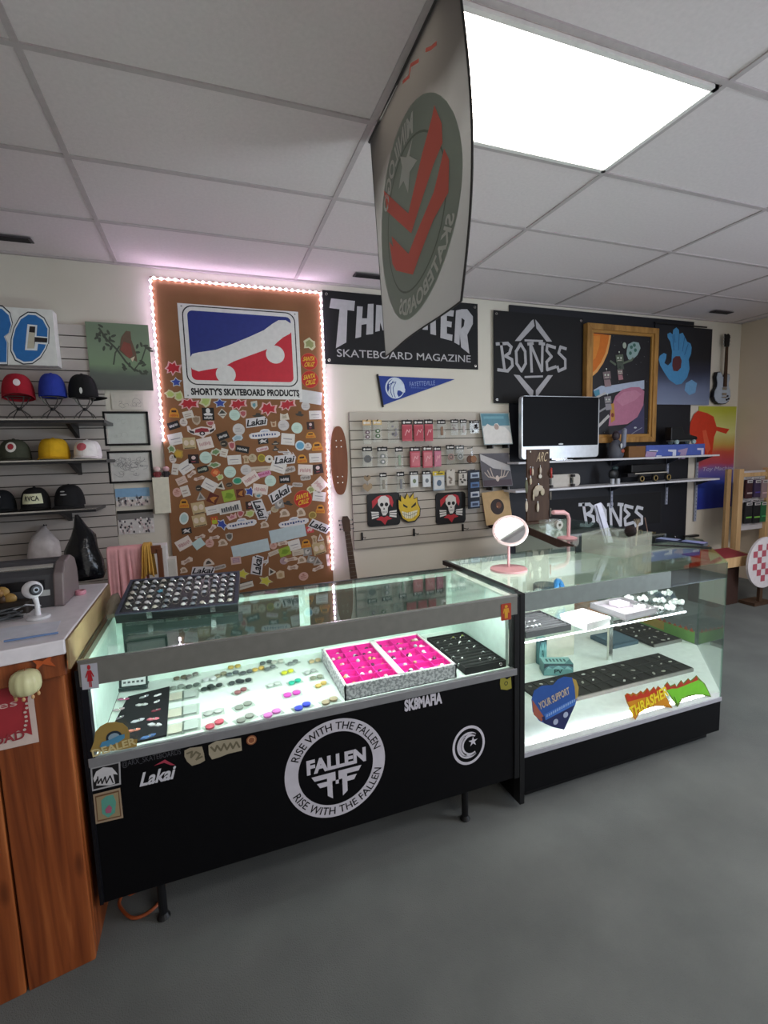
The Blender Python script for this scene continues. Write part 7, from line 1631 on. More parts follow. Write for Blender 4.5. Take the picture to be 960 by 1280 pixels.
for a_, b_, c_, d_ in ((0, RW, 0, .012), (0, RW, RD_ - .012, RD_), (0, .012, .012, RD_ - .012), (RW - .012, RW, .012, RD_ - .012)): mb.box(a_, b_, c_, d_, RH + .0005, RH + .005, ff, T)
mb.build('lid_frame', t); MB().box(.012, RW - .012, .012, RD_ - .012, RH + .001, RH + .003, M_GLASS, T).build('lid_glass', t)
for x in (.115, .335):
    mb = MB(); mb.box(x - .009, x + .009, -.003, 0, .012, RH + .004, M_CHROME, T); mb.box(x - .006, x + .006, -.006, -.003, .018, .026, M_CHROME, T); mb.build('latch', t)
MB().box(.05, RW - .05, RD_ - .05, RD_ - .02, .0005, .05, BKB, T @ Matrix.Rotation(radians(-17), 4, 'X')).build('rear_prop', t)
src = []
GM = ['#d9dce0', '#c9ccd0', '#e6e6e6', '#a9b0b8', '#8f969e', '#cfc9bc']
sr = random.Random(31)
for c in GM:
    mb = MB(); R_ = .0115; mb.torus((0, 0, 0), R_, .0032, M_SILVER, Matrix.Rotation(pi / 2, 4, 'X'), 14, 6); mb.ball((0, 0, R_ + .001), (.0092, .008, .006), C(c, .12, .3), 8, 5)
    src.append(mb)
ring_src = {}
TQ = T.to_quaternion()
for i in range(12):
    for j in range(6):
        if sr.random() < .05: continue
        u = .03 + (RW - .06) * i / 11; v = .028 + (RD_ - .056) * j / 5; p = T @ Vector((u, v + sr.uniform(-.002, .002), .0235))
        c = sr.randrange(len(GM))
        if (i, j) == (3, 3): c = 'blue'
        if c not in ring_src:
            if c == 'blue':
                mb = MB(); mb.torus((0, 0, 0), .0105, .0024, M_CHROME, Matrix.Rotation(pi / 2, 4, 'X'), 14, 6); mb.prism([((.011 if q % 2 else .006) * cos(q * pi / 5), (.011 if q % 2 else .006) * sin(q * pi / 5)) for q in range(10)], .010, .014, C('#5fa8c4', .3))
            else: mb = src[c]
            me_o = mb.build('ring', smooth=True); ring_src[c] = me_o; o = me_o
        else: o = ring_src[c].copy(); COL.objects.link(o)
        o.rotation_mode = 'QUATERNION'; o.rotation_quaternion = TQ @ Matrix.Rotation(sr.uniform(-.25, .25), 4, 'Z').to_quaternion()
        o.location = p + TQ @ Vector((0, 0, -.0105))
        if c == 'blue': tag(o, 'ring with a blue star stone in the clear lidded display box', 'ring', 'rings in the clear lidded box')
        else: tag(o, 'silver ring standing in the foam of the clear lidded display box', 'ring', 'rings in the clear lidded box')
# crumpled brown paper at the left rear of the case top
tag(blob([(-.372, 2.04, CT + .004, .028, .045), (-.372, 2.04, CT + .02, .03, .05), (-.37, 2.05, CT + .05, .026, .035), (-.368, 2.07, CT + .075, .012, .02)], C('#8f8678', .8), 12, 8, .2).build('crumpled_paper'), 'crumpled grey brown paper lump between the wooden counter and the ring box', 'paper')

# ================================================================== CORNER GLASS CASE
B2 = .27; C2F = 1.615
PL = [(1.190, C2F), (2.410, C2F), (2.870, 2.085), (2.870, 3.30), (2.355, 3.30), (2.06, 2.30), (1.190, 2.30)]
def inset(P, d):
    n = len(P); out = []
    for i in range(n):
        a_, b_, c_ = Vector(P[i - 1]), Vector(P[i]), Vector(P[(i + 1) % n]); e1 = (b_ - a_).normalized(); e2 = (c_ - b_).normalized()
        n1 = Vector((-e1.y, e1.x)); n2 = Vector((-e2.y, e2.x)); q = n1 + n2; q = q / q.length; out.append(tuple(b_ + q * d / max(.3, q.dot(n1))))
    return out
t = thing('corner_showcase', 'L shaped glass corner showcase with black base and glowing white floor', 'display case', (2.2, 2.2, 0)); CASE2 = t
MB().prism(PL, .06, .235, M_PANEL).build('base_cabinet', t)
MB().prism(inset(PL, .05), 0.0, .06, M_BLK).build('plinth', t)
MB().prism(inset(PL, .004), .236, B2, C('#eef0ee', .4)).build('display_floor', t)
def wall(P, Q, z0, z1, th, m, name, off=0):
    a_, b_ = Vector((P[0], P[1])), Vector((Q[0], Q[1])); e = (b_ - a_).normalized(); n_ = Vector((-e.y, e.x)); a1 = a_ + n_ * off; b1 = b_ + n_ * off
    return MB().prism([tuple(a1), tuple(b1), tuple(b1 + n_ * th), tuple(a1 + n_ * th)], z0, z1, m).build(name, t)
wall(PL[0], PL[1], .237, CT - .083, .005, M_GLASS, 'glass_front', -.0)
wall(PL[1], PL[2], .237, CT - .004, .005, M_GLASSG, 'glass_corner')
wall(PL[2], PL[3], .237, CT - .004, .005, M_GLASSG, 'glass_side')
wall(PL[0], PL[1], .225, .245, .006, C('#b5b5be', .4, .3), 'lower_trim', -.006)
wall(PL[0], (2.02, C2F), CT - .082, CT - .004, .012, C('#8d9794', .35, .3), 'steel_rail', -.004)
wall((2.021, C2F), PL[1], CT - .082, CT - .004, .006, glass('smoky_rail_glass', '#b5bcbc', .2, .6), 'rail_glass', -.001)
MB().box(1.166, 1.19, C2F - .013, C2F + .03, .02, CT, M_BLK).build('corner_post', t, bevel=.001)
MB().box(1.167, 1.19, C2F + .031, 2.30, .02, CT - .35, M_PANEL).build('end_panel', t)
MB().box(1.17, 1.189, C2F + .031, 2.30, CT - .02, CT + .004, M_DKSTEEL).build('end_rail', t)
PT = inset(PL, .001)
MB().prism(PT, CT - .003, CT + .003, M_GLASSG).build('glass_top', t)
wall(PL[5], PL[6], .271, CT - .03, .012, M_IVORY, 'rear_panel', 0)
wall(PL[4], PL[5], .271, .60, .012, M_IVORY, 'rear_panel', 0)
wall(PL[5], PL[6], CT - .029, CT - .004, .012, M_STEEL, 'rear_rail')
wall(PL[4], PL[5], CT - .05, CT + .0028, .014, M_DKWOOD, 'wooden_top_rail')
wall(PL[4], PL[5], .60, CT - .051, .005, glass('smoky_back_glass', '#c4c8c8', .08, .6), 'rear_glass')
wall(PL[3], PL[4], .271, CT - .004, .008, M_IVORY, 'end_wall')
wall((2.56, 1.77 + .02), (2.44, 1.90), CT + .0035, CT + .006, .004, M_GLASSG, 'joint_strip') if False else None
a_ = Vector((2.648, 1.868)); MB().tube([(2.648, 1.868, CT + .006), (2.475, 2.05, CT + .006), (2.30, 2.24, CT + .006)], .006, M_BLK, 6).build('joint_strip', t)
for q in (PL[1], PL[2]):
    mb = MB(); mb.box(q[0] - .006, q[0] + .002, q[1] - .001, q[1] + .006, .24, CT - .003, M_GLASSG); mb.build('glass_post', t)
SP_ = [(1.20, 1.632), (2.15, 1.632), (2.37, 1.87), (2.31, 2.0), (2.03, 2.22), (1.20, 2.22)]
SHZ = .735
MB().prism(SP_, SHZ - .008, SHZ, M_GLASSG).build('glass_shelf', t)
MB().tube([(1.2, 1.629, SHZ - .004), (2.15, 1.629, SHZ - .004)], .0035, C('#f2f4ff', .4, emit=7.0), 6).build('shelf_edge_light', t)
MB().box(1.23, 2.0, C2F + .012, C2F + .026, CT - .034, CT - .018, C('#f4f8ff', .4, emit=115.0)).build('light_tube', t)
MB().box(1.23, 2.30, C2F + .012, C2F + .018, .271, .276, C('#fbf6ff', .4, emit=75.0)).build('floor_light_tube', t)
for (x, y) in ((2.20, 2.14), (1.30, 2.16)):
    MB().box(x - .014, x + .014, y - .008, y + .008, B2, SHZ - .009, M_SILVER).build('shelf_post', t)

# floor trays
def pintray(lb, c0, c1, cols, rws, seed):
    cx, cy = (c0[0] + c1[0]) / 2, (c0[1] + c1[1]) / 2; t = thing('pin_tray', lb, 'jewelry tray', (cx, cy, B2)); w_, h_ = c1[0] - c0[0], c1[1] - c0[1]
    MB().box(c0[0], c1[0], c0[1], c1[1], B2 + .0005, B2 + .016, C('#2a2725', .7)).build('tray_base', t)
    mb = MB()
    for q in range(cols + 1): x = c0[0] + w_ * q / cols; mb.box(x - .0015, x + .0015, c0[1], c1[1], B2 + .0165, B2 + .021, C('#3a3633', .7))
    for q in range(rws + 1): y = c0[1] + h_ * q / rws; mb.box(c0[0], c1[0], y - .0015, y + .0015, B2 + .0165, B2 + .021, C('#3a3633', .7))
    mb.build('dividers', t); MB().box(c0[0], c1[0], c0[1] - .008, c0[1], B2 + .0005, B2 + .02, C('#77736e', .5)).build('front_lip', t)
    r2 = random.Random(seed); k = 0
    for i in range(cols):
        for j in range(rws):
            if r2.random() < .3: continue
            x = c0[0] + w_ * (i + .5) / cols; y = c0[1] + h_ * (j + .5) / rws; s = r2.uniform(.008, .015)
            mb = MB(); T_ = Matrix.Translation((x, y, B2 + .0168)) @ Matrix.Rotation(r2.uniform(-1, 1), 4, 'Z')
            mb.prism([(s, 0), (s * .4, s * .5), (-s * .3, s * .35), (-s, s * .1), (-s * .5, -s * .45), (s * .4, -s * .4)], 0, .004, C(r2.choice(['#c9c4bc', '#d9d6d0', '#a9a49a', '#8f8a84', '#b9b4a4']), .3), T_)
            tag(mb.build('pin'), 'small pale pin lying in ' + ('the long front tray' if cols > 8 else 'the rear tray') + ' of the corner case', 'pin', ('pins in the long front tray' if cols > 8 else 'pins in the rear tray') + ' of the corner case')
pintray('long black compartment tray with pins across the front of the corner case floor', (1.50, 1.84), (2.50, 2.06), 14, 3, 4)
pintray('black compartment tray with pins along the outer side of the corner case floor', (2.59, 2.17), (2.83, 2.60), 5, 7, 5)
# teal boxes
def tealbox(lb, c, d, rz):
    t = thing('teal_box', lb, 'box', (c[0], c[1], B2), 'teal boxes'); T_ = Matrix.Translation((c[0], c[1], B2 + .001)) @ Matrix.Rotation(rz, 4, 'Z')
    MB().box(-d[0] / 2, d[0] / 2, -d[1] / 2, d[1] / 2, 0, d[2], C('#4f7f84', .5), T_).build('carton', t, bevel=.002)
    A = Art(lambda a, b_, h: tuple(T_ @ Vector((a, -d[1] / 2 - .0002 - h, b_))), .0005); w_, h_ = d[0], d[2]
    A.poly([(-w_ * .48, 0.002), (w_ * .48, .002), (w_ * .48, h_ * .5), (w_ * .3, h_ * .8), (w_ * .2, h_ * .55), (0, h_ * .85), (-w_ * .2, h_ * .6), (-w_ * .34, h_ * .75), (-w_ * .48, h_ * .4)], C('#7fb5b5', .5), 1)
    A.poly([(-w_ * .48, h_ * .98), (w_ * .48, h_ * .98), (w_ * .48, h_ * .7), (w_ * .34, h_ * .86), (-.3 * w_, h_ * .86), (-w_ * .48, h_ * .6)], C('#20383c', .5), 2)
    A.text('PV', -w_ * .14, w_ * .14, h_ * .2, h_ * .55, C('#1f4044', .5), 3, off=.02); A.build('front_print', t, fix=False)
    A = Art(lambda a, b_, h: tuple(T_ @ Vector((a, b_, d[2] + .0002 + h))), .0005); A.poly([(-w_ * .48, -d[1] * .48), (w_ * .2, -d[1] * .48), (w_ * .48, d[1] * .2), (w_ * .48, d[1] * .48), (-w_ * .48, d[1] * .48)], C('#8fbcbc', .5), 1)
    [A.rect(-w_ * .36 + q * w_ * .12, -w_ * .29 + q * w_ * .12, -d[1] * .2, d[1] * .22, C('#33585c', .5), 2) for q in range(6)]; A.build('top_print', t, fix=False)
tealbox('teal and black printed box lying on the corner case floor behind the heart sign', (1.80, 2.135, 0), (.165, .09, .07), radians(-24))
tealbox('second teal box standing upright in the back left of the corner case floor', (1.80, 2.265, 0), (.055, .03, .16), 0)

# shelf trays and boxes
t = ringtray('ring_tray', 'black ring tray with grey rim at the left of the glass shelf', (1.235, 1.655), (1.475, 1.87), SHZ, .028, C('#2c2a2c', .6))
for q in range(9):
    ring_obj(1.27 + .022 * (q % 4) + rr.uniform(0, .02), 1.70 + .05 * (q // 4), SHZ + .026, M_SILVER, .008, '#e0e0e0', rr.uniform(-1, 1), 'ring on the black tray at the left of the glass shelf', 'rings on the left shelf tray')
t = thing('white_box', 'flat white lidded box in the middle of the glass shelf', 'box', (1.59, 1.69, SHZ)); T_ = Matrix.Translation((1.595, 1.70, SHZ + .0005)) @ Matrix.Rotation(radians(8), 4, 'Z')
MB().box(-.075, .075, -.075, .075, 0, .022, M_WHITE, T_).build('box_bottom', t, bevel=.001); MB().box(-.078, .078, -.078, .078, .0225, .036, M_WHITE, T_).build('lid', t, bevel=.001)
t = thing('grey_tray', 'grey square tray with a pale card in it at the right of the glass shelf', 'jewelry tray', (1.88, 1.76, SHZ)); T_ = Matrix.Translation((1.885, 1.755, SHZ + .0005)) @ Matrix.Rotation(radians(3), 4, 'Z')
mb = MB(); mb.box(-.11, .11, -.105, .105, 0, .008, C('#6a6464', .5), T_)
for a_, b_, c_, d_ in ((-.11, .11, -.105, -.095), (-.11, .11, .095, .105), (-.11, -.10, -.095, .095), (.10, .11, -.095, .095)): mb.box(a_, b_, c_, d_, .008, .03, C('#7a7476', .5), T_)
mb.build('tray_body', t); MB().box(-.095, .095, -.09, .09, .0085, .014, C('#857a80', .8), T_).build('velvet_pad', t); MB().box(-.02, .055, .01, .07, .0145, .034, C('#b9a9b4', .5), T_).build('pale_card', t, bevel=.002)
# clear bags of crystals
for k in range(18):
    if k < 11: x, y = 2.02 + .033 * k % .3 + rr.uniform(-.01, .01), 1.93 + .05 * (k // 4) + rr.uniform(-.01, .01)
    else: x, y = 1.40 + .05 * (k - 11) + rr.uniform(-.01, .01), 2.03 + rr.uniform(-.03, .05)
    if k < 11: x, y = zp((775, 795, 815, 835, 785, 805, 825, 845, 800, 820, 838)[k], (737, 737, 738, 741, 748, 748, 750, 752, 758, 760, 759)[k], SHZ + .02)
    t = thing('crystal_bag', 'small clear bag of white crystals on the glass shelf', 'bag', (x, y, SHZ), 'clear crystal bags on the glass shelf')
    mb = MB(); 
    for q in range(12):
        c = (x + rr.uniform(-.024, .024), y + rr.uniform(-.02, .02), SHZ + .012 + rr.uniform(0, .014)); s = rr.uniform(.006, .012); mb.ball(c, (s, s, s * 1.1), C(rr.choice(['#f2f2f0', '#e4e6e4', '#fafaf8', '#cfd2d0']), .2), 6, 4)
    mb.build('crystals', t)
    MB().rbox((x, y, SHZ + .016), (.062, .052, .03), .012, M_POUCH).build('pouch', t, smooth=True)

# heart sign and flame stickers on the inside of the front glass
zh = lambda x, y: wp(630 + x / 3.2, 740 + y / 3.2, C2F - .001)
A = Art(FW(C2F - .0015), .0005)
A.slab([zh(*p) for p in ((110, 430), (120, 395), (150, 375), (195, 372), (215, 350), (240, 338), (272, 342), (292, 365), (296, 410), (285, 450), (262, 500), (240, 550), (195, 540), (140, 515), (115, 480))], C('#2c559e', .5), -.0006, 0)
A.poly([zh(*p) for p in ((272, 344), (288, 352), (298, 380), (296, 415), (286, 432), (282, 380))], C('#b0964a', .5), 1)
A.poly([zh(*p) for p in ((112, 430), (160, 500), (150, 518), (118, 490))], C('#a05a48', .5), 1)
A.poly([zh(*p) for p in ((150, 500), (285, 448), (262, 500), (240, 550), (195, 540), (160, 525))], C('#272f5c', .5), 2)
A.poly([zh(*p) for p in ((160, 488), (280, 425), (283, 450), (165, 512))], C('#3d6fc0', .5), 3)
rt = math.atan2(zh(270, 385)[1] - zh(125, 462)[1], zh(270, 385)[0] - zh(125, 462)[0])
cc = zh(200, 424); A.text('YOUR SUPPORT', cc[0] - .083, cc[0] + .083, cc[1] - .018, cc[1] + .018, C('#c4b49c', .5), 4, off=.02, rot=rt)
for q in range(14): A.poly([zh(168 + q * 8.4, 500 - q * 4.7), zh(173 + q * 8.4, 498 - q * 4.7), zh(174 + q * 8.4, 487 - q * 4.7), zh(169 + q * 8.4, 489 - q * 4.7)], C('#8fb0e0', .5), 5)
for q in ((205, 518), (245, 490)): A.ell(*zh(*q), .0135, .0135, C('#a9b4cc', .5), 5, 18)
tag(A.build('heart_sign', fix=False), 'blue heart shaped sticker with slanted lettering on the corner case glass', 'sticker', 'stickers on the case glass')
zf2 = lambda x, y: wp(780 + x / 6.736, 740 + y / 6.736, C2F - .001)
def flame(lb, dx, fillc, words, sh):
    A = Art(FW(C2F - .0015), .0005); Q = lambda *p: [zf2(*q) for q in p]
    if sh == 0:
        out = ((5, 870), (25, 850), (60, 862), (72, 845), (105, 860), (140, 830), (160, 845), (195, 805), (215, 835), (250, 795), (265, 820), (285, 788), (320, 820), (340, 850), (355, 880), (375, 915), (408, 978), (350, 968), (300, 960), (240, 965), (180, 985), (130, 1020), (95, 1078), (70, 1040), (50, 985), (22, 930))
        A.slab(Q(*out), C('#b07a28', .5), -.0006, 0)
        A.poly(Q((25, 915), (330, 850), (360, 900), (390, 962), (300, 950), (240, 955), (175, 972), (125, 1008), (96, 1055), (60, 985)), C('#d08a1a', .5), 1)
        A.poly(Q((10, 872), (30, 855), (60, 880), (80, 858), (105, 878), (140, 838), (160, 862), (195, 815), (215, 848), (252, 800), (268, 832), (288, 795), (318, 828), (330, 858), (280, 850), (200, 880), (120, 900), (28, 925)), C('#c0391c', .5), 2)
        cx_, cy_ = zf2(205, 925); A.text('THRASHER', *tb(zf2, 42, 872, 368, 970), C('#f2d82c', .5), 4, off=.03, rot=radians(15))
    else:
        out = ((335, 790), (365, 755), (390, 790), (430, 770), (440, 795), (480, 740), (500, 765), (540, 725), (560, 745), (610, 700), (640, 735), (680, 770), (705, 820), (735, 885), (660, 868), (600, 868), (540, 880), (490, 905), (450, 970), (420, 930), (390, 880), (350, 820))
        A.slab(Q(*out), C('#6a8a38', .5), -.0006, 0)
        A.poly(Q((352, 822), (620, 740), (660, 760), (695, 815), (722, 872), (660, 858), (600, 858), (535, 868), (480, 895), (448, 945), (425, 920), (392, 868)), C('#77c832', .5), 1)
        A.poly(Q((338, 795), (362, 762), (390, 800), (430, 778), (442, 802), (480, 748), (500, 778), (540, 732), (560, 758), (610, 706), (622, 740), (560, 765), (500, 790), (440, 812), (400, 812), (352, 828)), C('#b03a24', .5), 2)
        A.line(Q((420, 880), (450, 955)), .003, C('#2c4a20', .5), 3)
    return tag(A.build('flame_sticker', fix=False), lb, 'sticker', 'stickers on the case glass')
flame('yellow flame sticker with red tips at the lower right of the corner case glass', 0, None, 'x', 0)
flame('bright green flame sticker with red tips at the lower right corner of the glass', 0, None, '', 1)
# long yellow to green strip on the outer side glass
YZ = lambda q: [xp(x, y, 2.862) for x, y in q]
A = Art(lambda a, b_, h: (2.862 - h, a, b_), .0006)
Pg = YZ(((797, 779), (840, 790), (895, 803), (897, 826), (872, 824), (845, 806), (797, 785)))
A.slab([(2.10, .275), (2.10, .355), (2.62, .352), (2.62, .280), (2.40, .275)], C('#6fa050', .5), 0, .001)
A.poly([(2.32, .29), (2.32, .354), (2.62, .352), (2.62, .29)], C('#b39a48', .5), 3)
rr = random.Random(6)
for k in range(13): y = 2.105 + k * .039; A.poly([(y, .348), (y + .034, .348), (y + .017, .348 + rr.uniform(.015, .03))], C('#a3523a', .5), 3.5)
tag(A.build('flame_strip', fix=False), 'long green and yellow strip with ragged red top on the outer side glass', 'sticker', 'stickers on the case glass')

# things seen through the top, standing on the shelf
def P2(px, py, z): return zp(px, py, z)
for k, (px, py) in enumerate(((643, 738), (655, 737), (668, 733), (680, 737))):
    x, y = P2(px, py, SHZ + .12); x = max(1.24, x); 
    t = thing('jewelry_stand', ('leftmost', 'second', 'third', 'rightmost')[k] + ' clear little stand under the glass top behind the steel rail', 'jewelry stand', (1.30 + .075 * k, 1.93 + .02 * (k % 2), SHZ), 'clear jewelry stands'); x, y = 1.30 + .075 * k, 1.93 + .02 * (k % 2)
    MB().rbox((x, y, SHZ + .004), (.05, .035, .007), .004, M_ACRYL).build('base', t); MB().rbox((x, y, SHZ + .06), (.038, .008, .10), .003, M_ACRYL).build('plate', t)
    mb = MB(); mb.tube([(x - .012, y - .006, SHZ + .09), (x - .006, y - .008, SHZ + .04), (x, y - .008, SHZ + .03), (x + .006, y - .008, SHZ + .04), (x + .012, y - .006, SHZ + .09)], .0018, M_SILVER, 6); mb.build('chain', t, smooth=True)
x, y = 1.72, 2.02
t = thing('blue_bracelet', 'bright blue cuff on a curved dark holder under the glass top', 'bracelet', (x, y, SHZ + .05))
mb = MB(); mb.torus((x, y, SHZ + .075), .036, .014, C('#2f6fa8', .4), Matrix.Rotation(radians(65), 4, 'X') @ Matrix.Rotation(.5, 4, 'Y'), 20, 8); mb.build('cuff', t, smooth=True)
mb = MB(); mb.tube([(x - .08, y + .02, SHZ + .06), (x - .05, y, SHZ + .045), (x - .01, y - .01, SHZ + .06)], .004, M_BLK); mb.tube([(x, y, SHZ + .001), (x, y, SHZ + .06)], .006, M_BLK); mb.build('holder', t, smooth=True)
x, y = 1.74, 2.16
tag(MB().lathe([(.001, 0), (.062, 0), (.066, .006), (.066, .05), (.06, .056), (.001, .056)], C('#3c4a54', .4), Matrix.Translation((x, y, SHZ + .0005)), 28).build('round_case', smooth=True), 'dark blue grey round case under the glass top behind the blue cuff', 'case')
x, y = 1.93, 2.10
tag(MB().lathe([(.001, 0), (.02, 0), (.026, .01), (.026, .03), (.018, .042), (.001, .045)], C('#b5614a', .4), Matrix.Translation((x, y, SHZ + .0005)), 20).build('orange_pot', smooth=True), 'small orange round pot under the glass top near the clear acrylic box', 'pot')
t = thing('orange_box', 'orange cardboard box lying in the right arm of the corner case', 'box', (2.62, 2.75, B2)); MB().box(2.52, 2.72, 2.66, 2.84, B2 + .0005, B2 + .12, C('#b8643a', .6)).build('carton', t, bevel=.002); MB().box(2.53, 2.71, 2.67, 2.83, B2 + .1205, B2 + .126, C('#c98a6c', .6)).build('lid', t)
t = thing('blue_tray', 'flat slate blue tray on the floor of the right arm of the corner case', 'tray', (2.45, 2.35, B2)); MB().rbox((2.45, 2.35, B2 + .012), (.22, .2, .022), .01, C('#4a5e6c', .6)).build('tray_base', t); MB().rbox((2.45, 2.35, B2 + .025), (.18, .16, .003), .008, C('#5a707e', .6)).build('pad', t)

# ---- on top of the corner case
Zc = CT + .0035
t = thing('makeup_mirror', 'pink tabletop mirror reflecting the ceiling light beside the case joint', 'mirror', (1.355, 1.955, Zc)); PK_ = C('#dfa9ac', .4)
MB().lathe([(.001, 0), (.088, 0), (.09, .004), (.088, .010), (.06, .013), (.012, .014), (.001, .014)], PK_, Matrix.Translation((1.355, 1.955, Zc)), 36).build('base', t, smooth=True)
mcen = Vector((1.395, 2.0, 1.145)); nrm_ = Vector((-.46, -.63, .62)).normalized()
MB().tube([(1.362, 1.965, Zc + .012), (1.366, 1.97, Zc + .07), (1.376, 1.985, Zc + .115), tuple(mcen - nrm_ * .012 - Vector((0, 0, .05)))], .0065, PK_, 12).build('stem', t, smooth=True)
Tm = Matrix.Translation(mcen) @ nrm_.to_track_quat('Z', 'Y').to_matrix().to_4x4()
MB().lathe([(.001, -.010), (.078, -.010), (.086, -.004), (.088, .003), (.084, .008), (.074, .008), (.073, .004), (.001, .003)], C('#e0c3c4', .35), Tm, 40).build('mirror_rim', t, smooth=True)
MB().lathe([(.001, .0045), (.0725, .0045)], C('#eef0f2', .03, 1.0, vary=0), Tm, 40).build('mirror_glass', t, fix=False)
x, y = zp(709, 673, Zc)
t = thing('desk_lamp', 'pink bent neck lamp standing behind the clear acrylic box', 'lamp', (x, y, Zc)); zt_ = wp(712, 640, y)[1]
MB().lathe([(.001, 0), (.062, 0), (.064, .006), (.05, .011), (.001, .012)], PK_, Matrix.Translation((x, y, Zc)), 28).build('base', t, smooth=True)
xl = wp(690, 640, y)[0]
mb = MB(); mb.tube([(x + .01, y, Zc + .01), (x + .012, y, zt_ - .045), (x + .0, y, zt_ - .015), (x - .03, y, zt_)], [.011, .011, .012, .014], PK_, 12); mb.build('neck', t, smooth=True)
mb = MB(); mb.tube([(x - .03, y, zt_), (xl, y - .01, zt_ + .008)], [.016, .015], PK_, 12); mb.build('lamp_head', t, smooth=True)
# clear acrylic box with brushes and a slanted slate
ax0, ay0 = 2.0, 1.90
t = thing('acrylic_organizer', 'clear acrylic box holding brushes on the corner case top', 'organizer', (2.12, 2.0, Zc))
Q4 = [(1.955, 2.12), (2.03, 1.885), (2.30, 1.96), (2.22, 2.2)]
for i in range(4):
    P_, Q_ = Vector(Q4[i]), Vector(Q4[(i + 1) % 4]); e = (Q_ - P_).normalized(); n_ = Vector((-e.y, e.x)); MB().prism([tuple(P_), tuple(Q_), tuple(Q_ + n_ * .004), tuple(P_ + n_ * .004)], Zc + .004, Zc + .11, M_ACRYL).build('side_wall', t)
MB().prism(Q4, Zc, Zc + .004, M_ACRYL).build('bottom', t)
t = thing('round_brush', 'black round headed brush standing in the clear acrylic box', 'brush', (2.10, 1.98, Zc + .005))
bx_, bz_ = wp(788, 664, 2.05); mb = MB(); mb.ball((bx_, 2.05, bz_), (.031, .031, .031), C('#1c0f10', .9), 18, 12)
for q in range(90):
    v_ = Vector((rr.gauss(0, 1), rr.gauss(0, 1), rr.gauss(0, 1))).normalized(); c = Vector((bx_, 2.05, bz_)); mb.tube([c + v_ * .027, c + v_ * .034], [.003, .001], C('#1c0f10', .9), 4)
mb.build('brush_head', t, smooth=True); MB().tube([(bx_, 2.05, bz_ - .028), (bx_ + .005, 2.045, Zc + .006)], [.012, .007], C('#2a2220', .4), 10).build('handle', t, smooth=True)
t = thing('makeup_brush', 'pale frizzy brush behind the black round one in the acrylic box', 'brush', (2.15, 2.1, Zc + .005))
bx_, bz_ = wp(797, 653, 2.1); mb = MB()
for q in range(60):
    v_ = Vector((rr.uniform(-.5, .5), rr.uniform(-.3, .3), 1)).normalized(); c = Vector((bx_, 2.1, bz_ - .02)); mb.tube([c, c + v_ * rr.uniform(.03, .045)], [.0014, .0006], C('#9a8a7c', .8), 4)
mb.build('bristles', t); MB().tube([(bx_, 2.1, bz_ - .015), (bx_ - .02, 2.09, Zc + .006)], .005, C('#b9a99a', .4), 8).build('handle', t, smooth=True)
tag(MB().tube([(wp(813, 665, 2.06)[0], 2.06, Zc + .012), (wp(806, 645, 2.08)[0], 2.08, wp(806, 647, 2.08)[1])], .003, C('#6a5048', .5), 8).build('thin_brush', smooth=True), 'thin brown stick leaning at the right of the acrylic box', 'brush')
# slanted slate: a pale tablet leaning left of the brushes
t = thing('slanted_tablet', 'pale tablet leaning steeply behind the acrylic box', 'tablet', (2.08, 2.2, Zc))
TA, TB = wp(748, 628, 2.30), wp(772, 676, 2.16)
Vv = [Vector((TA[0] - .03, 2.30, TA[1] - .012)), Vector((TA[0] + .022, 2.30, TA[1])), Vector((TB[0] + .03, 2.22, Zc + .012)), Vector((TB[0] - .03, 2.22, Zc + .012))]
nn = (Vv[1] - Vv[0]).cross(Vv[3] - Vv[0]).normalized() * .012
mb = MB(); mb.add([v_ + nn * s for s in (0, 1) for v_ in Vv], [(0, 1, 2, 3), (4, 5, 6, 7)] + [(i, (i + 1) % 4, 4 + (i + 1) % 4, 4 + i) for i in range(4)], C('#aeb0c4', .3)); mb.build('tablet_body', t, bevel=.002)
m2 = [v_ + nn * -.02 for v_ in Vv]; mb = MB(); mb.add([v_ - nn * .08 for v_ in (Vv[0].lerp(Vv[1], .08).lerp(Vv[3], .03), Vv[0].lerp(Vv[1], .3).lerp(Vv[3], .03), Vv[3].lerp(Vv[2], .3), Vv[3].lerp(Vv[2], .08))], [(0, 1, 2, 3)], C('#3c3e50', .3)); mb.build('dark_edge', t, fix=False)
tag(MB().prism([zp(q[0], q[1], Zc) for q in ((735, 674), (760, 660), (775, 676), (748, 677))], Zc, Zc + .006, M_BLK).build('black_pad'), 'small black pad on the case top left of the leaning tablet', 'pad')
# phones under the glass at the far right: thin tablets lying on the top
for k, (px, py, c, lb) in enumerate(((838, 676, '#8f9cc4', 'left pale blue phone lying on the right arm of the corner case'), (865, 679, '#7f8cbc', 'right pale blue phone lying on the right arm of the corner case'))):
    x, y = zp(px, py, Zc); t = thing('phone', lb, 'phone', (x, y, Zc)); MB().rbox((x, y, Zc + .005), (.075, .15, .009), .01, C('#2c3044', .3), rz=.3).build('case', t); MB().rbox((x, y, Zc + .0105), (.068, .142, .001), .008, C(c, .15), rz=.3).build('screen', t)
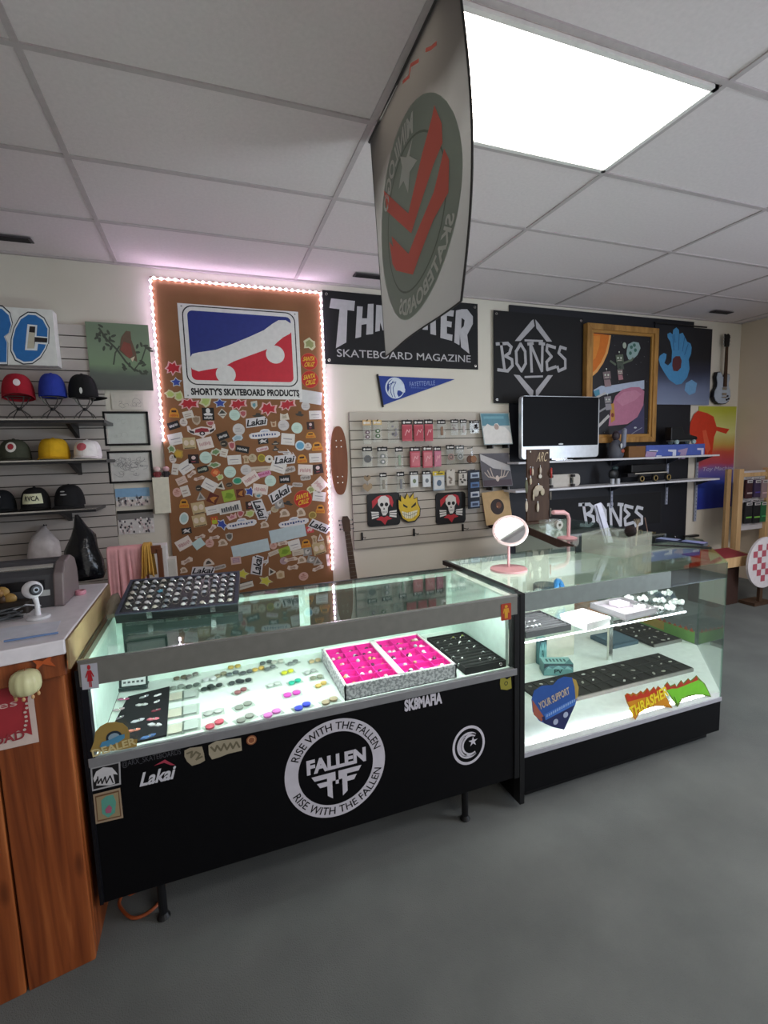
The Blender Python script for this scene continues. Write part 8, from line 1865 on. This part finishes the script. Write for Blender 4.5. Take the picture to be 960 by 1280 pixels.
# earring display on the far end
x, y = 2.50, 3.16
t = thing('earring_display', 'dark brown wooden board hung with pale earrings on the corner case', 'jewelry display', (x, y, Zc))
ya_ = 3.18; e0 = wp(659, 562, ya_); e1 = wp(688, 650, ya_); ex0, ex1, ez1 = wp(659, 600, ya_)[0], wp(687, 600, ya_)[0], e0[1]
MB().box(ex0, ex1, ya_, ya_ + .018, Zc + .02, ez1, M_DKWOOD).build('upright_board', t, bevel=.002)
MB().box(ex0 - .06, ex1 + .05, ya_ - .05, ya_ + .07, Zc, Zc + .0195, M_DKWOOD).build('foot_board', t, bevel=.002)
A = Art(FW(ya_ - .001), .001); za_ = lambda X_, Y_: wp(640 + X_ / 6.857, 560 + Y_ / 6.857, ya_); A.text('ARC', *tb(za_, 215, 35, 302, 115), C('#b9a584', .5), 1, shear=.25, off=-.005)
A.ell(*za_(158, 32), .006, .006, C('#cfc9bc', .5), 1, 12); A.build('chalk_lettering', t, fix=False)
zE = lambda X_, Y_: wp(640 + X_ / 6.857, 560 + Y_ / 6.857, ya_ - .012)
EAR = [(178, 205, .008, .03, '#c9b8a4'), (160, 205, .006, .03, '#8a3a34'), (245, 195, .010, .028, '#b9ada0'), (242, 243, .017, .017, '#cfc6bc'), (125, 330, .014, .055, '#5a5c44'), (160, 285, .012, .03, '#a89c84'), (230, 345, .04, .026, '#b5a894'), (205, 380, .03, .035, '#a59a88'), (262, 375, .02, .03, '#b0a48e'), (185, 420, .008, .03, '#b9ac98'), (125, 500, .012, .045, '#c4b8a6'), (222, 510, .012, .038, '#c4b8a6')]
for k, (X_, Y_, rx, rz_, c) in enumerate(EAR):
    q = zE(X_, Y_); o = thing('earring', 'pale earring hanging on the dark brown display board', 'earring', (q[0], ya_ - .012, q[1] - rz_), 'earrings on the brown display board')
    mb = MB(); mb.ball((q[0], ya_ - .012, q[1]), (rx, .006, rz_), C(c, .5), 12, 8); mb.build('drop', o, smooth=True); MB().tube([(q[0], ya_ - .012, q[1] + rz_ * .9), (q[0], ya_ - .01, q[1] + rz_ + .012), (q[0], ya_ + .001, q[1] + rz_ + .014)], .0012, M_SILVER, 5).build('hook', o)
for k, (X_, Y_, R_, c, nm) in enumerate(((352, 215, .045, '#a83a34', 'red hoop'), (355, 410, .038, '#9a9488', 'upper grey hoop'), (355, 555, .042, '#8f8a80', 'lower grey hoop'))):
    q = zE(X_, Y_); xx = ex1 + .012
    tag(MB().torus((xx + R_ * .25, ya_ + .01, q[1]), R_ * .8, .004 if k else .009, C(c, .4), Matrix.Rotation(pi / 2, 4, 'X') @ Matrix.Rotation(.9, 4, 'Y'), 24, 6).build('hoop_earring', smooth=True), nm + ' hanging on the right edge of the brown display board', 'earring', 'hoop earrings on the display edge')
# camera-like white gadget behind glass on the far arm
t = thing('tape_dispenser', 'pale clear tape dispenser like box on the corner case beside the pink lamp', 'dispenser', (2.4, 2.9, Zc)); x, y = zp(712, 664, Zc + .03)
MB().rbox((2.36, 2.88, Zc + .035), (.16, .07, .07), .012, M_ACRYL).build('body', t); MB().lathe([(.012, -.014), (.03, -.014), (.03, .014), (.012, .014), (.012, -.014)], C('#b9b8b0', .4), Matrix.Translation((2.39, 2.842 - .016, Zc + .036)) @ Matrix.Rotation(pi / 2, 4, 'X'), 24).build('roll', t, smooth=True)

# ================================================================== orange cable on the floor under the first case
pts = [(zp(152, 1120, .01)[0], zp(152, 1120, .01)[1], .01), (-.39, 1.74, .008), (-.345, 1.675, .007), (-.30, 1.67, .007), (-.262, 1.70, .007), (-.25, 1.76, .008), (-.262, 1.80, .012), (-.30, 1.79, .014), (-.345, 1.775, .012), (-.37, 1.79, .008), (-.38, 1.95, .008)]
sm = []
for i in range(len(pts) - 1):
    p0, p1, p2, p3 = [Vector(pts[max(0, min(len(pts) - 1, i + k))]) for k in (-1, 0, 1, 2)]
    for q in range(5): f = q / 5; sm.append(.5 * ((2 * p1) + (-p0 + p2) * f + (2 * p0 - 5 * p1 + 4 * p2 - p3) * f * f + (-p0 + 3 * p1 - 3 * p2 + p3) * f ** 3))
tag(MB().tube(sm, .0055, C('#a0502c', .5), 8).build('extension_cord', smooth=True), 'looped orange brown cord on the carpet under the left end of the black case', 'cord')

# ================================================================== HANGING FLAG
FY0, FY1, FZ0, FZ1 = 1.315, 2.105, 1.985, 2.893
def flag(a, b_, h):       # a = depth position (y), b_ = height (z), h = lift towards the camera side
    u = (a - FY0) / (FY1 - FY0); v = (FZ1 - b_) / (FZ1 - FZ0)
    x = .742 + .018 * u + .045 * (1 - u) ** 2 * sin(min(1, max(0, v)) * pi) * 1.0 + .035 * u * v + .006 * sin(u * 7 + 1) * v
    return (x - .0012 - h, a + .02 * v * (1 - u) * 0, b_ + .03 * u * (v - .0) * 0)
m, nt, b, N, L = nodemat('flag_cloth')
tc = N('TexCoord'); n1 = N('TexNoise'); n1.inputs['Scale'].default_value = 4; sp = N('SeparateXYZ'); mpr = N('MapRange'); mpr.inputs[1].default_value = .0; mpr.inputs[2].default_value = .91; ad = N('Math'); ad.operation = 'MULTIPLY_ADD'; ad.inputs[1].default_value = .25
r = N('ValToRGB'); r.color_ramp.elements[0].position = .68; r.color_ramp.elements[0].color = lin('#9a9894'); r.color_ramp.elements[1].position = .92; r.color_ramp.elements[1].color = lin('#4c4844')  # top of the cloth darkened: printed bands and shade, both put into the colour
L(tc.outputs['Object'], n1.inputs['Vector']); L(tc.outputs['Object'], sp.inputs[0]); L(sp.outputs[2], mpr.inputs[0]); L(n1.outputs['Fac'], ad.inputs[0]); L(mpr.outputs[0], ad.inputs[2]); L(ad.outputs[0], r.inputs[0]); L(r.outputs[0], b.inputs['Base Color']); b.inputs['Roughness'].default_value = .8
tl = N('BsdfTranslucent'); L(r.outputs[0], tl.inputs[0]); mx = N('MixShader'); mx.inputs[0].default_value = .30; tp = N('BsdfTransparent'); mx2 = N('MixShader'); mx2.inputs[0].default_value = .0
L(b.outputs[0], mx.inputs[1]); L(tl.outputs[0], mx.inputs[2]); L(mx.outputs[0], mx2.inputs[1]); L(tp.outputs[0], mx2.inputs[2]); L(mx2.outputs[0], nt.nodes['Material Output'].inputs['Surface'])
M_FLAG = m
def inkm(name, h, tr=.25):
    m, nt, b, N, L = nodemat(name); b.inputs['Base Color'].default_value = lin(h); b.inputs['Roughness'].default_value = .8; tl = N('BsdfTranslucent'); tl.inputs[0].default_value = lin(h); mx = N('MixShader'); mx.inputs[0].default_value = tr
    L(b.outputs[0], mx.inputs[1]); L(tl.outputs[0], mx.inputs[2]); L(mx.outputs[0], nt.nodes['Material Output'].inputs['Surface']); return m
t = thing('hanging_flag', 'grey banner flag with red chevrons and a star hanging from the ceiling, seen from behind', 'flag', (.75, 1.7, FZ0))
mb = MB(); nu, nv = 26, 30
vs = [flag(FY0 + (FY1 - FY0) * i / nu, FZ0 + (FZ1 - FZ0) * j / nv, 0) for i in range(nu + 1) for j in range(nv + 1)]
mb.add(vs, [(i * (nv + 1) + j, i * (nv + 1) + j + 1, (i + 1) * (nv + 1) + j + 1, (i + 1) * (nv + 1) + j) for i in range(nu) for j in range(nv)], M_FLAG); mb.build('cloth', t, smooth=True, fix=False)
FXA = .775
def fl(x, y):            # crop pixel -> flag (y, z)
    p = xp(440 + x / 2.91, y / 2.91, FXA); return p
A = Art(flag, .0010, sub=.035)
cy_, cz_ = xp(520, 247, FXA)
GR = inkm('flag_green_print', '#949c90'); RDF = inkm('flag_red_print', '#ee7a6a'); WTF = inkm('flag_white_print', '#d6d6ce')
cyc, czc, RF = (FY0 + FY1) / 2 + .0, 2.40, .345
A.ell(cyc, czc, RF, RF * 1.02, GR, 1, 48); A.ring(cyc, czc, RF * .74, RF * .72, C('#6c7266', .7), 2, 48)
A.poly([fl(*q) for q in ((235, 505), (222, 570), (248, 585), (222, 628), (215, 705), (200, 660), (182, 690), (196, 610), (190, 572), (212, 575))], WTF, 3)
A.poly([fl(*q) for q in ((310, 385), (300, 430), (265, 560), (215, 778), (125, 695), (135, 770), (225, 850), (300, 600), (330, 520), (330, 450))], RDF, 3)
A.poly([fl(*q) for q in ((335, 540), (350, 580), (348, 700), (300, 800), (232, 1000), (140, 880), (150, 960), (165, 985), (150, 860), (215, 925), (300, 700))], RDF, 3)
RL = []
A.line([fl(*q) for q in ((210, 305), (232, 285), (240, 245), (268, 228))], .010, RDF, 3); A.line([fl(*q) for q in ((295, 190), (312, 182), (330, 165))], .010, RDF, 3)
A.arctext('MINILOGO', cyc, czc, RF * .76, RF * .95, radians(100), radians(28), WTF, 3, off=.03)
A.arctext('SKATEBOARDS', cyc, czc, RF * .97, RF * .80, radians(-158), radians(-62), WTF, 3, off=.03)
A.build('printed_emblem', t, fix=False)
mb = MB(); mb.tube([flag(FY0, FZ0 + (FZ1 - FZ0) * j / 24, 0) for j in range(25)], .004, C('#2a2826', .7), 6); mb.tube([flag(FY0 + (FY1 - FY0) * i / 24, FZ0, 0) for i in range(25)], .003, C('#2a2826', .7), 6); mb.tube([flag(FY1, FZ0 + (FZ1 - FZ0) * j / 24, 0) for j in range(25)], .002, C('#5a5855', .7), 6); mb.build('hem', t, smooth=True)
MB().tube([(.742, FY0 - .02, FZ1), (.76, FY1 + .02, FZ1)], .006, C('#3a3836', .6), 8).build('top_rod', t)
